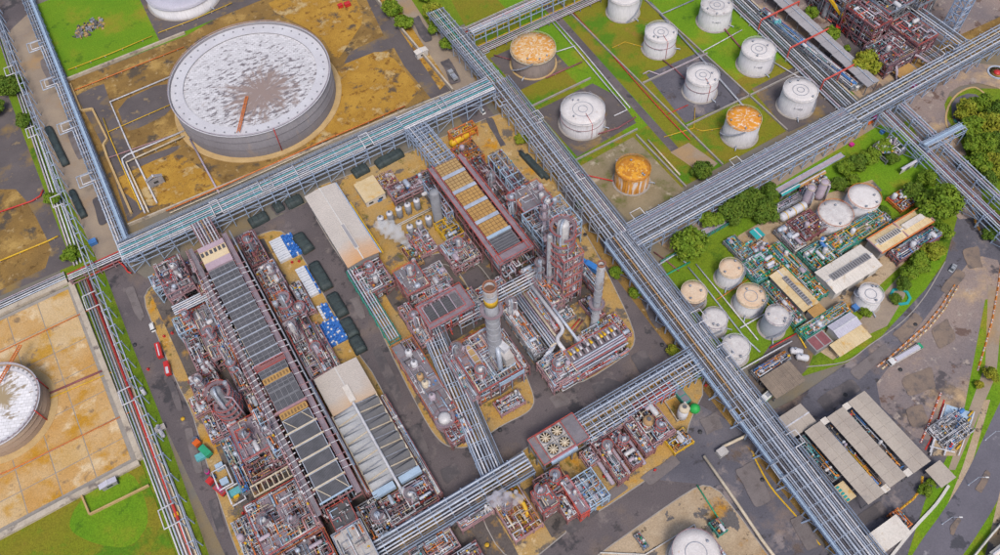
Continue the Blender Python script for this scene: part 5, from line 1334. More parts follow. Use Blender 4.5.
# strip right of the bank
frame('brown pipe frame right of the lilac cooler head', -1.6, 206, 5.8, 222.5, [4, 7.5], 3, 4, 'steel_red', 'deck_mauve', (), pipes=85, mats=DRK, equip=5, stairs=False)
frame('white horizontal pipe frame beside the white sheeted goods', -1.6, 193, 7.2, 205, [4, 7], 3, 4, 'steel_pink', pipes=85, mats=WHT, equip=6, stairs=False, rmax=.42)
frame('red frame with white looped lines, middle of the strip beside the bank', -1.6, 176, 6.5, 192.4, [4, 8], 3, 4, 'steel_red', 'deck_grey', (), pipes=90, mats=WHT, equip=5, stairs=False)
frame('pink frame with dense lines ending at the square beige roof', -1.6, 148.5, 8, 175.4, [4, 7.5], 3, 6, 'steel_pink', 'deck_grey', (), pipes=130, mats=RED, equip=7, stairs=False)
tower('stout grey column with pink platforms beside the cooler bank middle', 3.0, 181.0, 1.5, 16, (7, 11, 14.6), 'vessel_grey', 'deck_mauve', 'rail_red', 1.4, pipes=3)
tower('short grey column nearest the blue tarpaulin goods', 6.9, 178.2, 1.1, 10, (5, 8.6), 'insul', 'deck_mauve', 'rail_red', 1.2, pipes=2, full=True)
frame('thin dark frame with hairpin pipes between the bank and the ribbed roof', -3.2, 100, -1.9, 147.8, [5, 8.5], 2, 9, 'steel_red', pipes=80, mats=WHT, equip=0, stairs=False, rmax=.4)

# ---- tan fan deck
AC2 = thing('air_cooler', 'tan panelled air cooler deck with white cross strips in the upper process unit', 'air cooler', (86.5, 178, 0))
Z = 14.0
under(AC2, 79.2, 150, 94, 206, Z, 3, 9, 'steel_red')
for (xx, m) in ((79.6, 'deck_mauve'), (93.4, 'deck_mauve')):
    seg(AC2, 'walkway', (xx, 206.5, Z-.15), (xx, 150.2, Z-.15), 2.0, .2, m)
b = MB()
for xx in (78.5, 80.7, 92.3, 94.5):
    for hz in (.5, 1.05): b.bar((xx, 206.5, Z+hz), (xx, 150.2, Z+hz), .11)
    for k in range(26): b.bar((xx, 206.5-k*2.2, Z-.2), (xx, 206.5-k*2.2, Z+1.05), .1)
b.build('handrail', 'rail_red', AC2)
y = 205.6
for k in range(5):
    hh = 6.9 if k else 6.2
    fanbay(AC2, 81.4, y-hh, 91.4, y, Z, 'fan_tan' if k < 2 else 'fan_yellow', 6, 4, 0, 'fan_tan_line', .13, .6)
    y -= hh
    if k < 4: MB().box(81.2, y-1.9, Z-.4, 91.6, y-.1, Z+.25).build('cross_strip', 'steel_pale', AC2); y -= 2.0
MB().box(81.2, y-1.4, Z-.5, 91.8, y-.1, Z+.4).build('end_beam', 'beam_blue', AC2); y -= 1.6
fanbay(AC2, 81.6, y-4.0, 91.2, y, Z-.2, 'fan_grid', 1, 3, 18, 'steel_grey'); y -= 4.1
fanbay(AC2, 81.6, y-3.6, 91.2, y, Z-.2, 'fan_grid', 1, 3, 18, 'steel_grey'); y -= 3.8
MB().box(79.4, y-3.8, Z-.4, 93.6, y-.2, Z).build('end_platform', 'deck_mauve', AC2)
b = MB(); rail_loop(b, 79.4, y-3.8, 93.6, y-.2, Z); b.build('handrail', 'rail_red', AC2)
spaghetti(AC2, (80, 148, 1, 94, 206, Z-1.5), 110, RED, .12, .4, 902, long=.2)

# ---- frames round the tan deck
frame('open pale blue frame along the plant road beside the tan deck', 104, 177.5, 110.5, 200.5, [6, 12], 3, 6, 'beam_blue', pipes=55, mats=DRK, equip=5, stairs=False)
frame('dark red pipe jumble in the trench between tan deck and blue frame', 95.5, 178, 103.4, 207, [3.5, 6.5], 3, 6, 'steel_red', pipes=110, mats=DRK, equip=7, stairs=False)
frame('orange and tan pipe skid at the road end of the red jumble', 95.5, 208, 106, 219, [2.6, 4.4], 3, 3, 'rail_orange', pipes=45, mats=['pipe_tan', 'pipe_orange', 'pipe_maroon', 'pipe_dark'], equip=3, stairs=False)
frame('grey decked structure between the blue frame and the great red column', 100, 165.6, 113, 177, [6, 10.5, 14], 3, 3, 'steel_red', 'deck_grey', (2,), 'rail_red', 50, WHT, 5, holes=0)
frame('blue open frame crowned with white elbows in front of the great red column', 98.5, 150, 116.5, 165.2, [6, 11, 15], 4, 3, 'beam_blue', 'deck_grey', (0,), pipes=75, mats=WHT, equip=6)
frame('dark trench frame below the end platform of the tan deck', 95.5, 146, 98.2, 177, [5, 9], 2, 5, 'steel_grey', pipes=50, mats=DRK, equip=0, stairs=False)
# great column
tower('great column wrapped in red platforms rising beside the plant road', 96.6, 134.5, 2.1, 46, (8, 12, 16, 20, 24, 28, 32, 36, 40, 43), 'insul', 'deck_red_grate', 'rail_red', 2.6, pipes=12, full=False, bands=((33.3, 1.6, 'paint_yellow'), (21, .5, 'pipe_cream'), (27, .5, 'pipe_cream')))
tower('slimmer silver column joined to the great red column on its left', 92.2, 136.0, 1.0, 40, (15, 27, 37), 'stack_steel', 'deck_mauve', 'steel_pink', 1.2, pipes=4)
frame('red stair frame climbing along the great column', 93.6, 128.8, 101.8, 140.2, [6, 12, 18, 24, 30], 3, 3, 'steel_pink', 'deck_grey', (0, 1, 2, 3, 4), 'rail_red', 190, WHT, 18, holes=0.72)
frame('white piped frame at the foot of the great column, kiln side', 87.6, 127, 93.2, 141, [5, 9], 3, 3, 'steel_pink', pipes=80, mats=WHT, equip=6, stairs=False)
# right unit, pipe runs and burner heater
t = thing('pipe_run', 'bundle of big white pipes with rounded bends leading to the burner heater', 'pipe run', (82, 128, 0))
for k, (x, m, r) in enumerate(((78.4, 'pipe_silver', .35), (79.4, 'pipe_white', .35), (80.4, 'pipe_silver', .4), (81.4, 'pipe_lilac', .35), (82.5, 'pipe_cream', .5))):
    MB().tube([(x, 140, 6), (x, 113.5+k*.6, 6), (x-.4, 112.4+k*.6, 6), (x-1.2, 111.8+k*.6, 6), (x-5+k*.3, 111.6+k*.6, 6), (x-5.6+k*.3, 111.2+k*.6, 5.6), (x-5.8+k*.3, 111+k*.6, 1)], r, 9).build('pipe', m, t)
MB().tube([(86.5, 141, 7), (86.5, 119.5, 7), (86.1, 117.4, 7), (85, 116.4, 7), (82.4, 115.4, 7), (81.6, 114, 7), (81.6, 109.5, 7)], .8, 12).build('pipe', 'pipe_white', t)
MB().tube([(88.2, 141, 6.6), (88.2, 110, 6.6)], .6, 9).build('pipe', 'pipe_silver', t)
for yy in (138, 132, 126, 120):
    for x in (77.6, 89.2): seg(t, 'column', (x, yy, 0), (x, yy, 5.5), .4, .4, 'steel_pink')
    seg(t, 'beam', (77.4, yy, 5.4), (89.4, yy, 5.4), .35, .45, 'steel_pink')
frame('white tangled pipe frame on the road side of the big white pipes', 71.5, 114, 77.2, 140, [3.5, 6], 3, 6, 'steel_grey', pipes=140, mats=WHT, equip=9, stairs=False, rmax=.4)
frame('white knot of pipes and manifolds at the left end of the burner heater', 70.6, 99.5, 81.4, 111, [3.5, 6.5], 4, 4, 'steel_pink', 'deck_pale', (), pipes=160, mats=WHT, equip=10, stairs=False, rmax=.42)
HT = thing('furnace', 'long burner heater with a row of yellow and white burners beside the slim grey stack', 'furnace', (92, 104, 0))
MB().box(81.5, 101.4, .2, 103, 108.8, 6.2).build('casing', 'steel_red', HT)
MB().box(81, 100.8, 6.2, 103.4, 109.4, 6.5).build('deck', 'deck_mauve', HT)
b = MB(); rail_loop(b, 81, 100.8, 103.4, 109.4, 6.5); b.build('handrail', 'rail_red', HT)
for k in range(14):
    x = 82.6+k*1.5; m = ['paint_yellow', 'pipe_white', 'pipe_black'][(k*2) % 3] if 3 < k < 10 else ('paint_yellow' if k % 2 == 0 else 'pipe_white')
    MB().hlathe((x, 106.4, 7.6), (x, 108.8, 7.0), [(0, .02), (.05, .5), (1.1, .55), (1.5, .32), (2.4, .3)], 8).build('burner', m, HT)
    MB().hlathe((x, 104.4, 7.2), (x, 106.2, 7.6), [(0, .02), (.05, .34), (1.8, .34), (1.85, .02)], 8).build('burner_inlet', 'pipe_black' if k % 2 else 'pipe_white', HT)
for yy, zz, m in ((101.6, 7.2, 'pipe_silver'), (102.6, 7.2, 'pipe_lilac'), (103.5, 7.2, 'pipe_silver'), (100.2, 6.0, 'pipe_silver')):
    seg(HT, 'header_pipe', (74, yy, zz), (103.2, yy, zz), .7, .7, m, 'rod')
spaghetti(HT, (74, 98.6, .4, 103, 101.2, 5.5), 60, RED, .1, .3, 903)
spaghetti(HT, (90, 109.3, 1, 104, 113, 7), 50, WHT, .1, .35, 904)
MB().box(88, 110, .2, 91.5, 112.6, 5.2).build('duct', 'pipe_white', HT)
stack('slim leaning-looking grey stack with brown rim, above the burner heater', *W(594, 327, 0), 1.5, 1.35, 43.5, 'stack_steel', ((20, .6, 'pipe_grey'),), (17,), (8, 12, 16, 24, 28, 32, 36, 40))
t = thing('pipe_run', 'red painted ground pipes crossing the ochre floor under the slim stack', 'pipe run', (88, 120, 0))
MB().tube([(90.5, 116.5, 1), (96.5, 119, 1)], .3, 7).build('pipe', 'pipe_maroon', t); MB().tube([(89.8, 118, .8), (96.2, 120.4, .8)], .25, 7).build('pipe', 'pipe_red', t)
frame('small skid with grey boxes on ochre floor left of the slim stack', 88.5, 121.5, 95, 127, [1.6, 2.6], 3, 2, 'steel_grey', pipes=26, mats=WHT, equip=3, stairs=False, brace=False)
frame('orange valve skid on ochre floor right of the slim stack', 99.5, 116, 104.5, 126, [1.6, 3], 2, 3, 'steel_pink', pipes=34, mats=RED, equip=3, stairs=False, brace=False)

# ---- centre unit: banded stack and its heater
stack('tall grey stack with brown mouth and yellow band in the centre of the plant', *W(497, 364, 0), 2.5, 2.25, 54.5, 'stack_steel', ((50.0, .3, 'pipe_grey'), (44.5, 3.2, 'pipe_yellow')), (39.5,), (6, 10, 14, 18, 22, 26, 30, 34, 37), top='soot')
frame('wide heater structure round the foot of the tall grey stack', 46.5, 110.5, 64, 131.5, [5, 9.5], 5, 5, 'steel_red', 'deck_mauve', (1,), 'rail_red', 170, WHT, 10, holes=.45, rmax=.42)
t = thing('duct', 'two pale flue ducts leaning against the foot of the tall grey stack', 'duct', (58, 117, 0))
MB().prism([(59.5, 113.6), (63, 113.6), (63, 117.8), (59.5, 117.8)], 0, 15.5).build('duct_leg', 'deck_pale', t); MB().obox(61.2, 118.6, 9, 2.6, 4.6, 9, .2).build('duct_leg', 'pipe_white', t)
MB().tube([(57.6, 114.5, 10), (58.8, 117.2, 14), (59.6, 119.6, 17)], 1.0, 10).build('duct_pipe', 'pipe_silver', t)
b = thing('guard_screen', 'pale blue guard screen at the lower edge of the stack heater deck', 'screen', (58, 109, 0)); MB().box(54, 109.2, 8.6, 64.4, 109.5, 11).build('panel', 'beam_blue', b); 
for x in (54.2, 59.2, 64.2): seg(b, 'post', (x, 109.6, 0), (x, 109.6, 11), .25, .25, 'steel_blue')
t = thing('furnace_tray', 'oval tan walled trough on the stack heater deck', 'trough', (52, 122, 0))
MB().prism(smooth_poly([(50.4, 116), (53.4, 116), (53.4, 128.6), (50.4, 128.6)], 2), 9.7, 11.2).build('trough_wall', 'pipe_lilac', t); MB().prism(smooth_poly([(50.9, 116.5), (52.9, 116.5), (52.9, 128.1), (50.9, 128.1)], 2), 11.2, 11.25).build('trough_bed', 'fan_tan', t)
for k in range(4): seg(t, 'rung', (50.6, 118+k*2.8, 11.4), (53.2, 118+k*2.8, 11.4), .25, .2, 'pipe_white')
for x, yy in ((50.8, 117), (53, 117), (50.8, 127.6), (53, 127.6)): seg(t, 'leg', (x, yy, 0), (x, yy, 9.7), .4, .4, 'steel_red')
frame('low pink frame with white lines between the stack heater and the silver pipe run', 43.2, 110, 46.2, 131, [4, 7.5], 2, 5, 'steel_pink', 'deck_grey', (1,), 'steel_pink', 60, WHT, 4, holes=.4, stairs=False)
# black-panelled cooler
AC3 = thing('air_cooler', 'small air cooler with three black panels and red railed deck, centre of the plant', 'air cooler', (52, 145, 0))
Z = 14
under(AC3, 43.6, 140.2, 61.5, 150.8, Z, 4, 3, 'steel_red')
MB().box(43.2, 139.6, Z-.5, 62, 151.2, Z-.1).build('deck', 'deck_mauve', AC3)
for k in range(3): fanbay(AC3, 45.2+k*3.5, 142.4, 48.4+k*3.5, 148.4, Z+.5, 'fan_grid', 1, 6, 12, 'deck_dark', .1)
fanbay(AC3, 56.4, 142.4, 58.6, 148.6, Z+.4, 'deck_grey', 1, 2, 6, 'steel_grey', .12)
for k in range(4): seg(AC3, 'cross_beam', (44.9+k*3.6, 142, Z+.6), (44.9+k*3.6, 149, Z+.6), .3, .5, 'pipe_lilac')
b = MB(); rail_loop(b, 43.2, 139.6, 62, 151.2, Z); rail_loop(b, 44.3, 141.6, 59.4, 149.6, Z); b.build('handrail', 'rail_red', AC3)
for k in range(3): MB().tube([(46.2+k*3.5, 149.2, Z), (46.2+k*3.5, 149.2, Z+1.6), (47.6+k*3.5, 149.2, Z+1.6), (47.6+k*3.5, 149.2, Z)], .32, 7).build('return_bend', 'steel_pink', AC3)
spaghetti(AC3, (44, 140, 1, 61, 151, Z-1), 60, RED, .1, .4, 905)
frame('pair of grey decks with red edges above the black-panelled cooler, near the steam', 44, 159.5, 53.4, 172, [5, 9.5], 3, 3, 'steel_red', 'deck_grey', (1,), 'rail_red', 45, RED, 5, holes=.05)
frame('white open-topped pipe frame joining the grey decks to the black-panelled cooler', 47, 151.8, 60, 159, [5, 8.5], 5, 3, 'pipe_lilac', pipes=60, mats=WHT, equip=4, stairs=False)
frame('red frame left of the black-panelled cooler over the inner road', 38.6, 139.5, 43, 158, [5, 8], 2, 4, 'steel_pink', pipes=55, mats=WHT, equip=4, stairs=False)
frame('long grey deck with red edge lining the inner road, left of the silver pipe run', 28.6, 110.5, 37.2, 144, [4, 8], 3, 7, 'steel_red', 'deck_grey', (1,), 'rail_orange', 70, RED, 6, holes=.08)
for k, (px, py, m) in enumerate(((408.5, 352, 'pipe_white'), (414.2, 363, 'pipe_white'), (420, 376, 'pipe_tan'), (425, 383, 'pipe_cream'), (432, 396, 'pipe_lilac'))):
    x, yy = W(px, py, 10)
    vvessel(['domed white vessel nearest the pipe corner on the long grey deck', 'second domed white vessel on the long grey deck', 'brown vessel amid red pipes on the long grey deck', 'cream vessel with wide collar on the long grey deck', 'lilac vessel at the lower end of the long grey deck'][k], x, yy, 1.25, 11, m, leg=6.5, cap=m)
tower('stubby pinkish column with ring platforms at the tip of the inner kerb', *W(447, 428, 0), 2.3, 10.5, (5.5, 8.8), 'insul', 'deck_mauve', 'steel_pink', 1.4, full=True, over=False)
frame('red frame with white lines at the lower end of the long grey deck', 29.5, 101, 38, 110, [3.5, 6.5], 3, 3, 'steel_red', pipes=70, mats=RED, equip=5, stairs=False)
# north yard with bullets
GB = 'grey vertical bullets beside the beige warehouse'
lab = ['grey bullet at the warehouse end of the upper row of five', 'second grey bullet of the upper row', 'middle grey bullet of the upper row of five', 'fourth grey bullet of the upper row', 'grey bullet at the tall cylinder end of the upper row',
       'first grey bullet of the lower row, next to the steam', 'middle grey bullet of the lower row of three', 'last grey bullet of the lower row, under the tall cylinder']
for k, (px, py) in enumerate(((380, 217), (389, 212.3), (398.3, 207.7), (407.2, 203.8), (416.2, 199.5), (409.5, 225.6), (418.7, 221.4), (427.9, 216.8))):
    x, yy = W(px, py, 7); vvessel(lab[k], x, yy, 1.35, 7, 'vessel_grey', GB)
t = thing('pipe_run', 'white header pipe between the two rows of grey bullets', 'pipe run', (60, 195, 0))
MB().tube([(54, 196.5, 1.6), (74, 196.5, 1.6)], .28, 7).build('pipe', 'pipe_cream', t); MB().tube([(54, 197.6, 1.2), (74, 197.6, 1.2)], .2, 7).build('pipe', 'pipe_white', t)
for k in range(6): seg(t, 'post', (54.5+k*3.8, 196.5, 0), (54.5+k*3.8, 196.5, 1.5), .3, .3, 'steel_grey')
tower('tall plain grey cylinder with white top between the bullets and the tan deck', *W(438.8, 221, 0), 2.0, 19.9, (), 'vessel_grey', over=False, pipes=1, rail='steel_pink')
frame('row of red compressors and dark pumps along the road edge, north yard', 62, 207, 82, 214.5, [2.4, 4.2], 6, 3, 'steel_pink', pipes=90, mats=DRK, equip=10, stairs=False, brace=False)
frame('yellow railed pipe rack between the tall grey cylinder and the tan deck', 70, 177, 78, 187, [3, 5], 3, 3, 'pipe_yellow', pipes=30, mats=['pipe_yellow', 'pipe_dark', 'pipe_silver', 'pipe_grey'], equip=3, stairs=False)
frame('grey and pink pump skid below the yellow railed rack', 66, 163, 78, 176, [3, 6], 4, 4, 'steel_pink', pipes=70, mats=RED, equip=5, stairs=False)
frame('blue legged pipe frame under the left edge of the tan deck', 75.4, 186, 78.3, 206, [5, 9], 2, 5, 'steel_blue', pipes=45, mats=DRK, equip=0, stairs=False)
frame('red roofless machine frame at the lower corner of the beige warehouse', 31, 170, 43, 183.2, [4.5, 7], 4, 4, 'steel_red', pipes=70, mats=RED, equip=5, stairs=False)
hvessel('white drum lying by the red compressors', (73.5, 205.4, 1.6), (81, 205.8, 1.6), .9, 'pipe_white')
hvessel('small green cased exchanger above the white drum', (74, 208.2, 1.6), (79, 208.6, 1.6), .6, 'pipe_green')
hvessel('yellow horizontal vessel with red frame beside the plant road', (97, 222.6, 2.6), (110.5, 224.6, 2.6), 1.7, 'paint_yellow', bands='rail_orange')
frame('red scaffold over the yellow horizontal vessel', 99, 222.5, 111, 227, [3, 6], 4, 2, 'rail_orange', pipes=16, mats=['pipe_orange', 'pipe_cream', 'pipe_yellow'], equip=0, stairs=False)

# ---- lower unit
AC4 = thing('air_cooler', 'four-fan air cooler deck standing on the lower pipe rack', 'air cooler', (59, 81, 0))
Z = 11.5
under(AC4, 51.4, 76.2, 68, 85.8, Z, 4, 3, 'steel_grey')
MB().box(51, 75.8, Z-.4, 69, 86.3, Z).build('deck', 'deck_grey', AC4)
for i in range(2):
    for j in range(2):
        x0 = 54.2+i*4.6; y0 = 76.6+j*4.7
        bb = MB(); bb.box(x0, y0, Z, x0+4.4, y0+4.5, Z+.8); bo = bb.build('fan_box', 'deck_pale', AC4)
        cx, cy = x0+2.2, y0+2.25
        fo = MB().ring(cx, cy, Z+.8, 1.85, 2.05, .5, 24).build('fan_ring', 'steel_grey', bo)
        MB().lathe([(1.85, Z+.82), (.02, Z+.83)], cx, cy, 24).build('fan_well', 'fan_tan_line', bo)
        b = MB()
        for k in range(9):
            a = 2*pi*k/9; b.obox(cx+1.1*cos(a), cy+1.1*sin(a), Z+1.0, 1.5, .36, .08, a)
        b.lathe([(.55, Z+.95), (.55, Z+1.15), (.3, Z+1.25)], cx, cy, 12); b.build('fan_blades', 'pipe_cream', bo)
MB().box(51.3, 76.2, Z, 53.4, 86, Z+.12).build('side_deck', 'deck_grey', AC4)
MB().box(64.2, 77.4, Z, 68.8, 86, Z+.14).build('side_deck', 'deck_grey', AC4)
MB().box(53.6, 75.0, Z-1, 63.8, 76.2, Z+.5).build('louvre_screen', 'beam_blue', AC4)
b = MB(); rail_loop(b, 51, 75.8, 69, 86.3, Z); rail_loop(b, 53.7, 76.3, 63.8, 86, Z); b.build('handrail', 'rail_red', AC4)
frame('pale blue lattice cage holding silver coolers at the kerb of the lower unit', 56.5, 57.5, 64.6, 68.5, [4, 7.5], 4, 5, 'beam_blue', pipes=24, mats=WHT, equip=0, stairs=False)
for k in range(3): hvessel(['silver cooler tube, left one inside the blue lattice cage', 'silver cooler tube, middle one inside the blue lattice cage', 'silver cooler tube, right one inside the blue lattice cage'][k], (58+k*2.5, 58.4, 5.4), (58+k*2.5, 67.6, 5.4), .85, 'pipe_silver', 'silver coolers in the blue cage')
frame('dark red stair side frame clinging to the blue lattice cage', 53, 57, 56.2, 70, [4, 7.5], 2, 4, 'rail_red', 'deck_mauve', (1,), 'rail_red', 25, RED, 1, stairs=False)
frame('tall red frame standing in the ochre pad below the four-fan cooler', 42.8, 63.5, 48.5, 71, [5, 9.5], 2, 3, 'steel_red', 'deck_grey', (1,), 'rail_red', 45, RED, 4)
frame('dark pipe frame with slim beams under the four-fan cooler', 46, 67.5, 56, 75, [4, 7], 4, 3, 'steel_pink', pipes=70, mats=DRK, equip=5, stairs=False)
for k in range(3): hvessel(['long lilac exchanger, first beside the blue lattice cage', 'long lilac exchanger between its two neighbours on the lower pad', 'long lilac exchanger furthest from the blue lattice cage'][k], (68.6+k*6.5, 60.5, 3.6), (68.9+k*6.5, 73.5, 3.6), .8, 'pipe_lilac', 'long exchangers of the lower unit')
for k in range(3): frame(['low red pump frame next to the blue lattice cage', 'low red pump frame in the middle of the orange pad', 'low red pump frame beside the stubby white vessel'][k], 70.2+k*6.6, 60+k*1.4, 74.4+k*6.6, 75, [3, 5.5], 2, 4, 'steel_red', pipes=62, mats=RED, equip=5, stairs=False)
t = thing('yellow_pipe', 'thick yellow pipe arching over the ochre pad by the purple steam', 'pipe', (36, 75, 0))
MB().tube([(35.2, 79, 7), (36.4, 76.4, 7.4), (38.2, 73.0, 7), (39.4, 70.4, 6), (39.2, 67.8, 4.2), (37.4, 66.2, 2.2), (36.4, 65.8, .2)], .75, 10).build('pipe', 'pipe_yellow', t)
MB().tube([(37.4, 79.6, 6), (39, 76.2, 5.6), (40.4, 74.2, 5.2)], .4, 8).build('pipe', 'pipe_orange', t)
for (x, yy, z) in ((36.4, 76.4, 7), (39.4, 70.4, 5.6)): seg(t, 'post', (x, yy, 0), (x, yy, z), .35, .35, 'steel_pink')
frame('orange and tan pipe clutter on the tip of the lower ochre pad', 31, 62, 41.5, 78.5, [2.2, 4], 4, 5, 'steel_pink', pipes=75, mats=['pipe_tan', 'pipe_yellow', 'pipe_maroon', 'pipe_cream', 'pipe_orange', 'pipe_white'], equip=4, stairs=False, brace=False)
for k, (px, py, qx, qy) in enumerate(((480, 494, 492, 511), (492, 486, 503, 508))):
    p, q = W(px, py, 5), W(qx, qy, 3)
    t = thing('feed_pipe', ['outer cream pipe sloping from the lower rack onto the ochre pad', 'inner cream pipe sloping from the lower rack onto the ochre pad'][k], 'pipe', (p[0], p[1], 0))
    MB().tube([(p[0], p[1], 6), (q[0], q[1], 4), (q[0], q[1]-.5, .2)], .45, 8).build('pipe', 'pipe_cream', t)
    seg(t, 'post', (q[0], q[1], 0), (q[0], q[1], 3.8), .3, .3, 'steel_grey')
vvessel('stubby white vessel with tan shoulder on the lower orange pad', *W(646, 430, 0), 2.0, 9.5, 'wall_white', cap='pipe_tan', leg=.4)
frame('pink frame with white elbows round the stubby white vessel', 86.8, 64, 96.5, 77, [3.5, 7], 3, 3, 'steel_pink', pipes=80, mats=RED, equip=4, stairs=False)
vvessel('white scrubber tank standing inside the square concrete bund', *W(681, 417, 0), 1.9, 8.6, 'pipe_white', cap='pipe_cream', leg=.3)
frame('red slanting conveyor frame below the right end of the lower rack', 90, 76.4, 106, 79.4, [4, 6.5], 5, 2, 'rail_red', pipes=20, mats=['rail_red', 'steel_pink'], equip=0, stairs=False)
_q = WP([(664, 402), (679, 395), (688, 413), (677, 422)])
wall('square of low concrete walls round the white scrubber tank', _q+[_q[0]], 1.3, .35, 'wall_pale', 'bund wall', 'bund_wall', px=False)
# bottom tank island fittings
frame('pink railed platform wrapped along the white domed bottom tank', *W(716, 548, 3), *W(735, 575, 3), [3, 6], 2, 4, 'steel_pink', 'deck_mauve', (1,), 'steel_pink', 45, RED, 3, stairs=False)
wall('low white kerb wall in front of the domed bottom tank', [(600, 553), (645, 555), (694, 525), (700, 540)], .9, .3, 'wall_white', 'bund wall', 'bund_wall')
frame('small colourful valve rack on the pale bottom pad', *W(634, 537, 0), *W(648, 547, 0), [1.2, 2], 3, 2, 'steel_grey', pipes=18, mats=['pipe_green', 'pipe_red', 'pipe_white', 'pipe_grey'], equip=1, stairs=False, brace=False)
frame('dark pump set with green posts at the corner of the pale bottom pad', *W(708, 525, 0), *W(726, 532, 0), [1.6, 2.6], 3, 3, 'steel_teal', pipes=24, mats=DRK, equip=2, stairs=False, brace=False)

# ---- further columns, risers and low pipe frames that crowd the units
CO = 'slender columns rising from the process frames'
for (x, y, r, h, m, lab) in ((-27, 214, .9, 20, 'insul', 'pale column rising from the corner frame by the road'), (-31, 195, .7, 15, 'pipe_silver', 'silver column rising from the blue grid frame'), (-25.5, 181, .8, 18, 'pipe_lilac', 'lilac column on the narrow grey deck'), (-36, 166, .9, 16, 'insul', 'pale column behind the four slim white columns'), (-23, 163, .8, 21, 'pipe_silver', 'silver column inside the red and white lattice'),
        (-29, 137, 1.0, 18, 'vessel_grey', 'grey column standing through the pink railed deck'), (-22, 134, .7, 20, 'pipe_white', 'white column in the pale blue braced frame'), (-35, 108, 1.0, 15, 'insul', 'pale column in the white and red cluttered structure'), (-27, 103, .8, 17, 'pipe_lilac', 'lilac column at the lower end of the cluttered structure'), (-34, 88, 1.1, 16, 'vessel_grey', 'grey column in the brown low structure'),
        (2, 214, .9, 15, 'vessel_grey', 'grey column in the brown frame beside the lilac cooler head'), (4, 198, .8, 14, 'pipe_white', 'white column beside the white sheeted goods'), (1, 168, .9, 17, 'insul', 'pale column in the dense pink frame'), (5, 156, .9, 15, 'pipe_lilac', 'lilac column near the square beige roof'), (-3.2, 90, 1.0, 15, 'pipe_silver', 'silver column beside the pale deck block'),
        (9, 91, .9, 13, 'insul', 'pale column under the blue end beam'), (37, 178, .8, 13, 'pipe_silver', 'silver column in the roofless machine frame'), (49, 166, .9, 17, 'insul', 'pale column between the pair of grey decks'), (41, 148, .8, 16, 'pipe_lilac', 'lilac column over the inner road'), (50, 115, .9, 18, 'insul', 'pale column at the lower left of the stack heater'), (62, 128, .8, 20, 'pipe_silver', 'silver column right of the tall grey stack'), (47.5, 128, 1.0, 16, 'vessel_grey', 'grey column at the upper left of the stack heater'),
        (74, 134, .9, 15, 'pipe_white', 'white column in the tangled white frame'), (75, 104, 1.0, 14, 'insul', 'pale column in the white knot of pipes'), (90, 139, .8, 22, 'pipe_silver', 'silver column left of the great column'), (107, 160, 1.1, 24, 'insul', 'pale column in the blue open frame'), (103, 156, .8, 28, 'pipe_lilac', 'lilac column in the blue open frame'), (99, 190, .8, 14, 'vessel_grey', 'grey column in the dark red jumble'), (98, 172, .9, 20, 'pipe_silver', 'silver column beside the decked structure'), (72, 170, .8, 12, 'insul', 'pale column in the grey and pink skid'),
        (45, 69, .9, 16, 'pipe_lilac', 'lilac column in the tall red frame'), (52, 71, .8, 14, 'pipe_silver', 'silver column under the four-fan cooler'), (73, 71, .8, 11, 'insul', 'pale column in the pump frame next to the blue cage'), (79, 70, .8, 11, 'pipe_white', 'white column in the middle pump frame'), (34, 72, .7, 12, 'pipe_tan', 'tan column in the orange pipe clutter'), (92, 67, .8, 13, 'pipe_silver', 'silver column beside the stubby white vessel')):
    tower(lab, x, y, r, h, (h*.45, h*.72, h*.93), m, 'deck_grey', ['rail_red', 'steel_pink', 'rail_red'][int(x*7+y) % 3], 1.15, CO, pipes=4)
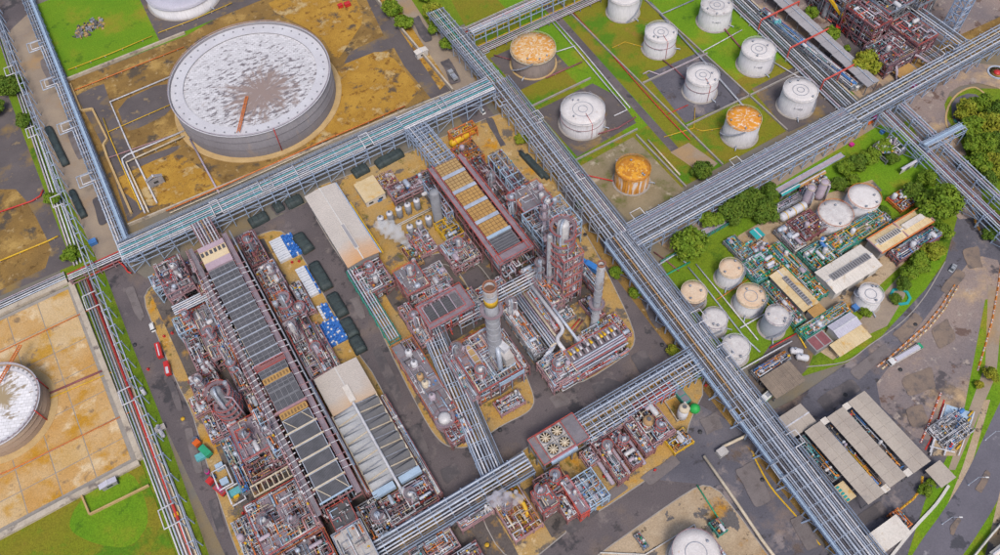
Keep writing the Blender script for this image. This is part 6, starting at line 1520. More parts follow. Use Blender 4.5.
for (lab, x0, y0, x1, y1, lv, st_, ml, n) in (
        ('white pipe frame filling the gap between cooler bank and narrow grey deck', -22.2, 174, -20, 198, [4, 8, 12], 'steel_pale', WHT, 60), ('pipe frame under the left walkway of the cooler bank, lower half', -24.9, 126.5, -23.6, 150, [5, 9], 'steel_pink', WHT, 40),
        ('low skid of tan and white lines on ochre ground below the slim white columns', -43, 160, -37.4, 168, [1.6, 3], 'steel_pink', WHT, 40), ('low pipe skid left of the hooped column foot', -41.5, 148, -37.4, 158, [1.6, 3], 'steel_pink', RED, 40),
        ('skid row at the lower left kerb beside the brown low structure', -46.5, 76, -42.4, 96, [2, 3.4], 'steel_pink', WHT, 70), ('white piped skid between the loops and the cluttered structure', -46, 100, -40, 117, [2, 3.4], 'steel_pale', WHT, 70),
        ('pipe frame between the pink frame and the blue goods', 8.3, 149, 10, 171, [3, 5], 'steel_pink', WHT, 45), ('low pipe frame beside the long white sheets', 7.6, 177, 12, 192, [2.4, 4], 'steel_pink', RED, 55), ('pipe frame right of the ribbed roof along the road', 16.4, 88, 18.4, 130, [3, 5.5], 'steel_red', WHT, 70),
        ('low pipe frame between the bullets and the grey and pink skid', 58, 177, 66, 190, [1.8, 3.2], 'steel_pink', RED, 50), ('yellow and brown low pipes on the ochre yard below the bullets', 53, 175, 58, 186, [1.4, 2.4], 'pipe_tan', ['pipe_yellow', 'pipe_tan', 'pipe_maroon', 'pipe_dark'], 26),
        ('pipe frame between the grey decks and the inner road bend', 54, 160, 63, 170, [2.4, 4.4], 'steel_pink', WHT, 50), ('white piped frame hugging the right side of the black-panelled cooler', 62, 140, 66.5, 151, [4, 8], 'steel_pink', WHT, 60), ('pipe frame under the white bundle towards the tower unit', 66.8, 146.2, 79, 149.6, [4, 7], 'steel_pink', RED, 55),
        ('red pipe frame right of the stack heater facing the road', 64.4, 111, 67.5, 129, [4, 7.5], 'steel_red', WHT, 60), ('low pipe skid on the ochre tip below the stack heater', 50, 102, 60, 107.5, [1.6, 2.8], 'steel_pink', RED, 40), ('pipe frame beside the big white elbow', 83.6, 119, 86, 139, [3, 5], 'steel_pink', WHT, 50),
        ('pipe frame along the road kerb below the great column', 106.2, 126, 109.5, 146, [3, 6], 'steel_red', WHT, 60), ('low pipes along the road kerb beside the orange valve skid', 103.5, 104, 108, 114.5, [1.6, 3], 'steel_pink', RED, 40), ('pipe frame in the trench below the end platform', 86, 142.8, 95, 147.6, [4, 7], 'steel_red', WHT, 60),
        ('red pipe frame right of the tall red frame, lower pad', 48.8, 58.5, 52.6, 67, [2.6, 5], 'steel_red', RED, 50), ('white and red pipe frame below the lower rack, first bay', 18, 74, 30, 77, [3, 5], 'steel_pink', WHT, 60), ('pipe frame at the bottom edge under the lower rack', 0, 70, 15, 77, [3, 5.5], 'steel_pink', WHT, 90), ('dark skid at the bottom edge between rack and ochre pad', 2, 58, 20, 69, [2.4, 4.4], 'steel_red', RED, 90),
        ('orange and yellow low pipes on the lower pad beside the bund', 93, 58.5, 101, 64.5, [1.4, 2.4], 'pipe_yellow', ['pipe_yellow', 'pipe_orange', 'pipe_tan', 'pipe_silver', 'pipe_dark'], 34), ('thin pipe frame along the upper edge of the lower pad', 70, 75.6, 88, 77.2, [3, 5.5], 'steel_pink', RED, 60), ('pipe frame behind the long exchangers on the orange pad', 64.8, 69.4, 69, 75, [3, 6], 'steel_pink', WHT, 45)):
    frame(lab, x0, y0, x1, y1, lv, max(2, int((x1-x0)/4)+1), max(2, int((y1-y0)/4)+1), st_, 'deck_grey', (), 'rail_red', n, ml, 3, stairs=False, brace=False)

# ------------------------------------------------------------------ buildings and sheds
def shed(label, x0, y0, x1, y1, h, roof, wallm='wall_white', axis='y', rise=1.0, closed=True, cat='building', name='building', ribs=0, over=0.6, ridge='pipe_white', vent=None,
         group=None, mono=False, doors=2, panels=0):
    x0, x1 = min(x0, x1), max(x0, x1); y0, y1 = min(y0, y1), max(y0, y1)
    t = thing(name, label, cat, ((x0+x1)/2, (y0+y1)/2, 0), group)
    xm, ym = (x0+x1)/2, (y0+y1)/2
    if closed:
        w = MB(); w.box(x0, y0, 0, x1, y1, h-.05); w.build('wall', wallm, t)
        rs = random.Random(int(x0*3+y0))
        for k in range(doors):
            f = (k+.5)/doors
            if axis == 'y': MB().box(x1-.02, y0+(y1-y0)*f-1.2, .05, x1+.06, y0+(y1-y0)*f+1.2, min(3.2, h*.6)).build('door', 'louvre', t); MB().box(x0+(x1-x0)*f-1, y0-.06, h*.35, x0+(x1-x0)*f+1, y0+.02, h*.65).build('window', 'glass_dark', t)
            else: MB().box(x0+(x1-x0)*f-1.2, y0-.06, .05, x0+(x1-x0)*f+1.2, y0+.02, min(3.2, h*.6)).build('door', 'louvre', t); MB().box(x1-.02, y0+(y1-y0)*f-.9, h*.35, x1+.06, y0+(y1-y0)*f+.9, h*.65).build('window', 'glass_dark', t)
    else:
        n = max(2, int((y1-y0 if axis == 'y' else x1-x0)/5)+1)
        for i in range(n):
            for s in (0, 1):
                if axis == 'y': p = (x0+.3 if s == 0 else x1-.3, y0+.3+(y1-y0-.6)*i/(n-1))
                else: p = (x0+.3+(x1-x0-.6)*i/(n-1), y0+.3 if s == 0 else y1-.3)
                seg(t, 'column', (*p, 0), (*p, h), .35, .35, 'steel_grey')
    X0, X1, Y0, Y1 = x0-over, x1+over, y0-over, y1+over
    def sl(name, a0, a1, z0, z1, b0, b1):
        # a = across the ridge, b = along it
        P = [(a0, b0, z0), (a1, b0, z1), (a1, b1, z1), (a0, b1, z0)]
        V = [((p[0], p[1], p[2]) if axis == 'y' else (p[1], p[0], p[2])) for p in P]
        V2 = V+[(v[0], v[1], v[2]+.14) for v in V]
        b = MB(); F = [(0, 3, 2, 1), (4, 5, 6, 7), (0, 1, 5, 4), (1, 2, 6, 5), (2, 3, 7, 6), (3, 0, 4, 7)]
        if axis != 'y': F = [f[::-1] for f in F]
        b._add(V2, F); return b.build(name, roof, t)
    A0, A1, B0, B1 = (X0, X1, Y0, Y1) if axis == 'y' else (Y0, Y1, X0, X1)
    am = (A0+A1)/2
    slopes = [(A0, A1, h, h+rise)] if mono else [(A0, am, h, h+rise), (A1, am, h, h+rise)]
    np_ = panels or 1
    for (a0, a1, z0, z1) in slopes:
        for k in range(np_):
            g = .025 if np_ > 1 else 0
            c0, c1 = B0+(B1-B0)*k/np_+g, B0+(B1-B0)*(k+1)/np_-g
            if a1 < a0:
                P = [(a1, c0, z1), (a0, c0, z0), (a0, c1, z0), (a1, c1, z1)]
            else: P = [(a0, c0, z0), (a1, c0, z1), (a1, c1, z1), (a0, c1, z0)]
            V = [((p[0], p[1], p[2]) if axis == 'y' else (p[1], p[0], p[2])) for p in P]
            F = [(0, 3, 2, 1), (4, 5, 6, 7), (0, 1, 5, 4), (1, 2, 6, 5), (2, 3, 7, 6), (3, 0, 4, 7)]
            if axis != 'y': F = [f[::-1] for f in F]
            b = MB(); b._add(V+[(v[0], v[1], v[2]+.14) for v in V], F); ro = b.build('roof_panel' if np_ > 1 else 'roof', roof, t)
        if ribs:
            b = MB()
            for k in range(ribs+1):
                q = B0+.1+(B1-B0-.2)*k/ribs
                p, r_ = ((a0, q, z0+.17), (a1, q, z1+.17)) if axis == 'y' else ((q, a0, z0+.17), (q, a1, z1+.17))
                b.bar(p, r_, .09, .1)
            b.build('roof_seam', roof, t)
    if not mono and ridge:
        p, q = ((am, B0, h+rise+.18), (am, B1, h+rise+.18)) if axis == 'y' else ((B0, am, h+rise+.18), (B1, am, h+rise+.18))
        seg(t, 'ridge_cap', p, q, .5, .14, ridge)
    if vent:
        f0, f1, w, m = vent
        q0, q1 = B0+(B1-B0)*f0, B0+(B1-B0)*f1
        b = MB()
        if axis == 'y': b.box(am-w/2, q0, h+rise-.1, am+w/2, q1, h+rise+.7)
        else: b.box(q0, am-w/2, h+rise-.1, q1, am+w/2, h+rise+.7)
        o = b.build('ridge_vent', m, t)
        k = int((q1-q0)/1.1)
        for i in range(k):
            q = q0+(q1-q0)*(i+.5)/k; b = MB()
            if axis == 'y': b.box(am-w/2+.2, q-.38, h+rise+.7, am+w/2-.2, q+.38, h+rise+.78)
            else: b.box(q-.38, am-w/2+.2, h+rise+.7, q+.38, am+w/2-.2, h+rise+.78)
            b.build('vent_slot', 'louvre', o)
    return t


B1 = shed('long beige warehouse roof fading to rust with a raised vent on its ridge', 30.8, 184.6, 43.6, 225.4, 8.6, 'roof_rusting', 'wall_grey', rise=.9, ribs=40, panels=1, ridge='wall_white')
o = MB().box(36.3, 189.5, 9.6, 38.1, 203.5, 10.3).build('ridge_vent', 'roof_white', B1); MB().box(36.6, 189.9, 10.3, 37.8, 203.1, 10.38).build('vent_flap', 'roof_grey', o)
seg(B1, 'gutter', (44.5, 184, 8.2), (44.5, 226, 8.2), .5, .4, 'steel_blue'); seg(B1, 'crane_rail', (45.3, 184, 7.4), (45.3, 214, 7.4), .4, .5, 'paint_yellow')
B2 = shed('square beige roofed building above the grey ribbed roof', -.4, 131, 15.4, 146.6, 8.8, 'roof_rusting_square', 'wall_grey', rise=.8, ribs=22, panels=1, ridge='wall_white')
MB().box(6.4, 131.5, 9.5, 8.6, 138.5, 10.2).build('ridge_vent', 'roof_white', B2)
t = thing('building', 'dark grey ribbed roof with white ridge pipe and pale blue end beam', 'building', (7.2, 114, 0))
w_ = MB().box(.2, 99.8, 0, 14.2, 130.6, 7.6).build('wall', 'wall_grey', t)
for k in range(4): MB().box(14.18, 102+k*7, .1, 14.3, 105.4+k*7, 3.4).build('door', 'louvre', t)
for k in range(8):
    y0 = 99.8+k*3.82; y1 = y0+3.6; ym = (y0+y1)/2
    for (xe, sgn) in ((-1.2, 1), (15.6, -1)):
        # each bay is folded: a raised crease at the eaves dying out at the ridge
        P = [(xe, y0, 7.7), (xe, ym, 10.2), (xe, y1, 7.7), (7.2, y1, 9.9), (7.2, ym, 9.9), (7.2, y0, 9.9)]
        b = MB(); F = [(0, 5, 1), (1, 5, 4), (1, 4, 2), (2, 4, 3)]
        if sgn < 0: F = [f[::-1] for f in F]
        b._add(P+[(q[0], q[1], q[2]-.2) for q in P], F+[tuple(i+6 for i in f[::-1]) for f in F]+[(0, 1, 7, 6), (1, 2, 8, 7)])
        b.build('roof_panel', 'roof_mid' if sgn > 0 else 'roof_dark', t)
for k in range(9):
    yy = 99.6+k*3.82
    for (xa, xb) in ((-1.3, 7.2), (15.7, 7.2)): seg(t, 'roof_rib', (xa, yy, 7.95), (xb, yy, 10.05), .3, .36, 'pipe_cream' if k % 2 else 'pipe_grey')
for x in (-1.3, 15.7): seg(t, 'eaves_beam', (x, 97, 8.1), (x, 131, 8.1), .5, .6, 'pipe_cream')
seg(t, 'ridge_pipe', (7.2, 94.5, 10.6), (7.2, 130.6, 10.6), 1.0, 1.0, 'pipe_white', 'rod')
for (xa, xb) in ((-1.6, 6.2), (8.2, 16)): MB().box(xa, 96.8, 6.9, xb, 99.2, 9.1).build('end_beam', 'beam_blue', t)
frame('red frame under the pale blue end beam of the ribbed roof', -1, 86.2, 16.5, 96, [4, 7], 5, 3, 'steel_red', pipes=95, mats=RED, equip=7, stairs=False)
t = shed('small white walled kiosk with tan roof edge by the rack road, north yard', 51.4, 213.4, 60.4, 224.8, 3.4, 'roof_cream', 'wall_white', rise=.3, mono=True, over=.2)
frame('open yellow floored plant yard attached to the white kiosk', 60.8, 217, 68.5, 224.4, [2.6], 3, 3, 'steel_pink', pipes=30, mats=['pipe_cream', 'pipe_tan', 'pipe_maroon', 'pipe_white'], equip=3, stairs=False, brace=False)
shed('pale lean-to beside the concrete road wall, right of the big tank yard', *W(417, 55, 3), *W(425, 47, 3), 3.0, 'roof_white', 'wall_white', rise=.5, over=.3, doors=1)
shed('grey brown vaulted hut inside the big tank yard', *W(148, 184, 3), *W(162, 176, 3), 4.0, 'roof_grey', 'wall_grey', rise=1.6, over=.3, doors=1, ribs=8)
shed('tiny blue roofed guard hut on the left lawn corner', *W(101, 489, 2.6), *W(115, 478, 2.6), 3.0, 'roof_lilac', 'wall_grey', rise=.5, over=.4, doors=1)
# terminal
shed('white roofed terminal hall with slotted ridge vent, beside the beige lane', 181.4, 75.8, 204, 86.2, 5.6, 'roof_white', 'wall_white', axis='x', rise=.8, vent=(.12, .92, 2.6, 'roof_grey'), ribs=16, panels=6)
t = shed('orange and cream roofed terminal hall with two pale vent rows', 208.6, 79.9, 235.4, 86.6, 6, 'roof_cream', 'wall_grey', axis='x', rise=.8, vent=(.06, .46, 2.4, 'roof_white'), ribs=14, panels=8)
MB().box(223, 82.1, 6.7, 233.6, 84.5, 7.6).build('ridge_vent', 'roof_white', t)
for (yy, zz) in ((79.2, 6.2), (87.3, 6.2)): seg(t, 'eaves_trim', (208, yy, zz), (236, yy, zz), .5, .3, 'rail_orange')
for x in (207.9, 222, 236.1): seg(t, 'gable_trim', (x, 79.2, 6.6), (x, 87.3, 6.6), .5, .4, 'steel_pink')
shed('cream and yellow roofed pump shed with a long slotted vent', 166.4, 76.6, 173, 94.4, 5, 'roof_cream', 'wall_grey', axis='y', rise=.7, vent=(.05, .8, 1.9, 'roof_grey'), ribs=12, panels=5)
MB_ = shed('bright yellow lean-to roof at the foot of the cream pump shed', 168, 72.4, 173.4, 75.9, 4.2, 'fan_yellow', 'wall_grey', axis='y', rise=.5, mono=True, ribs=10, doors=1, over=.2)
shed('two-pitch lilac grey shed roof by the terminal lane', 169.6, 61.6, 179.8, 66.5, 4.6, 'roof_lilac', 'wall_white', axis='x', rise=.7, ribs=12, panels=2)
shed('rust streaked orange canopy joined to the lilac grey shed', 165.5, 56.2, 180, 60.6, 3.2, 'roof_cream', 'wall_grey', axis='x', rise=.3, mono=True, closed=False, ribs=10, panels=4)
t = thing('settling_tank', 'dark brown two-bay settling basin beside the orange canopy', 'basin', (163.5, 64.3, 0))
MB().box(159.6, 61.6, 0, 167.6, 67.4, 3.2).build('basin_wall', 'wall_grey', t)
for k in range(2): MB().box(160+k*3.8, 62, 3.2, 163.3+k*3.8, 67, 3.26).build('basin_surface', 'pipe_maroon', t)
shed('weathered slatted brown roof over the bus bay', 134.6, 55.6, 147.2, 63.4, 4.6, 'roof_slat', 'wall_grey', axis='x', rise=.4, mono=True, closed=False, ribs=26, panels=8)
shed('teal canopy, larger of the two in the terminal corner', 174.2, 111, 178.3, 115.5, 3.6, 'roof_teal', 'wall_grey', rise=.4, closed=False, over=.1)
shed('teal canopy, smaller one below the larger canopy', *W(745, 246, 3), *W(751.5, 240.5, 3), 3.0, 'roof_teal', 'wall_grey', rise=.3, closed=False, over=.1)
shed('bright green roofed sheds in a row by the two slanting white columns', *W(782, 196, 3), *W(797, 186, 3), 3.6, 'roof_teal', 'wall_grey', axis='x', rise=.6, closed=True, panels=5, doors=2)
shed('yellow ochre roof end to end with the bright green sheds', *W(800, 187, 3), *W(823, 172, 3), 3.2, 'fan_yellow', 'wall_grey', axis='x', rise=.5, panels=3)
shed('blue grey hut beside the rack corner above the terminal trees', *W(902, 170, 3), *W(917, 161, 3), 3.6, 'roof_lilac', 'wall_white', axis='x', rise=.4, doors=1, panels=3)
shed('small white hut next to the stout terminal pipe skids', *W(795, 252, 2), *W(805, 246, 2), 2.6, 'roof_white', 'wall_white', rise=.3, doors=1, over=.2)
shed('short cream hut among the green pipes', *W(826, 254, 2), *W(831, 246, 2), 2.4, 'roof_cream', 'wall_white', rise=.3, doors=1, over=.2)
# three long loading roofs
for k, (x0, x1, y0, y1) in enumerate(((133.0, 139.6, 11.4, 40.2), (142.8, 149.6, 11.8, 40.0), (152.8, 160.0, 11.2, 40.4))):
    shed(['left of three long beige loading bay roofs', 'middle one of three long beige loading bay roofs', 'right of three long beige loading bay roofs'][k], x0, y0, x1, y1, 7.2, 'roof_beige', 'wall_grey', axis='y', rise=.5, closed=False, panels=7, ridge='roof_beige',
         group='loading bay roofs', over=.3)
for k, (x0, x1) in enumerate(((140.2, 142.2), (150.2, 152.2))):
    for j, yy in enumerate((11.0, 38.6)):
        t = thing('link_canopy', ['lower', 'upper'][j]+' small square canopy linking the '+['left and middle', 'middle and right'][k]+' loading roofs', 'canopy', (x0, yy, 0), 'link canopies of the loading roofs')
        MB().box(x0-.2, yy, 7.0, x1+.2, yy+2.2, 7.2).build('roof', 'roof_white', t)
        for q in (yy+.2, yy+2): seg(t, 'post', ((x0+x1)/2, q, 0), ((x0+x1)/2, q, 7), .25, .25, 'steel_grey')
    frame('loading arms and dark valves in the gap between the '+['left and middle', 'middle and right'][k]+' loading roofs', x0-.3, 14, x1+.3, 38, [3, 5], 2, 7, 'steel_grey', pipes=60, mats=['pipe_blue', 'pipe_dark', 'pipe_yellow', 'pipe_grey', 'pipe_black', 'pipe_orange', 'pipe_dark'], equip=2, stairs=False, brace=False)
frame('orange loading arms along the left side of the loading roofs', 129.6, 23, 132.6, 40, [3, 5], 2, 5, 'steel_grey', pipes=60, mats=['pipe_orange', 'pipe_dark', 'pipe_teal', 'pipe_grey'], equip=2, stairs=False, brace=False)
shed('pale square shed roof beside the main rack above the loading roofs', 129, 41.6, 138.8, 48.6, 5.6, 'roof_beige', 'wall_grey', axis='x', rise=.4, panels=3)
t = shed('small roof striped teal, cream and yellow beside the loading roofs', 129.4, 15.4, 133, 21.4, 3.6, 'roof_cream', 'wall_grey', axis='y', rise=.35, mono=True, closed=False, over=.1)
for k in range(5): MB().box(129.4, 15.5+k*1.2, 3.99, 130.6, 16.2+k*1.2, 4.1).build('stripe', 'roof_teal', t)
shed('white flat office at the lower right by the rack, red frame at its corner', 126.6, -1.8, 138.4, 3.8, 4.6, 'roof_white', 'wall_white', axis='x', rise=.2, mono=True)
frame('orange painted frame at the corner of the white flat office', 138.6, -.5, 142, 5.5, [3], 2, 2, 'rail_orange', pipes=10, mats=['rail_orange', 'pipe_grey'], equip=0, stairs=False)
shed('pale pump shelter between the loading roofs and the pump basin', 159, 3.4, 164.4, 9.2, 3.6, 'roof_beige', 'wall_grey', rise=.3, mono=True)
shed('pale grey factory roof in the lower right corner', *W(992, 553, 5), *W(1040, 520, 5), 5, 'roof_white', 'wall_white', axis='x', rise=.8, panels=5)
shed('tan factory roof cut by the lower right corner', *W(985, 575, 4), *W(1010, 552, 4), 4, 'roof_cream', 'wall_grey', axis='x', rise=.6, panels=4)
wall('pale boundary wall along the far side of the highway', [(940, 610), (968, 562), (990, 535), (1030, 490)], 2.2, .5, 'barrier_white', 'boundary wall', 'boundary_wall')
# pump basin
t = thing('pump_basin', 'blue floored pump basin with white railings and rows of blue motors', 'pump basin', (178, 14, 0))
MB().prism(WP([(944, 404), (974, 414), (959, 456), (928, 456)]), 0.02, .5).build('basin_floor', 'pale_floor', t)
MB().prism(WP([(946, 405), (974, 414), (968, 432), (941, 421)]), .5, .58).build('floor_panel', 'beam_blue', t)
for (p_, q_) in (((930, 456), (945, 404)), ((944, 456), (960, 408)), ((958, 456), (974, 412))): a, c = W(*p_, 1), W(*q_, 1); seg(t, 'rail', (*a, 1.3), (*c, 1.3), .3, .3, 'pipe_white')
for k in range(6):
    x, y = W(950+k*2.2, 448-k*7.2, .6); MB().drum((x-1.2, y, 1.3), (x+1.2, y+.3, 1.3), .7, 8).build('motor', 'pipe_blue', t)
    x, y = W(958+k*2.4, 448-k*6.6, .6); MB().tube([(x-1, y, 1), (x+1.6, y+.4, 1), (x+1.8, y+.5, .2)], .35, 6).build('pump_pipe', 'pipe_yellow', t)
for (p, q) in (((937, 420), (962, 428)), ((934, 432), (958, 440)), ((930, 446), (955, 452)), ((944, 407), (930, 452)), ((957, 414), (944, 455))):
    a, c = W(*p, 1.5), W(*q, 1.5); seg(t, 'pipe', (*a, 1.4), (*c, 1.4), .5, .5, 'pipe_white', 'rod')
spaghetti(t, (171, 11, .6, 184, 20, 3), 110, ['pipe_white', 'pipe_grey', 'pipe_dark', 'pipe_white'], .1, .28, 77, dots=.3)

# ---- terminal pipework: green frames between the halls
frame('green piped frame round the foot of the broad patched tank', 196, 89, 224, 97, [2, 3.6], 8, 3, 'steel_teal', pipes=120, mats=GRN, equip=5, stairs=False, brace=False)
frame('green piped frame left of the beige lane, touching the cream pump shed', 174.2, 78, 180.6, 106, [2, 3.6], 3, 7, 'steel_teal', pipes=120, mats=GRN, equip=6, stairs=False, brace=False)
frame('green piped frame above the cream pump shed', 161, 95.5, 174, 106, [2, 3.5], 4, 3, 'steel_teal', pipes=100, mats=GRN, equip=5, stairs=False, brace=False)
frame('green and grey skid between the yellow lean-to and the lilac shed', 160, 67.8, 182, 72.6, [1.8, 3.2], 6, 3, 'steel_teal', pipes=110, mats=GRN, equip=7, stairs=False, brace=False)
frame('green edged pipe corridor between pump shed and grass tanks', 160.5, 74, 165.6, 94.5, [1.6, 3], 2, 6, 'steel_teal', pipes=75, mats=GRN+['pipe_maroon'], equip=4, stairs=False, brace=False)
frame('green bordered plot of white drums left of the white roofed hall', 184, 87.4, 197, 98, [1.6, 3], 4, 4, 'steel_teal', pipes=60, mats=GRN, equip=12, stairs=False, brace=False, em=('pipe_white', 'pipe_white', 'pipe_blue', 'insul'))
frame('blue and red equipment frame below the orange roofed hall', 213, 73.6, 235.5, 79, [2.2, 4], 6, 3, 'steel_red', pipes=90, mats=['pipe_teal', 'pipe_blue', 'pipe_white', 'pipe_maroon', 'pipe_grey'], equip=8, stairs=False, brace=False)
frame('mauve and brown pipe racks touching the broad patched tank', 190, 100.5, 201.6, 111, [2.6, 4], 4, 4, 'pipe_maroon', pipes=40, mats=['pipe_maroon', 'pipe_lilac', 'pipe_maroon', 'pipe_grey', 'pipe_tan'], equip=3, stairs=False, brace=False)
frame('grey pipe clutter between the mauve racks and the beige corner', 183.5, 99.6, 189.6, 111, [1.6, 3], 3, 3, 'steel_grey', pipes=50, mats=WHT, equip=7, stairs=False, brace=False)
frame('yellow and grey valve rack by the small teal canopy', 163.5, 107, 169, 118, [1.5, 2.6], 3, 4, 'steel_grey', pipes=40, mats=['pipe_yellow', 'pipe_grey', 'pipe_teal', 'pipe_white', 'pipe_tan'], equip=3, stairs=False, brace=False)
frame('orange floored clutter of white drums by the teal canopies', 170, 104.5, 177, 110.4, [1.2, 2], 3, 3, 'pipe_orange', pipes=24, mats=['pipe_white', 'pipe_orange', 'pipe_grey'], equip=8, stairs=False, brace=False)
frame('dark pump plot below the clean white tank and lawn bush', 212, 88.6, 226, 96, [1.4, 2.4], 4, 3, 'steel_grey', pipes=50, mats=DRK, equip=3, stairs=False, brace=False)
frame('red and white valve plot at the corner of the terminal lawn', 233, 91, 242, 99, [1.4, 2.4], 3, 3, 'rail_orange', pipes=40, mats=['pipe_red', 'pipe_white', 'pipe_orange', 'pipe_grey'], equip=2, stairs=False, brace=False)
frame('lilac cooled pipe sleeper rack beside the slanting white columns', 187, 117.2, 206, 120.4, [2, 3.4], 6, 2, 'steel_grey', pipes=46, mats=['pipe_lilac', 'pipe_grey', 'pipe_silver', 'pipe_dark'], equip=2, stairs=False, brace=False)
frame('grey skid beyond the second slanting white column', 208, 117, 219, 121.5, [1.8, 3], 4, 2, 'steel_grey', pipes=46, mats=WHT, equip=5, stairs=False, brace=False)
frame('brown yard skid with pale drums under the rack corner', 247, 113, 258, 122, [1.6, 3], 3, 3, 'steel_grey', pipes=40, mats=WHT, equip=6, stairs=False, brace=False)
frame('blue and orange drum skid above the slatted brown roof', 135, 64.6, 150, 68.4, [1.6, 3], 5, 2, 'steel_grey', pipes=50, mats=['pipe_blue', 'pipe_orange', 'pipe_white', 'pipe_grey'], equip=7, stairs=False, brace=False, em=('pipe_white', 'insul', 'pipe_white', 'pipe_blue'))
for k, (px, py) in enumerate(((797, 351), (803, 357))):
    x, y = W(px, py, 2); hvessel(['white drum, upper of the pair at the basin corner', 'white drum, lower of the pair at the basin corner'][k], (x-1.8, y+1.8, 1.8), (x+1.6, y-1.6, 1.8), 1.3, 'pipe_white', 'white drums at the basin corner')
for k, (px, py, m) in enumerate(((812.8, 187.7, 0), (826, 181, 1))):
    x, y = W((805, 818)[k], (203, 197.5)[k], 0)
    tower(['left of two slanting white columns with cream rims in the terminal', 'right of two slanting white columns with cream rims in the terminal'][k], x, y, 1.75, 10.5, (), 'pipe_lilac', over=False, pipes=3, bands=((9.9, .5, 'pipe_cream'),), group='slanting white columns in the terminal')
hvessel('long white drum with yellow bands beside the slanting columns', (189.4, 114.4, 2.6), (203, 114.2, 2.6), 1.9, 'pipe_white', bands='pipe_yellow')
t = thing('green_fence', 'teal panel fence along the upper edge of the terminal grass', 'fence', (136, 126, 0))
for k in range(22):
    x = 137+k*2.5; MB().box(x, 124.2, .1, x+2.4, 124.35, 2.0).build('panel', 'steel_teal', t); seg(t, 'post', (x, 124.1, 0), (x, 124.1, 2.2), .15, .15, 'steel_grey')
t = thing('culvert', 'straight grey drain channel lined with pale kerb beside the teal fence', 'channel', (165, 127, 0))
MB().box(158, 125.6, .02, 236, 127.6, .5).build('channel_bed', 'pipe_lilac', t)
for yy in (125.5, 127.7): seg(t, 'kerb', (158, yy, .4), (236, yy, .4), .35, .8, 'steel_pale')
# covered pipeway and the low lines beside it
t = thing('covered_pipeway', 'long grey covered pipeway with shallow roof beside the north tank farm', 'pipeway', (274, 180, 0))
for k in range(24):
    y0 = 147+k*8; xm = 271.6+(y0+4-147)*.08
    MB().prism([(xm-3.6, y0), (xm+3.6, y0), (xm+3.9, y0+7.9), (xm-3.3, y0+7.9)], 5.4+(k % 2)*.03, 5.7+(k % 2)*.03).build('roof_panel', 'roof_grey', t)
    seg(t, 'ridge_pipe', (xm+.5, y0, 6.0), (xm+1.1, y0+8, 6.0), .5, .5, 'pipe_silver', 'rod')
    for s in (-3.2, 3.2): seg(t, 'column', (xm+s, y0+.5, 0), (xm+s, y0+.5, 5.3), .35, .35, 'steel_grey')
for k, yy in enumerate((160, 184, 206)):
    g = thing('pipe_gantry', ['red pipe gantry nearest the right rack', 'red pipe gantry in the middle of the covered pipeway', 'red pipe gantry at the top of the covered pipeway'][k], 'gantry', (266, yy, 0), 'red gantries over the covered pipeway')
    x0, x1 = 253.6+(yy-150)*.08, 277.6+(yy-150)*.08
    seg(g, 'beam', (x0, yy, 6.6), (x1, yy, 6.6), .6, .6, 'rail_red'); 
    for x in (x0, (x0+x1)/2-2, x1): seg(g, 'post', (x, yy, 0), (x, yy, 6.4), .45, .45, 'rail_red')
t = thing('pipe_row', 'bundle of long low silver lines along the edge of the north tank farm', 'pipe run', (258, 180, 0))
for k in range(9):
    x = 252.6+k*1.35; m = ['pipe_silver', 'pipe_lilac', 'pipe_dark', 'pipe_silver', 'pipe_grey', 'pipe_white', 'pipe_dark', 'pipe_silver', 'pipe_cream'][k]
    seg(t, 'pipe', (x, 146, 1.1), (x+14, 330, 1.1), .75, .75, m, 'rod')
for k in range(26): yy = 148+k*7; x = 252+(yy-146)*.076; seg(t, 'sleeper', (x-.2, yy, .35), (x+12.4, yy, .35), .5, .7, 'kerb_mat')
frame('row of blue and green pump sets between the silver lines and the covered pipeway', 264.4, 152, 269, 214, [1.6, 3], 2, 12, 'steel_grey', pipes=150, mats=['pipe_teal', 'pipe_blue', 'pipe_grey', 'pipe_white', 'pipe_dark', 'pipe_maroon'], equip=18, stairs=False, brace=False, em=('pipe_blue', 'pipe_teal', 'insul', 'pipe_white'))
# north-east plant
mk('steel_ne', (0.20, 0.13, 0.17), (0.14, 0.10, 0.135), 0.35, 0.7)
mk('steel_nd', (0.24, 0.10, 0.115), (0.17, 0.08, 0.10), 0.35, 0.7)
NE = [(283, 150, 300, 165, [4, 8], 'low brown pipe unit at the near corner of the upper right plant'), (289, 167, 299, 185, [5, 10, 14], 'purple grey unit behind the yellow crane'), (290, 187, 300, 206, [5, 10, 15], 'purple grey unit beside the covered pipeway trees'),
      (291, 208, 300, 230, [5, 10, 15, 19], 'dark unit at the top edge right of the covered pipeway'), (301, 151, 313, 168, [5, 10], 'dark trench unit beside the teal railed corner'), (300, 170, 316, 186, [5, 10, 15], 'dark purple unit in the heart of the upper right plant'),
      (302, 188, 318, 206, [6, 12, 18], 'tall purple unit with blue crown at the top edge'), (302, 208, 320, 230, [6, 12, 18, 24], 'tallest dark unit cut by the top edge'), (318, 168, 330, 184, [6, 12, 18], 'purple unit under the pink platform of the top rack'),
      (320, 186, 336, 206, [6, 12, 18, 22], 'purple unit left of the blue lattice tower, at the top edge'), (338, 180, 352, 206, [5, 10, 15], 'far purple unit in the upper right corner')]
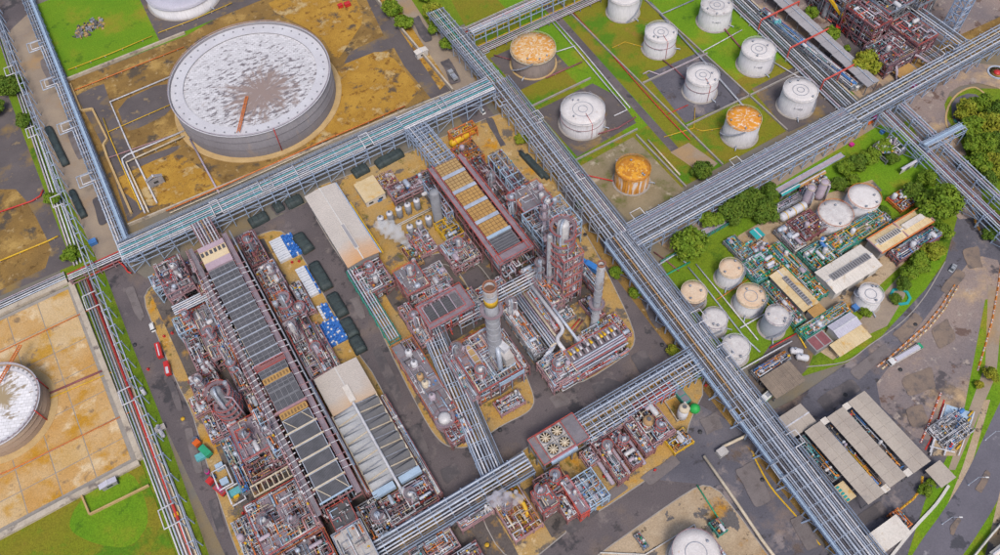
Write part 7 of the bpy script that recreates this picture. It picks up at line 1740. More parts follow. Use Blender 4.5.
for i, (x0, y0, x1, y1, lv, lab) in enumerate(NE):
    frame(lab, x0, y0, x1, y1, lv, 4, 4, ['steel_ne', 'steel_nd', 'steel_grey'][i % 3], 'deck_dark', (len(lv)-1,) if i % 2 else (1,), ['steel_pink', 'rail_red', 'steel_blue'][i % 3], 150, DRK+['pipe_white', 'rail_red', 'pipe_grey'], 9, holes=.55, rmax=.45)
for k, (x, y, h) in enumerate(((291, 196, 26), (309, 199, 34), (326, 192, 30))):
    tower(['brown column rising from the purple unit near the trees', 'brown column in the middle of the upper right plant', 'brown column beside the blue lattice tower'][k], x, y, 1.5, h, (h*.4, h*.65, h*.9), 'vessel_grey', 'deck_mauve', 'rail_red', 1.6, pipes=4)
t = thing('lattice_tower', 'pale blue lattice tower on ochre ground at the top right edge', 'lattice tower', (331, 156, 0))
for (x, y) in ((328.5, 153), (334, 153), (328.5, 158.5), (334, 158.5)): seg(t, 'leg', (x, y, 0), (x, y, 36), .6, .6, 'steel_blue')
for k in range(9):
    z = 4*k
    for (a, c) in (((328.5, 153), (334, 153)), ((334, 153), (334, 158.5)), ((334, 158.5), (328.5, 158.5)), ((328.5, 158.5), (328.5, 153))):
        seg(t, 'ring_beam', (*a, z+4), (*c, z+4), .35, .35, 'steel_blue')
        p, q = (a, c) if k % 2 else (c, a); seg(t, 'brace', (*p, z), (*q, z+4), .28, .28, 'steel_blue')
rack('rack leaving the right rack corner towards the top edge plant', (320, 142), (320, 200), 6, [6, 9.5], [(-2, 1, .45, 'pipe_silver'), (-.6, 1, .4, 'pipe_dark'), (.8, 1, .45, 'pipe_silver'), (2.2, 1, .4, 'pipe_white'), (0, 0, .4, 'pipe_grey')], bay=7, steel='steel_blue')
t = thing('pipe_slope', 'grid of grey lines and ladders sloping beside the teal railed corner', 'pipe run', (313, 152, 0))
for k in range(8): seg(t, 'pipe', (306+k*1.3, 142.6, 3), (306+k*1.3, 160, 3), .5, .5, ['pipe_grey', 'pipe_lilac', 'pipe_dark', 'pipe_silver'][k % 4], 'rod')
for k in range(5): seg(t, 'sleeper', (305.4, 144+k*3.8, 1.4), (315.8, 144+k*3.8, 1.4), .4, 2.6, 'steel_blue')
t = thing('pipe_bend', 'big curved white pipe arching over the dark trench unit', 'pipe', (298, 150, 0))
MB().tube([(305, 143, 3), (302, 149, 5), (298, 152.5, 6.5), (293.5, 153.5, 7), (290, 152, 6), (288, 148, 4), (287.6, 146, .2)], .6, 10).build('pipe', 'pipe_lilac', t)
for x, y, z in ((302, 149, 5), (293.5, 153.5, 6.6)): seg(t, 'post', (x, y, 0), (x, y, z), .4, .4, 'steel_grey')
t = thing('yellow_tray', 'flat yellow roof patch beside the rack below the dark trench unit', 'canopy', (292, 147, 0)); MB().box(287.5, 144.6, 2.4, 298, 149.6, 2.6).build('roof', 'fan_yellow', t)
for (x, y) in ((288, 145), (297.5, 145), (288, 149.2), (297.5, 149.2)): seg(t, 'post', (x, y, 0), (x, y, 2.4), .25, .25, 'steel_grey')

# ------------------------------------------------------------------ trees
def tree_proto(seed, leaf, n, spread=1.0, bumps=9, leafsize=0.13, tall=.95):
    """unit tree (crown radius 1): tapered trunk, limbs, and a crown of many small leaf faces in uneven clumps"""
    r = random.Random(seed)
    t = bpy.data.objects.new('tree', None); COL.objects.link(t); ORG[t.name] = Vector((0, 0, 0))
    b = MB(); b.tube([(0, 0, 0), (.02, .01, .35), (-.02, .03, .75), (.03, 0, 1.1)], .075, 6)
    centres = []
    for k in range(bumps):
        a = 2*pi*k/bumps+r.uniform(-.4, .4); d = r.uniform(.30, .66)*spread; z = r.uniform(.60, 1.15)*tall
        centres.append((d*cos(a), d*sin(a), z, r.uniform(.30, .46)))
    for k in range(max(2, bumps//3)): centres.append((r.uniform(-.25, .25), r.uniform(-.25, .25), r.uniform(1.15, 1.45)*tall, r.uniform(.32, .44)))
    for (x, y, z, q) in centres: b.tube([(0, 0, .5), (x*.5, y*.5, z*.72), (x*.85, y*.85, z)], .026, 4)
    b.build('trunk', 'bark', t)
    c = MB()
    for k in range(n):
        (x, y, z, q) = centres[r.randrange(len(centres))]
        while True:
            v = Vector((r.uniform(-1, 1), r.uniform(-1, 1), r.uniform(-1, 1)))
            if .1 < v.length < 1: break
        v = v.normalized()*(q*(v.length**.45)*r.uniform(.8, 1.12)); v.z *= .8
        p = Vector((x, y, z))+v
        nn = (v.normalized()+Vector((r.uniform(-.9, .9), r.uniform(-.9, .9), r.uniform(-.2, 1.0)))).normalized()
        s = leafsize*r.uniform(.6, 1.25); u = nn.orthogonal().normalized(); w_ = nn.cross(u); a = r.uniform(0, 6.28)
        u, w_ = u*cos(a)+w_*sin(a), w_*cos(a)-u*sin(a)
        P = [p+u*s, p+w_*s*.55+nn*s*.15, p-u*s, p-w_*s*.55-nn*s*.1]
        c._add([tuple(q_) for q_ in P], [(0, 1, 2, 3)])
    c.build('crown', leaf, t)
    return t


PROT = {'g': [tree_proto(s, 'leaf_green', 2600) for s in (1, 2, 3)], 'd': [tree_proto(s, 'leaf_dark', 2600) for s in (4, 5)], 'y': [tree_proto(6, 'leaf_yellow', 2200)],
        'b': [tree_proto(7, 'leaf_green', 3600, 1.0, 14, .10), tree_proto(8, 'leaf_dark', 3600, 1.0, 14, .10)]}
_used = set(); rt = random.Random(44); _tn = [0]


def tree(px, py, rad, kind, label, group=None, k=None):
    """crown centre as seen in the photograph, crown radius in metres"""
    x, y = W(px, py, rad*1.1)
    lst = PROT[kind]; i = _tn[0] % len(lst) if k is None else k; _tn[0] += 1; p = lst[i]; rz = rt.uniform(0, 6.28)
    if p.name not in _used: _used.add(p.name); o = p
    else: o = copy_tree(p)
    o.name = 'bush' if rad < 2.0 else 'tree'
    o.location = (x, y, 0); o.rotation_euler = (0, 0, rz); o.scale = (rad, rad, rad*rt.uniform(.85, 1.0))
    for kk in ('label', 'group', 'category'):
        if kk in o: del o[kk]
    tag(o, label, 'bush' if rad < 2.0 else 'tree', group)
    return o


TR = [
 (51, 196, 4.3, 'g', 'round green tree by the red pipe bend among the left perimeter pipes'), (69, 251, 4.6, 'g', 'round green tree at the perimeter crossing beside the yellow pipe'),
 (21, 118, 4.6, 'd', 'dark tree near the upper end of the left perimeter pipes'), (5, 80, 7.0, 'd', 'dark tree cut by the left edge, upper one'), (-6, 105, 5, 'd', 'dark tree cut by the left edge, lower one'),
 (391, 5, 6.0, 'g', 'green tree at the top edge left of the concrete road'), (404, 19, 5.6, 'g', 'green tree beside the concrete road kerb, below the one at the top edge'), (433, 9, 6.6, 'y', 'yellowish tree at the top edge above the rack head'),
 (436, 25, 4.8, 'g', 'green tree between the yellowish tree and the rack head'), (448, 38, 5.6, 'g', 'green tree touching the rack head beside the concrete road'), (424, -8, 4.6, 'g', 'tree at the top edge behind the yellowish tree'),
 (521, 137, 3.6, 'y', 'small light tree under the main rack by the plant road'), (580, 203, 2.5, 'd', 'small dark tree under the main rack beside the bare concrete yard'), (616, 271, 3.0, 'g', 'tree squeezed against the main rack, uppermost of three'), (636, 292, 2.8, 'g', 'tree squeezed against the main rack, middle of three'),
 (674, 349, 2.9, 'y', 'tree squeezed against the main rack, lowest of three'), (699, 374, 2.0, 'g', 'small tree where the lower rack meets the main rack'),
 (690, 239, 8.2, 'g', 'big leafy tree beside the fork of the two racks'), (712, 216, 5.4, 'g', 'medium tree between the big leafy tree and the dark grove'), (733, 207, 6.4, 'd', 'dark tree in the grove, nearest the leafy tree'), (752, 196, 7.2, 'd', 'dark tree in the middle of the grove'), (766, 206, 6.5, 'd', 'dark tree at the terminal side of the grove'), (770, 190, 5.2, 'd', 'dark tree at the upper tip of the grove'),
 (704, 168, 5.0, 'd', 'tree beside the bare concrete yard above the right rack'),
 (812, 11, 4.0, 'g', 'small tree left of the yellow crane, near the top edge'), (833, 32, 4.6, 'g', 'small tree between the covered pipeway and the yellow crane'), (869, 58, 7.4, 'y', 'bright tree standing alone by the upper right plant'), (848, 47, 2.2, 'g', 'little tree left of the bright lone tree'),
 (846, 166, 4.0, 'g', 'tree at the left end of the grove along the green verge'), (858, 160, 4.6, 'd', 'tree second along the green verge'), (872, 153, 4.8, 'g', 'tree third along the green verge'), (886, 144, 4.4, 'g', 'tree at the rack end of the green verge'), (893, 157, 3.4, 'd', 'low tree above the grey hut'), (840, 181, 3.8, 'd', 'tree above the broad patched tank'), (855, 178, 3.4, 'g', 'tree above the clean white tank'),
 (915, 188, 5.2, 'd', 'dark tree on the terminal lawn, left of the great round tree'), (944, 197, 10.0, 'g', 'great round tree under the parallel pipe bridges'), (928, 176, 4.6, 'g', 'tree behind the great round tree, by the pipe bridge'), (925, 215, 5.4, 'd', 'tree below the great round tree, by the orange roof'), (946, 228, 4.8, 'g', 'tree at the road edge below the great round tree'),
 (884, 210, 3.2, 'd', 'small tree beside the clean white tank'), (878, 220, 2.4, 'y', 'bright little round tree under the clean white tank'), (891, 218, 2.2, 'g', 'shrubby tree right of the bright little tree'),
 (934, 249, 5.2, 'y', 'tree at the upper end of the clump inside the road bend'), (922, 259, 5.0, 'g', 'tree in the middle of the clump inside the road bend'), (912, 270, 4.6, 'g', 'tree at the lower end of the clump inside the road bend'), (905, 282, 3.8, 'd', 'dark tree closest to the lone white tank'), (897, 297, 2.6, 'd', 'small dark tree beside the teal ring on the verge'), (867, 311, 2.6, 'g', 'small tree at the foot of the lone white tank'),
 (967, 107, 5.6, 'y', 'forest tree nearest the bend, first by the teal kerb'), (984, 100, 6.2, 'g', 'forest tree at the top of the right edge wood'), (1000, 108, 6.4, 'd', 'forest tree at the right edge, uppermost'), (974, 124, 5.8, 'g', 'forest tree second along the teal kerb'), (992, 122, 6.6, 'y', 'forest tree behind the second along the kerb'), (975, 142, 5.6, 'g', 'forest tree third along the teal kerb'), (990, 140, 6.2, 'g', 'forest tree in the middle of the right edge wood'), (1006, 140, 6.6, 'd', 'forest tree at the right edge, middle'), (983, 160, 5.8, 'g', 'forest tree fourth along the kerb'), (998, 162, 6.4, 'y', 'forest tree low in the right edge wood'), (1012, 165, 6.4, 'g', 'forest tree at the right edge, lower'), (990, 178, 4.6, 'd', 'forest tree at the lower tip of the wood by the pipe bridge'), (1014, 118, 7, 'g', 'forest tree just past the right edge, upper'), (1030, 150, 7, 'd', 'forest tree just past the right edge, lower'),
 (993, 232, 3.6, 'd', 'tree at the right edge under the pipe bridge end'), (1004, 222, 4, 'g', 'tree at the right edge below the pipe bridge end'), (993, 373, 3.2, 'y', 'small light tree on the verge at the right edge'), (980, 384, 2.0, 'y', 'little bright tree beside the red posts'),
 (926, 489, 2.6, 'g', 'small tree on the lawn by the pump shelter'), (932, 481, 1.8, 'g', 'bush beside the pump shelter'), (716, 355, 1.6, 'g', 'bush by the lowest grass plot tank'),
 (958, 128, 3.2, 'g', 'young forest tree leaning over the teal kerb'), (965, 160, 3.4, 'd', 'dark young forest tree beside the cross bridge'),
]
for e in TR: tree(e[0], e[1], e[2], e[3] if e[2] < 5.9 or e[3] == 'y' else 'b', e[4], k=(1 if e[3] == 'd' else 0) if (e[2] >= 5.9 and e[3] != 'y') else None)
for ps in PROT.values():
    for p in ps:
        if p.name not in _used and p.get('label') is None:
            for ch in list(p.children): bpy.data.objects.remove(ch)
            bpy.data.objects.remove(p)

# hedge-like shrubs along the big tank rack and verge
rs = random.Random(8)
SH = [(30+k*11, 0) for k in range(0)]

# ------------------------------------------------------------------ vehicles
def car(label, px, py, rz, paint, group=None, L=4.4, van=False):
    x, y = W(px, py, .7); c, n = cos(rz), sin(rz)
    t = thing('van' if van else 'car', label, 'van' if van else 'car', (x, y, 0), group)
    def T(a, b_, z): return (x+a*c-b_*n, y+a*n+b_*c, z)
    def loft(secs, name, m, par=t):
        V = []; F = []
        for (a, w, z0, z1) in secs: V += [T(a, -w, z0), T(a, w, z0), T(a, w*.96, z1), T(a, -w*.96, z1)]
        for i in range(len(secs)-1):
            for k in range(4): F.append((i*4+k, i*4+(k+1) % 4, (i+1)*4+(k+1) % 4, (i+1)*4+k))
        F += [(3, 2, 1, 0), tuple(len(V)-4+k for k in range(4))]
        b = MB(); b._add(V, F); return b.build(name, m, par)
    h = L/2
    body = loft([(-h, .72, .35, .8), (-h*.9, .88, .3, 1.0), (0, .92, .28, 1.02), (h*.6, .9, .28, .98), (h*.92, .82, .3, .82), (h, .66, .4, .7)], 'body', paint)
    loft([(-h*.86, .66, 1.0, 1.05), (-h*.55, .7, 1.0, 1.62), (h*.1, .7, 1.0, 1.64), (h*.48, .64, .98, 1.02)] if not van else [(-h*.92, .8, 1.0, 1.9), (h*.4, .8, 1.0, 1.95), (h*.75, .7, .98, 1.0)], 'cabin', 'glass_dark')
    loft([(-h*.52, .6, 1.62, 1.68), (h*.08, .6, 1.64, 1.7)] if not van else [(-h*.9, .74, 1.92, 2.0), (h*.36, .74, 1.95, 2.03)], 'roof', paint)
    for a in (-h*.6, h*.6):
        for s in (-1, 1): MB().hlathe(T(a, s*.82-.1*1, .34), T(a, s*.82+.1, .34), [(0, .02), (0, .34), (.2, .34), (.2, .02)], 10).build('wheel', 'tyre', t)
    return t


def truck(label, px, py, rz, cabm, boxes, L=8.0, cat='truck', name='truck', wid=2.4, cabl=2.0, group=None):
    """cab at +x end; boxes = [(part name, a0, a1, z0, z1, material, inset)]"""
    x, y = W(px, py, 1.2); c, n = cos(rz), sin(rz)
    t = thing(name, label, cat, (x, y, 0), group)
    def bx(name, a0, a1, z0, z1, m, ins=0.0, par=t):
        b = MB(); w = wid/2-ins; ac = (a0+a1)/2
        b.obox(x+ac*c, y+ac*n, z0, a1-a0, 2*w, z1-z0, rz); return b.build(name, m, par)
    h = L/2
    bx('chassis', -h, h, .6, .95, 'pipe_black', .3)
    cb = bx('cab', h-cabl, h, .75, 2.7, cabm, .05); bx('windscreen', h-.02, h+.05, 1.6, 2.5, 'glass_dark', .25, cb); bx('roof_fairing', h-cabl+.2, h-.4, 2.7, 2.85, cabm, .3, cb)
    for q in boxes: bx(*q)
    for a in (h-1.0, -h+2.4, -h+1.1):
        for s in (-1, 1):
            o = s*(wid/2-.25); X, Y = x+a*c-o*n, y+a*n+o*c
            MB().hlathe((X+n*.15, Y-c*.15, .5), (X-n*.15, Y+c*.15, .5), [(0, .02), (0, .5), (.3, .5), (.3, .02)], 10).build('wheel', 'tyre', t)
    return t


def dirpx(p, q): a, b_ = W(*p), W(*q); return atan2(b_[1]-a[1], b_[0]-a[0])


car('pale blue white car parked on the plant road under the pipe bridge', 482, 111, pi/2, 'paint_white')
truck('silver service truck parked on the concrete road with yellow markings', 453, 76, pi/2, 'paint_silver', [('body', -3, .8, .95, 2.0, 'paint_silver', .05), ('tool_rack', -2.6, .2, 2.0, 2.5, 'pipe_grey', .4)], L=6.4)
truck('white cabbed flatbed lorry with red side rails on the apron', 905, 354.5, dirpx((921, 345), (888, 364)), 'paint_white', [('bed', -7.4, 4.8, .95, 1.25, 'deck_pale', 0), ('load', -7.0, 4.4, 1.25, 1.7, 'roof_lilac', .45), ('side_rail', -7.4, 4.8, 1.25, 1.5, 'pipe_red', 1.13), ('tail_frame', -7.5, -6.6, .95, 1.9, 'pipe_green', .05)], L=15.5)
truck('white and green bus half under the slatted brown roof', 766.5, 397, dirpx((774, 390), (760, 402)), 'paint_white', [('body', -4.8, 2.9, .75, 2.8, 'paint_white', 0), ('side_band', -4.85, 2.95, 1.2, 1.9, 'paint_green', -.04), ('roof_unit', -3, .5, 2.8, 3.05, 'pipe_grey', .5)], L=9.6, cat='bus', name='bus')
truck('red fire truck nearest the road corner at the left plant edge', 159.5, 351, 1.45, 'paint_red', [('body', -3.2, 1.1, .8, 2.6, 'paint_red', .05), ('ladder', -3, 2.4, 2.75, 2.95, 'pipe_white', .8)], L=6.2, wid=2.0, cat='fire truck', name='fire_truck')
truck('red fire truck parked beside a dark box at the left plant edge', 168, 369, 1.4, 'paint_red', [('body', -2.8, .8, .8, 2.5, 'paint_red', .05), ('hose_box', -2.6, .2, 2.5, 2.8, 'pipe_white', .5)], L=5.6, wid=2.0, cat='fire truck', name='fire_truck')
truck('crimson open truck parked below the blue and pink drums', 217, 487, 1.95, 'paint_red', [('body', -4, .8, .8, 1.8, 'paint_red', 0), ('load', -3.7, .4, 1.8, 2.2, 'pipe_maroon', .3), ('load', -3, -.6, 2.2, 2.6, 'paint_magenta', .7)], L=8.4)
truck('orange cabbed truck with green tarpaulin body in the left goods yard', 203, 449, 1.9, 'paint_orange', [('body', -4, .6, .8, 2.9, 'pipe_green', 0)], L=8.2)
truck('bright blue box truck on the plant road by the slim stack', 590, 267, 1.93, 'paint_blue', [('body', -4.2, 2.0, .8, 3.4, 'paint_blue', 0)], L=8.8)
t = truck('yellow boomed mobile crane with red body in the upper right plant', 846, 30, 2.3, 'paint_red', [('body', -5, 1.6, .8, 2.3, 'paint_red', .05), ('cabin', -2.2, -.4, 2.3, 3.6, 'pipe_blue', .5), ('counterweight', -5, -3.4, 2.3, 3.2, 'pipe_blue', .1)], L=10, cat='crane', name='mobile_crane', wid=2.8)
_p = ORG[t.name]; MB().bar((_p.x+1, _p.y-.5, 3), (_p.x-4.5, _p.y+14.5, 15), 1.1, 1.1).build('boom', 'paint_yellow', t)
for k, (px, py) in enumerate(((942, 524), (968, 485), (985, 440))):
    x, y = W(px, py); t = thing('street_lamp', ['grey street lamp on the highway kerb, lowest of three', 'grey street lamp on the highway kerb, middle of three', 'grey street lamp on the highway kerb, uppermost of three'][k], 'street lamp', (x, y, 0), 'street lamps along the highway kerb')
    MB().lathe([(.3, 0), (.3, .4), (.12, .5), (.09, 8)], x, y, 8).build('pole', 'steel_pale', t); MB().tube([(x, y, 7.9), (x+.6, y-.5, 8.3), (x+1.6, y-1.2, 8.4)], .07, 6).build('arm', 'steel_pale', t)
    MB().obox(x+1.9, y-1.4, 8.3, 1.0, .4, .18, -.6).build('lamp_head', 'paint_white', t)
car('silver car at the gate of the barrier lane', 953, 268, .3, 'paint_silver')
car('white van parked at the left plant edge by the fire trucks', 152.5, 327, 1.5, 'paint_white', van=True)
for k, (px, py) in enumerate(((143, 391), (160.5, 431))):
    x, y = W(px, py, 1); hvessel(['white drum lying on the left perimeter grass, upper one', 'longer white drum lying on the left perimeter grass, lower one'][k], (x-.3, y+2+k, 1), (x+.3, y-2-k, 1), .75, 'pipe_white', 'white drums on the perimeter grass')


# ------------------------------------------------------------------ goods and small things
def tarp(label, px, py, L, w, h, rz, group):
    x, y = W(px, py, h*.6); t = thing('covered_load', label, 'covered load', (x, y, 0), group); c, n = cos(rz), sin(rz)
    def T(a, b_, z): return (x+a*c-b_*n, y+a*n+b_*c, z)
    V = []; F = []; r_ = random.Random(int(px*3+py)); m = 9; k = 9
    for i in range(m+1):
        a = -L/2+L*i/m; e = 1-.05*(i in (0, m))
        for j in range(k+1):
            f = j/k; s = (f-.5)*2; s = max(-1, min(1, s*1.25)) if 0 < j < k else s; zz = h*(1-.5*abs(s)**7)*(.88+.12*r_.random())*e if 0 < j < k else 0.02
            V.append(T(a+r_.uniform(-.1, .1), s*w/2*e+r_.uniform(-.08, .08), zz if 0 < i < m else zz*.86))
    for i in range(m):
        for j in range(k): F.append((i*(k+1)+j, (i+1)*(k+1)+j, (i+1)*(k+1)+j+1, i*(k+1)+j+1))
    F.append(tuple(j for j in range(k+1))); F.append(tuple(m*(k+1)+j for j in range(k, -1, -1)))
    b = MB(); b._add(V, F, True); b.build('tarpaulin', 'tarp_dark', t)
    for f in (-.3, 0, .3):
        b = MB(); b.tube([T(L*f, -w/2*1.02, .1), T(L*f, -w*.43, h*.93), T(L*f, 0, h*1.03), T(L*f, w*.43, h*.93), T(L*f, w/2*1.02, .1)], .06, 4); b.build('strap', 'pipe_black', t)
    MB().obox(x, y, .02, L*1.02, w*.94, .25, rz).build('pallet', 'bark', t)
    return t


GD = 'dark tarpaulin covered loads'
tarp('long dark covered load, uppermost beside the white sheeted goods on the inner road', 320, 275, 14, 5, 3, pi/2, GD)
tarp('dark covered load opposite the second white sheet on the inner road', 337, 304, 11, 5, 3, pi/2, GD)
tarp('dark covered load beside the upper blue goods', 349, 327, 8.5, 5, 3.2, pi/2, GD)
tarp('short dark covered load beside the square beige roof', 357.5, 344, 7, 5, 3, pi/2, GD)
tarp('dark covered load standing in front of the beige warehouse end', 302.7, 242, 10, 5.4, 3, pi/2+.1, GD)
for k, (px, py, L, w) in enumerate(((258, 218.5, 8, 5), (278, 206, 4, 5), (293.5, 200.5, 7, 5), (360, 169.5, 7, 5.2), (389, 157.5, 13, 5))):
    tarp(['dark covered load under the tank yard rack, leftmost', 'little dark covered load under the tank yard rack', 'dark covered load under the tank yard rack by the warehouse corner', 'dark covered load under the rack right of the warehouse', 'longest dark covered load under the rack, by the blue lattice'][k], px, py, L, w, 2.8, .05, GD)
tarp('long dark green covered load along the plant road verge, left strip', 532, 164, 17, 2.2, 2.2, pi/2+.05, GD); tarp('long dark green covered load along the plant road verge, right strip', 537, 166, 16, 2.0, 2.2, pi/2+.05, GD)
tarp('very long dark covered stack beside the concrete road, upper one', 56, 145, 27, 3.4, 2.4, pi/2+.04, GD); tarp('long dark covered stack beside the concrete road, lower one', 77, 203, 17, 3.0, 2.2, pi/2+.04, GD)


def goods(label, x0, y0, x1, y1, seed, blue=.5):
    t = thing('drum_stack', label, 'stacked goods', ((x0+x1)/2, (y0+y1)/2, 0), 'blue and white goods beside the cooler bank')
    r_ = random.Random(seed); b = MB(); xm = x0+(x1-x0)*(1-blue)
    nx = int((x1-xm)/.75); ny = int((y1-y0)/.75)
    for i in range(nx):
        for j in range(ny):
            b.cur = 1 if r_.random() < .13 else 0; s = .68; z = .13+.9*(1 if r_.random() < .6 else 2)
            b.obox(xm+.4+i*.75, y0+.4+j*.75, .13, s, s, z-.1, r_.uniform(-.06, .06))
    if nx > 0: o = b.build('drums', ['drum_blue', 'sheet_white'], t); o['kind'] = 'stuff'
    if blue < 1:
        n = max(3, int((y1-y0)/1.2))
        for j in range(n):
            yy = y0+(y1-y0)*(j+.5)/n; MB().obox((x0+xm)/2, yy, .13, xm-x0-.1, (y1-y0)/n*.8, 1.5+r_.uniform(-.1, .15)).build('sheet_bundle', 'sheet_white', t)
    return t


goods('half white sheet, half blue drums, first stack near the cooler head', 9, 206.6, 19, 218.6, 1, .48)
goods('long stack of white sheets along the inner road', 12.6, 185, 17.4, 200, 2, .18)
goods('small blue and white drum stack above the blue block', 12.8, 172.8, 17.4, 179.6, 3, .75)
goods('square block of blue drums beside the beige square roof', 10.2, 160.5, 18, 172, 4, 1.0)
# blue, teal, pink and yellow odds in the goods yard
OD = [(200, 456, 3.2, 2.4, 1.6, 'pipe_teal', 'teal crate beside the green bodied truck'), (219, 466, 2.6, 2.4, 1.6, 'beam_blue', 'pale blue crate, upper, left of the white pipe loops'), (224, 481, 2.6, 2.4, 1.6, 'beam_blue', 'pale blue crate, lower, left of the white pipe loops'),
      (237, 490, 6.5, 2.4, 1.4, 'pipe_teal', 'long teal tarpaulin bale under the white loops'), (206.5, 471, 1.6, 1.6, 1.8, 'paint_magenta', 'magenta drum ahead of the crimson truck'), (213, 476, 1.5, 1.5, 1.6, 'pipe_blue', 'blue drum ahead of the crimson truck'), (195, 439, 2.0, 2.0, 1.8, 'pipe_blue', 'blue drum ahead of the orange truck'), (257, 473, 2.4, 2.4, 2.0, 'paint_orange', 'orange crate under the pink deck'), (268, 468, 1.6, 1.6, 1.6, 'paint_yellow', 'yellow crate under the pink deck'), (236, 495, 1.8, 1.4, 1.0, 'paint_yellow', 'yellow crate at the end of the teal bale'),
      (347, 3, 3.0, 2.2, 1.8, 'paint_red', 'right red skip on the big tank yard'), (340, 4.5, 2.4, 1.8, 1.8, 'paint_red', 'left red skip on the big tank yard'), (92, 241, 3, 2.4, 1.8, 'pipe_blue', 'blue crate on the verge by the rack corner'), (319.5, 507, 1.2, 1.2, 1, 'paint_yellow', 'yellow cap beside the pale deck block'),
      (247, 199, 0.1, .1, .1, None, ''), (379, 198.5, 2.0, 1.6, 1.4, 'pipe_blue', 'blue compressor on the ochre yard by the bullets'), (553, 388, 3.0, 2.6, .1, None, ''), (176, 514, 1.4, 1.2, 1.2, 'paint_yellow', 'yellow crate on the left road'), (590, 253, .1, .1, .1, None, ''), (578, 263.5, 1.4, 1.4, 1.6, 'pipe_blue', 'blue drum beside the great red column'),
      (883, 131, 2.0, 1.6, 1.4, 'pipe_blue', 'blue crate on the verge under the parallel bridges'), (852, 144, 1.8, 1.6, 1.2, 'paint_magenta', 'magenta crate on the green verge'), (876, 117, 1.8, 1.6, 1.2, 'paint_magenta', 'magenta crate below the right rack'), (870, 122, 2.6, 1.4, .8, 'paint_orange', 'orange tarpaulin patch on the brown verge'), (914, 85, 1.8, 1.6, 1.3, 'paint_magenta', 'magenta crate at the rack corner by the bend road'), (828, 143, 1.6, 1.4, 1.2, 'paint_red', 'red crate on the sandy verge of the right rack'),
      (850, 121, 3.6, 2.2, 2.2, 'roof_white', 'white cabin hanging below the right rack'), (768, 171, 4.6, 1.8, 2.0, 'roof_white', 'long white cabin below the right rack'), (947, 63, 3.0, 2.2, 2.2, 'roof_cream', 'cream cabin beside the rack corner'), (858, 84, 4.4, 3.4, 2.4, 'paint_white', 'white cabin between covered pipeway and right rack'), (722.5, 451, 3.4, 2.6, 2.4, 'deck_pale', 'pale valve box where the pipe crosses the dark road'),
      (857, 306, 3.4, 2.2, 1.8, 'pipe_blue', 'blue skip beside the lone white tank'), (160, 428, 3.4, 2, 1.2, 'deck_pale', 'pale cabinet on the left verge'), (897, 470, 1.6, 1.2, .8, 'paint_orange', 'orange barrow at the loading roofs')]
for (px, py, a, b_, h, m, lab) in OD:
    if not m: continue
    x, y = W(px, py, h); nm = 'drum' if 'drum' in lab else 'cabin' if 'cabin' in lab else 'crate' if 'crate' in lab else 'skip' if 'skip' in lab else 'bale' if ('bale' in lab or 'patch' in lab) else 'box'
    t = thing(nm, lab, nm, (x, y, 0))
    if nm == 'drum':
        MB().lathe([(a/2, .05), (a/2, h*.33), (a/2*1.05, h*.35), (a/2, h*.37), (a/2, h*.66), (a/2*1.05, h*.68), (a/2, h*.7), (a/2, h)], x, y, 14).build('body', m, t); MB().lathe([(a/2*.9, h), (a/2*.9, h+.05)], x, y, 12).build('lid', 'pipe_dark', t)
    elif nm == 'cabin':
        MB().box(x-a/2, y-b_/2, .1, x+a/2, y+b_/2, h).build('wall', 'wall_white', t); MB().box(x-a/2-.15, y-b_/2-.15, h, x+a/2+.15, y+b_/2+.15, h+.14).build('roof', m, t)
        MB().box(x-.5, y-b_/2-.04, .2, x+.4, y-b_/2+.01, h*.85).build('door', 'louvre', t); MB().box(x+a*.2, y-b_/2-.04, h*.45, x+a*.42, y-b_/2+.01, h*.8).build('window', 'glass_dark', t)
    else:
        MB().box(x-a/2, y-b_/2, .12, x+a/2, y+b_/2, h).build('body', m, t)
        b = MB()
        for s in (-1, 1): b.box(x-a/2-.05, y+s*b_/2-.06, h-.15, x+a/2+.05, y+s*b_/2+.06, h+.05); b.box(x+s*a/2-.06, y-b_/2+.07, h-.15, x+s*a/2+.06, y+b_/2-.07, h+.05)
        b.build('rim', m, t); MB().box(x-a/2+.1, y-b_/2+.1, 0, x+a/2-.1, y+b_/2-.1, .1).build('base', 'pipe_dark', t)
# green mixer by the lower rack
x, y = W(680, 393, 2); t = thing('conveyor', 'dark green trough with grey hatches beside the square concrete bund', 'trough', (x, y, 0))
MB().box(x-1.5, y-4.5, .2, x+1.5, y+4.5, 2.6).build('trough_wall', 'steel_teal', t)
for k in range(3): MB().box(x-1.2, y-4+k*2.8, 2.6, x+1.2, y-1.7+k*2.8, 2.68).build('hatch', 'deck_grey', t)
x, y = W(694.5, 409, 1.8); t = thing('sphere_tank', 'bright green ball shaped tank with a white cabinet by the bund', 'tank', (x, y, 0))
MB().lathe([(.02, .4)]+[(1.9*sin(pi*k/10), 2.3-1.9*cos(pi*k/10)) for k in range(1, 10)]+[(.02, 4.2)], x, y, 18).build('ball', 'paint_green', t); MB().lathe([(1.2, 0), (.9, .9)], x, y, 12).build('base', 'kerb_mat', t)
MB().box(x-3.6, y+.6, 0, x-1.6, y+3.6, 3.4).build('cabinet', 'paint_white', t)

ORDN = 'first second third fourth fifth sixth seventh eighth ninth tenth eleventh twelfth thirteenth fourteenth fifteenth sixteenth seventeenth eighteenth nineteenth twentieth'.split()
ORDN += ['twenty-'+o for o in ORDN[:9]]+['thirtieth']+['thirty-'+o for o in ORDN[:9]]+['fortieth']+['forty-'+o for o in ORDN[:9]]


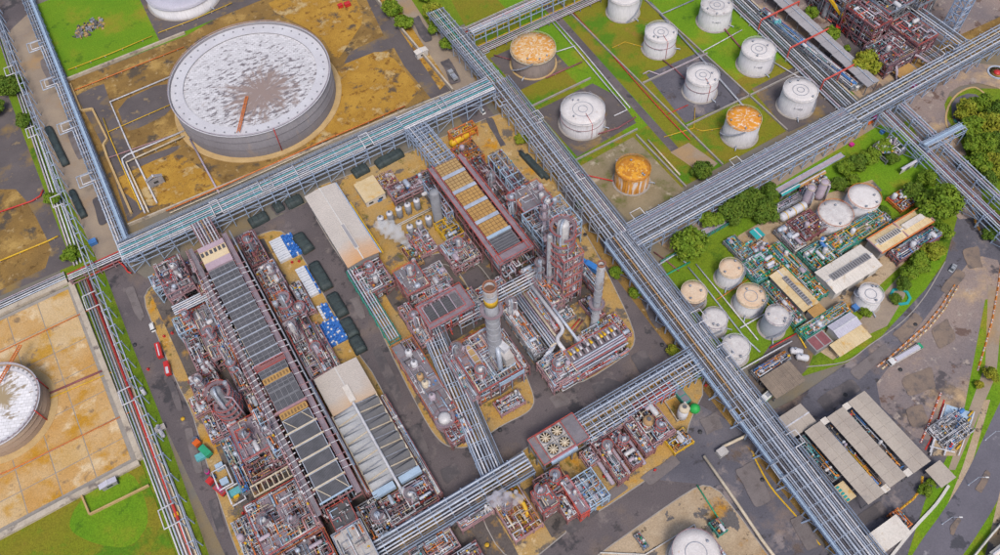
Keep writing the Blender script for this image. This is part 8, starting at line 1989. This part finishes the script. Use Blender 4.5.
# barriers along the chicane lane: white posts with an orange kerb
def barrier_row(pts, step, label, group, mats, w=.9, h=1.0):
    P = [W(*p) for p in pts]; n = 0; proto = None; acc = 0.0; first = None
    for i in range(len(P)-1):
        a, b_ = Vector(P[i]), Vector(P[i+1]); L = (b_-a).length; d = (b_-a).normalized(); s = acc
        rz = atan2(d.y, d.x)
        while s < L:
            q = a+d*s
            if proto is None:
                t = thing('barrier', label % ORDN[0], 'barrier', (q.x, q.y, 0), group)
                V = MB(); V._add([(q.x-step*.42, q.y-w*.5, 0.3), (q.x+step*.42, q.y-w*.5, .3), (q.x+step*.42, q.y+w*.5, .3), (q.x-step*.42, q.y+w*.5, .3), (q.x-step*.40, q.y-w*.2, h), (q.x+step*.40, q.y-w*.2, h), (q.x+step*.40, q.y+w*.2, h), (q.x-step*.40, q.y+w*.2, h)],
                        [(3, 2, 1, 0), (4, 5, 6, 7), (0, 1, 5, 4), (1, 2, 6, 5), (2, 3, 7, 6), (3, 0, 4, 7)]); V.build('block', mats[0], t)
                MB().box(q.x-step*.46, q.y-w*.6, 0.02, q.x+step*.46, q.y+w*.6, .3).build('foot', mats[1], t); MB().box(q.x-step*.1, q.y-w*.26, h-.02, q.x+step*.1, q.y+w*.26, h+.12).build('cap', mats[1], t)
                t.rotation_euler = (0, 0, rz); proto = t; KIDS[t.name] = list(t.children)
                proto2 = t
            else:
                c = proto.copy(); COL.objects.link(c); c['label'] = label % ORDN[n]; c.location = (q.x, q.y, 0); c.rotation_euler = (0, 0, rz)
                for ch in KIDS[proto.name]:
                    k = ch.copy(); COL.objects.link(k); k.parent = c
                    if ch.name.startswith('block') and n % 2: k.data = k.data.copy(); k.data.materials[0] = MATS[mats[2]]
            s += step; n += 1
        acc = s-L


barrier_row([(878, 366), (890, 357), (925, 326), (940, 308), (955, 284)], 1.5, '%s orange and white block from the lorry end, left chicane row', 'left row of chicane blocks', ('barrier_white', 'rail_orange', 'pipe_orange'), .6, .8)
barrier_row([(883, 368), (894, 358.5), (928.5, 328), (944, 309.5), (958.5, 285)], 1.5, '%s yellow and white block from the lorry end, right chicane row', 'right row of chicane blocks', ('barrier_white', 'pipe_yellow', 'steel_pink'), .6, .8)
barrier_row([(921, 441), (930, 420), (940, 394)], 1.7, '%s red and white block counting up the pump basin lawn edge', 'red and white blocks by the pump basin', ('barrier_white', 'pipe_red', 'rail_orange'), .6, .7)
barrier_row([(1003, 250), (998, 285), (992, 320), (985, 345), (977, 372)], 2.2, '%s orange and white block down the right edge of the apron', 'orange and white blocks along the apron', ('barrier_white', 'rail_orange', 'pipe_orange'), .6, .7)
barrier_row([(973, 180), (972, 205), (975, 222), (984, 240)], 2.0, '%s yellow and white block down the outer edge of the bend', 'yellow and white blocks on the bend', ('barrier_white', 'pipe_yellow', 'pipe_orange'), .6, .7)
barrier_row([(922, 478), (921, 488), (913, 499), (899, 510)], 1.3, '%s yellow block round the curved kerb below the loading roofs', 'yellow kerb blocks below the loading roofs', ('pipe_yellow', 'pipe_yellow', 'pipe_orange'), .6, .5)
# kerb strips
def strip(label, pts, w, h, mat, name='kerb_strip', cat='kerb', px=True, k=4):
    P = catmull(WP(pts) if px else pts, k); b = MB()
    for i in range(len(P)-1):
        b.bar((*P[i], h/2+.02+(i % 2)*.004), (*P[i+1], h/2+.02+(i % 2)*.004), w, h)
    o = b.build(name, mat, None, Vector((P[0][0], P[0][1], 0))); return tag(o, label, cat)


strip('teal edged kerb round the wood at the road bend', [(954, 120), (962, 132), (972, 152), (977, 170)], .9, .5, 'steel_teal')
strip('orange brown kerb band following the bend above the wood', [(990, 100), (975, 88), (958, 94), (948, 108), (946, 124), (955, 140)], .8, .35, 'wall_buff')
strip('pale kerb line on the near side of the highway', [(1020, 385), (998, 432), (969, 484), (946, 519), (921, 555), (880, 620)], .25, .2, 'kerb_mat')
strip('pale garden wall along the verge by the highway', [(948, 486), (935, 505), (912, 530), (880, 570)], .9, .8, 'wall_white')
strip('pale kerb along the grass from the slatted roof to the terminal gate', [(806, 367), (845, 362), (870, 345), (902, 322), (925, 296), (945, 262)], .35, .3, 'kerb_mat')
strip('bright red line painted kerb beside the pump basin lawn', [(925, 450), (934, 432), (944, 400)], .5, .25, 'pipe_red')
strip('yellow kerb strip on the dark yard beside the lower main rack', [(753, 455), (770, 486), (795, 515), (820, 545)], .5, .2, 'paint_yellow')

# ------------------------------------------------------------------ walls of the yards
wall('pale brown low wall on the left side of the big tank yard', [(-37, 362), (-39.5, 261)], 1.6, .7, 'wall_pale', px=False)
wall('buff wall stretch along the upper edge of the big tank yard', [(-36.5, 362.6), (23, 362.4)], 1.5, 1.0, 'wall_pale', px=False)
wall('pale wall between the big tank yard and the concrete road', [(114.4, 345), (115, 252)], 2.4, .8, 'wall_pale', px=False)
wall('pale bund wall along the foot of the big tank yard', [(-38, 260.2), (114, 252)], 1.4, .7, 'wall_pale', px=False)
wall('stepped buff wall inside the left corner of the big tank yard', [(71, 85), (82, 112), (93, 110), (108, 140), (104, 146), (108, 158), (132, 214)], 1.2, .9, 'wall_buff')
wall('broad pale wall on the upper side of the slab yard', [(-170, 245.6), (-67, 245.6)], 1.5, 2.2, 'wall_pale', px=False)
wall('broad pale wall between the slab yard and the left perimeter pipes', [(-66.6, 246.6), (-65.6, 156.4)], 1.5, 2.0, 'wall_pale', px=False)
wall('broad pale wall on the lower side of the slab yard', [(-170, 155.6), (-66.4, 155.6)], 1.5, 2.0, 'wall_pale', px=False)
wall('buff retaining wall with a corner on the lower left lawn', [(83, 496), (91, 515), (150, 486)], 1.4, .6, 'wall_buff')
for i, (a, c, lab) in enumerate((((139, 186.5), (172, 186.5), 'pale bund wall between the white tank pad and the bare concrete yard'), ((169.5, 184), (169.5, 149), 'pale bund wall on the road side of the bare concrete yard'), ((140, 224), (173, 224), 'pale bund wall between the rust-roofed tank and the widest white tank'),
                         ((191, 330), (190, 150), 'long pale kerb wall along the tank farm road'), ((191, 208), (228, 207), 'pale bund wall between the ringed tanks'), ((227.5, 330), (226, 150), 'pale bund wall in front of the bright grass strip'), ((191, 176), (262, 174), 'low bund wall behind the orange streaked tank'))):
    wall(lab, [a, c], 1.0, .6, 'kerb_mat', px=False)

# ------------------------------------------------------------------ ground pipelines
def line(label, pts, r, mat, z=.8, name='ground_pipe', px=True, posts=True, grp=None):
    P = [W(p[0], p[1], z) for p in pts] if px else pts
    t = thing(name, label, 'pipe', (P[0][0], P[0][1], 0), grp)
    MB().tube([(p[0], p[1], z) for p in P], r, 7).build('pipe', mat, t)
    if posts:
        for i in range(len(P)-1):
            a, c = Vector(P[i]), Vector(P[i+1]); n = max(1, int((c-a).length/7))
            for k in range(n):
                q = a+(c-a)*((k+.5)/n); seg(t, 'support', (q.x, q.y, 0), (q.x, q.y, z-r*.6), .5, .4, 'kerb_mat')
    return t


line('orange pipe along the upper edge of the big tank yard', [(70, 92), (184, 47)], .25, 'rail_orange')
line('white pipe bent round the upper left of the big tank', [(170, 77), (110, 102), (129, 146), (157, 203)], .4, 'pipe_white')
line('yellow pipe from the left corner to the big tank', [(108, 132), (172, 104)], .2, 'pipe_yellow')
line('yellow pipe running down the dark left corner of the big tank yard', [(103, 118), (109, 135), (141, 210)], .25, 'pipe_yellow')
line('pink pipe crossing the big tank yard to the tank foot', [(108, 158), (176, 134)], .28, 'steel_pink')
line('outer white pipe with rounded corner beside the pink pipe', [(184, 131), (127, 155), (122, 159), (123, 163), (145, 213)], .42, 'pipe_white'); line('inner white pipe with square corner beside the pink pipe', [(184, 136), (126, 162.5), (148.5, 212)], .42, 'pipe_cream', z=1.5)
line('maroon pipe from the big tank down to the rack', [(190, 139), (219, 193)], .45, 'pipe_lilac'); line('orange pipe along the foot of the big tank yard', [(166, 211), (230, 183), (330, 138), (405, 106)], .3, 'rail_orange', z=1.6); line('white pipe below the orange pipe at the foot of the big tank yard', [(170, 213), (232, 186), (332, 141), (405, 109)], .25, 'pipe_cream', z=1.0)
line('yellow pipe crossing the brown left yard', [(-30, 273), (48, 241), (58, 236)], .35, 'pipe_yellow'); line('red pipe crossing the dark left yard with a kink', [(-30, 222), (32, 201), (40, 196), (43, 190)], .35, 'pipe_red')
line('orange pipe across the slab yard above the left tank', [(-20, 359), (0, 352), (97, 306)], .22, 'rail_orange'); line('maroon pipe from the left tank to the perimeter', [(50, 393), (106, 369)], .4, 'pipe_maroon'); line('yellow pipe below the maroon pipe on the slab yard', [(48, 399), (112, 372)], .22, 'pipe_yellow'); line('orange pipe across the lower slab yard', [(-10, 478), (10, 470), (132, 411)], .22, 'rail_orange')
line('yellow handrail pipe across the fresh lawn', [(68, 70), (112, 53), (152, 36)], .2, 'pipe_yellow', z=1.0); line('yellow pipe edging the pad of the pale top tank', [(158, 33), (190, 21), (232, 3)], .2, 'pipe_yellow', z=1.0)
# tank farm lines
line('brown pipe between white tanks crossing to the road', [(663, 60), (676, 70), (690, 84)], .3, 'pipe_maroon'); line('long red pipe beside the tank farm road', [(566, 5), (608, 50), (640, 87), (671, 121), (690, 140)], .22, 'pipe_red', z=.6); line('red branch pipe to the ringed tank pad', [(668, 114), (688, 105)], .22, 'pipe_red', z=.6)
line('yellow pipe from the ringed tank foot across the blue pad', [(695, 108), (694, 128), (664, 137)], .18, 'pipe_yellow', z=.5); line('yellow hose line on olive grass beside the road wall', [(612, 48), (625, 42), (643, 47)], .15, 'pipe_yellow', z=.5); line('yellow pipe in front of the orange streaked tank', [(694, 128), (702, 131), (722, 128)], .16, 'pipe_yellow', z=.5)
line('left white pipe strip of the tank farm corridor', [(545, 14), (575, 48), (600, 78), (627, 110), (614, 116)], .3, 'pipe_white'); line('right white pipe strip of the tank farm corridor', [(549, 14), (580, 48), (605, 78), (630, 108)], .3, 'pipe_white'); line('white link pipe from the rust-roofed tank', [(556, 52), (575, 46)], .3, 'pipe_white'); line('maroon pipe from the rust-roofed tank to the corridor', [(546, 78), (564, 70), (582, 62)], .35, 'pipe_maroon')
line('maroon pipe from the widest white tank to the road', [(598, 134), (618, 128), (636, 117)], .35, 'pipe_maroon'); line('red pipe from the main rack to the rust-roofed tank', [(494, 55), (512, 60)], .3, 'pipe_maroon'); line('bright red pipe from the main rack to the orange roofed tank', [(577, 174), (590, 176), (613, 181)], .28, 'pipe_red')
line('grey pipe pair across the top white tanks', [(650, 2), (662, 14), (694, 0)], .35, 'pipe_grey'); line('grey pipe from the ringed tank strip to the bright grass', [(660, 14), (700, 57), (745, 108)], .45, 'pipe_grey'); line('white pipe in front of the ringed tank with a kink', [(643, 74), (649, 71), (660, 75), (680, 66), (706, 54)], .3, 'pipe_lilac'); line('dark brown pipe past the top white tanks', [(706, 8), (722, 26), (741, 48)], .35, 'pipe_maroon')
line('green topped white pipe through the bright grass', [(702, 52), (724, 40), (742, 30)], .25, 'pipe_white'); line('white pipe from the spotted tank to the low lines', [(770, 60), (790, 72), (800, 78)], .25, 'pipe_white')
line('grey double pipe in the bare concrete yard', [(648, 140), (680, 175)], .4, 'pipe_cream')
# grass plot
line('teal pipe along the fence in the grass plot', [(664, 276), (690, 262)], .35, 'pipe_green'); line('grey pipe pair feeding the grass plot tanks, left', [(688, 267), (706, 288), (745, 338), (760, 352)], .28, 'pipe_silver'); line('grey pipe pair feeding the grass plot tanks, right', [(696, 264), (714, 286), (758, 340)], .25, 'pipe_white')
line('orange pipe across the grass plot below the cream tank', [(716, 300), (735, 288), (748, 279)], .2, 'pipe_orange'); line('yellow pipe down the edge of the terminal', [(764, 278), (778, 300), (806, 348)], .3, 'pipe_yellow'); line('yellow branch pipe round the blue grey tank', [(752, 290), (768, 304), (788, 322)], .22, 'pipe_yellow'); line('red ground pipe at the foot of the blue grey tank', [(770, 348), (797, 333)], .25, 'pipe_red'); line('white cross pipe at the foot of the blue grey tank', [(740, 328), (766, 313), (790, 300)], .3, 'pipe_white')
line('white fence pipe above the slatted roof', [(735, 373), (765, 356), (792, 341)], .3, 'pipe_white', z=1.4); line('brown pipe across the grass plot by the big leafy tree', [(654, 252), (668, 262), (679, 271)], .25, 'pipe_maroon'); line('grey pipe crossing the grass plot from the main rack', [(655, 267), (676, 254), (686, 263)], .4, 'pipe_silver')
line('green pipe zigzag on the pale bottom pad', [(697, 485), (708, 502), (722, 524)], .25, 'pipe_green', z=.5)
for k, p in enumerate((((704, 456), (735, 500), (762, 540), (800, 590)), ((722, 447), (745, 436), (762, 424)))): line(['long pale pipe down the dark road edge from the valve box', 'pale pipe from the valve box up to the main rack'][k], p, .55, 'pipe_cream', z=1.2)
for k, (x, m, r_, z) in enumerate(((-60.4, 'pipe_red', .5, .9), (-61.7, 'pipe_white', .3, .8), (-62.8, 'pipe_silver', .32, .8), (-59.0, 'pipe_cream', .28, .7), (-63.9, 'pipe_white', .28, .7), (-57.8, 'pipe_grey', .26, .6))):
    line(['red pipe in the middle of the left perimeter bundle', 'white pipe left of the red perimeter pipe', 'silver pipe, third from the left wall side', 'cream pipe right of the red perimeter pipe', 'white pipe nearest the slab yard wall', 'grey pipe at the road side of the perimeter bundle'][k], [(x, 243), (x-1.4, 60)], r_, m, z=z, px=False)
for k, (x, m) in enumerate(((-60.5, 'pipe_silver'), (-62, 'pipe_white'), (-63.2, 'pipe_lilac'), (-59.2, 'pipe_grey'))):
    line(['silver pipe of the upper left perimeter bundle', 'white pipe of the upper left perimeter bundle', 'lilac pipe of the upper left perimeter bundle', 'grey pipe of the upper left perimeter bundle'][k], [(x+5.5, 430), (x, 252)], .35, m, px=False)
t, P_, L_ = rack('tall single white pipe portal with square loops over the left perimeter bundle', (-53.5, 440), (-59.8, 40), 2.6, [7.6], [(-1.0, 0, .4, 'pipe_white'), (.9, 0, .35, 'pipe_silver')], bay=8.5, steel='steel_blue', brace=False, stringers=False, col=.35,
     loops=[(-1.0, 66, 6, -4, .5), (-1.0, 112, 6, -4, .5), (-1.0, 158, 6, -4, .5), (-1.0, 215, 7, -5, .5), (-1.0, 262, 6, -4.4, .5), (-1.0, 312, 7, -5, .5), (-1.0, 372, 7, -5, .5)])
rack('low pipe crossing with red lines from the slab yard wall to the rack corner', (-66, 244.5), (-43, 244), 4, [2.4, 4.2], [(-1.4, 1, .35, 'pipe_white'), (-.4, 1, .3, 'pipe_silver'), (.6, 1, .35, 'pipe_white'), (1.5, 1, .3, 'pipe_red'), (0, 0, .3, 'pipe_grey')], bay=6, steel='steel_pink', brace=False)
rack('grey pipe strip along the upper side of the slab yard', (-170, 249.6), (-68, 248.6), 4.6, [1.4], [(-1.6, 0, .4, 'pipe_silver'), (-.5, 0, .35, 'pipe_white'), (.7, 0, .4, 'pipe_grey'), (1.7, 0, .3, 'pipe_lilac')], bay=7, steel='steel_grey', brace=False, stringers=False)
line('red pipe stepping down beside the rack corner onto the road edge', [(88, 277), (118, 261), (124, 266), (128, 272), (131, 273)], .35, 'pipe_red', z=1.6)
# small dump on the lawn
t = thing('scrap_heap', 'grey scrap heap with wooden boards on the fresh lawn', 'scrap heap', (*W(90, 28), 0)); r_ = random.Random(3)
x, y = W(90, 28); b = MB()
for k in range(90):
    b.cur = r_.randrange(4); b.obox(x+r_.gauss(0, 3.2), y+r_.gauss(0, 2.6), .02, r_.uniform(.5, 2.4), r_.uniform(.3, 1.2), r_.uniform(.2, 1.4), r_.uniform(0, 3))
o = b.build('scrap', ['deck_grey', 'pipe_grey', 'fan_tan', 'deck_dark'], t); o['kind'] = 'stuff'
MB().prism([(x-8, y-4), (x-4.6, y-5), (x-4.8, y+1), (x-7, y+2)], .02, .3).build('slab', 'deck_grey', t)
# ring of teal planting on the verge
x, y = W(900, 297); t = thing('planter', 'teal ring planter with a small tree on the road verge', 'planter', (x, y, 0)); MB().ring(x, y, .02, 3.0, 4.0, .6, 8).build('ring', 'roof_teal', t)
x, y = W(997, 73); t = thing('roundabout', 'round planter with red flowers at the right edge gate', 'planter', (x, y, 0)); MB().ring(x, y, .05, 3.6, 4.4, .5, 24).build('ring', 'steel_pale', t); MB().lathe([(1.8, .1), (1.4, .8), (.02, 1.1)], x, y, 12).build('flower_bed', 'paint_red', t); MB().lathe([(3.6, .2), (.02, .25)], x, y, 20).build('soil', 'ochre_brown', t)
# hydrants: small red dots along kerbs
HYD = ['at the lower ochre pad kerb, right of the yellow pipe', 'at the lowest tip of the lower ochre pad', 'in front of the burner heater, left one', 'in front of the burner heater, right one', 'where the lower rack meets the main rack verge', 'on the left ochre ground beside the second fire truck', 'on the left ochre ground, upper of two by the white van', 'on the left ochre ground, lower of two by the white van', 'between the two white sheeted stacks, left one', 'between the two white sheeted stacks, right one', 'at the slot in the kerb of the lower pad', 'on the orange kerb below the blue lattice cage', 'on the orange kerb near the stubby white vessel', 'at the foot of the left goods yard']
for k, (px, py) in enumerate(((549, 513), (530, 531), (587, 367), (600, 364), (706, 385), (148, 369), (172, 333), (164, 336), (292, 262), (299, 261), (567, 502), (604, 476), (655, 470), (243, 513))):
    x, y = W(px, py, .6); t = thing('hydrant', 'small red hydrant '+HYD[k], 'hydrant', (x, y, 0), 'red hydrants at the pad kerbs')
    MB().lathe([(.5, 0), (.5, .15), (.32, .2), (.32, .9), (.45, .95), (.3, 1.2), (.02, 1.3)], x, y, 10).build('barrel', 'paint_red', t); MB().tube([(x-.6, y, .7), (x+.6, y, .7)], .16, 6).build('outlet', 'paint_red', t)


# ------------------------------------------------------------------ steam plumes
def steam(label, pts, dens, col, seed):
    """closed puffs merged along a drifting path, filled with an uneven volume"""
    r_ = random.Random(seed); bm = bpy.data.metaballs.new('steam_ball')
    m = bpy.data.materials.new('steam_'+str(seed)); m.use_nodes = True; nt = m.node_tree; nt.nodes.remove(nt.nodes['Principled BSDF'])
    v = nt.nodes.new('ShaderNodeVolumePrincipled'); v.inputs['Color'].default_value = (*col, 1); v.inputs['Anisotropy'].default_value = .2
    tc = nt.nodes.new('ShaderNodeTexCoord'); n = nt.nodes.new('ShaderNodeTexNoise'); n.inputs['Scale'].default_value = .45; n.inputs['Detail'].default_value = 4
    nt.links.new(tc.outputs['Object'], n.inputs['Vector']); q = nt.nodes.new('ShaderNodeMapRange'); q.inputs[1].default_value = .36; q.inputs[2].default_value = .70; q.inputs[3].default_value = 0; q.inputs[4].default_value = dens
    nt.links.new(n.outputs['Fac'], q.inputs[0]); nt.links.new(q.outputs[0], v.inputs['Density']); nt.links.new(v.outputs[0], nt.nodes['Material Output'].inputs['Volume'])
    MATS[m.name] = m
    bpy.data.metaballs.remove(bm)
    b = MB(); N = 16
    A = catmull([(q_[0], q_[1]) for q_ in pts], 6); Z = catmull([(q_[2], q_[3]) for q_ in pts], 6); V = []; F = []
    pth = [Vector((x, y, z)) for (x, y), (z, rad) in zip(A, Z)]
    for i, c in enumerate(pth):
        d = (pth[min(i+1, len(pth)-1)]-pth[max(0, i-1)]).normalized(); sd = d.cross(Vector((0, 0, 1))).normalized(); up = sd.cross(d); rr = Z[i][1]*(1+.18*sin(i*1.7+seed))
        for j in range(N):
            a = 2*pi*j/N; k = rr*(1+.16*sin(3*a+i*.9)+.08*sin(5*a+2*i)); V.append(tuple(c+sd*(k*cos(a))+up*(k*sin(a))))
    for i in range(len(pth)-1):
        for j in range(N): F.append((i*N+j, (i+1)*N+j, (i+1)*N+(j+1) % N, i*N+(j+1) % N))
    F.append(tuple(range(N))); F.append(tuple((len(pth)-1)*N+j for j in range(N-1, -1, -1)))
    b._add(V, F, True)
    o = b.build('steam', m.name, None, Vector((pts[0][0], pts[0][1], 0)))
    return tag(o, label, 'steam')


def wp3(px, py, z, r): x, y = W(px, py, z); return (x, y, z, r)


steam('white steam plume drifting left over the grey bullets', [wp3(411, 251, 9, .4), wp3(406, 243, 11, 1.4), wp3(399, 236, 13, 2.6), wp3(391, 230, 15, 3.6), wp3(381, 226, 16, 2.6), wp3(374, 224, 16, 1.2)], 0.9, (.995, .995, .995), 1)
steam('thin lilac steam drifting over the thick yellow pipe', [wp3(525, 496, 10, .7), wp3(516, 499, 11, 2.0), wp3(507, 497, 12, 2.0), wp3(498, 498, 13, 2.6), wp3(489, 505, 13, 1.6)], 1.0, (.97, .95, .99), 2)
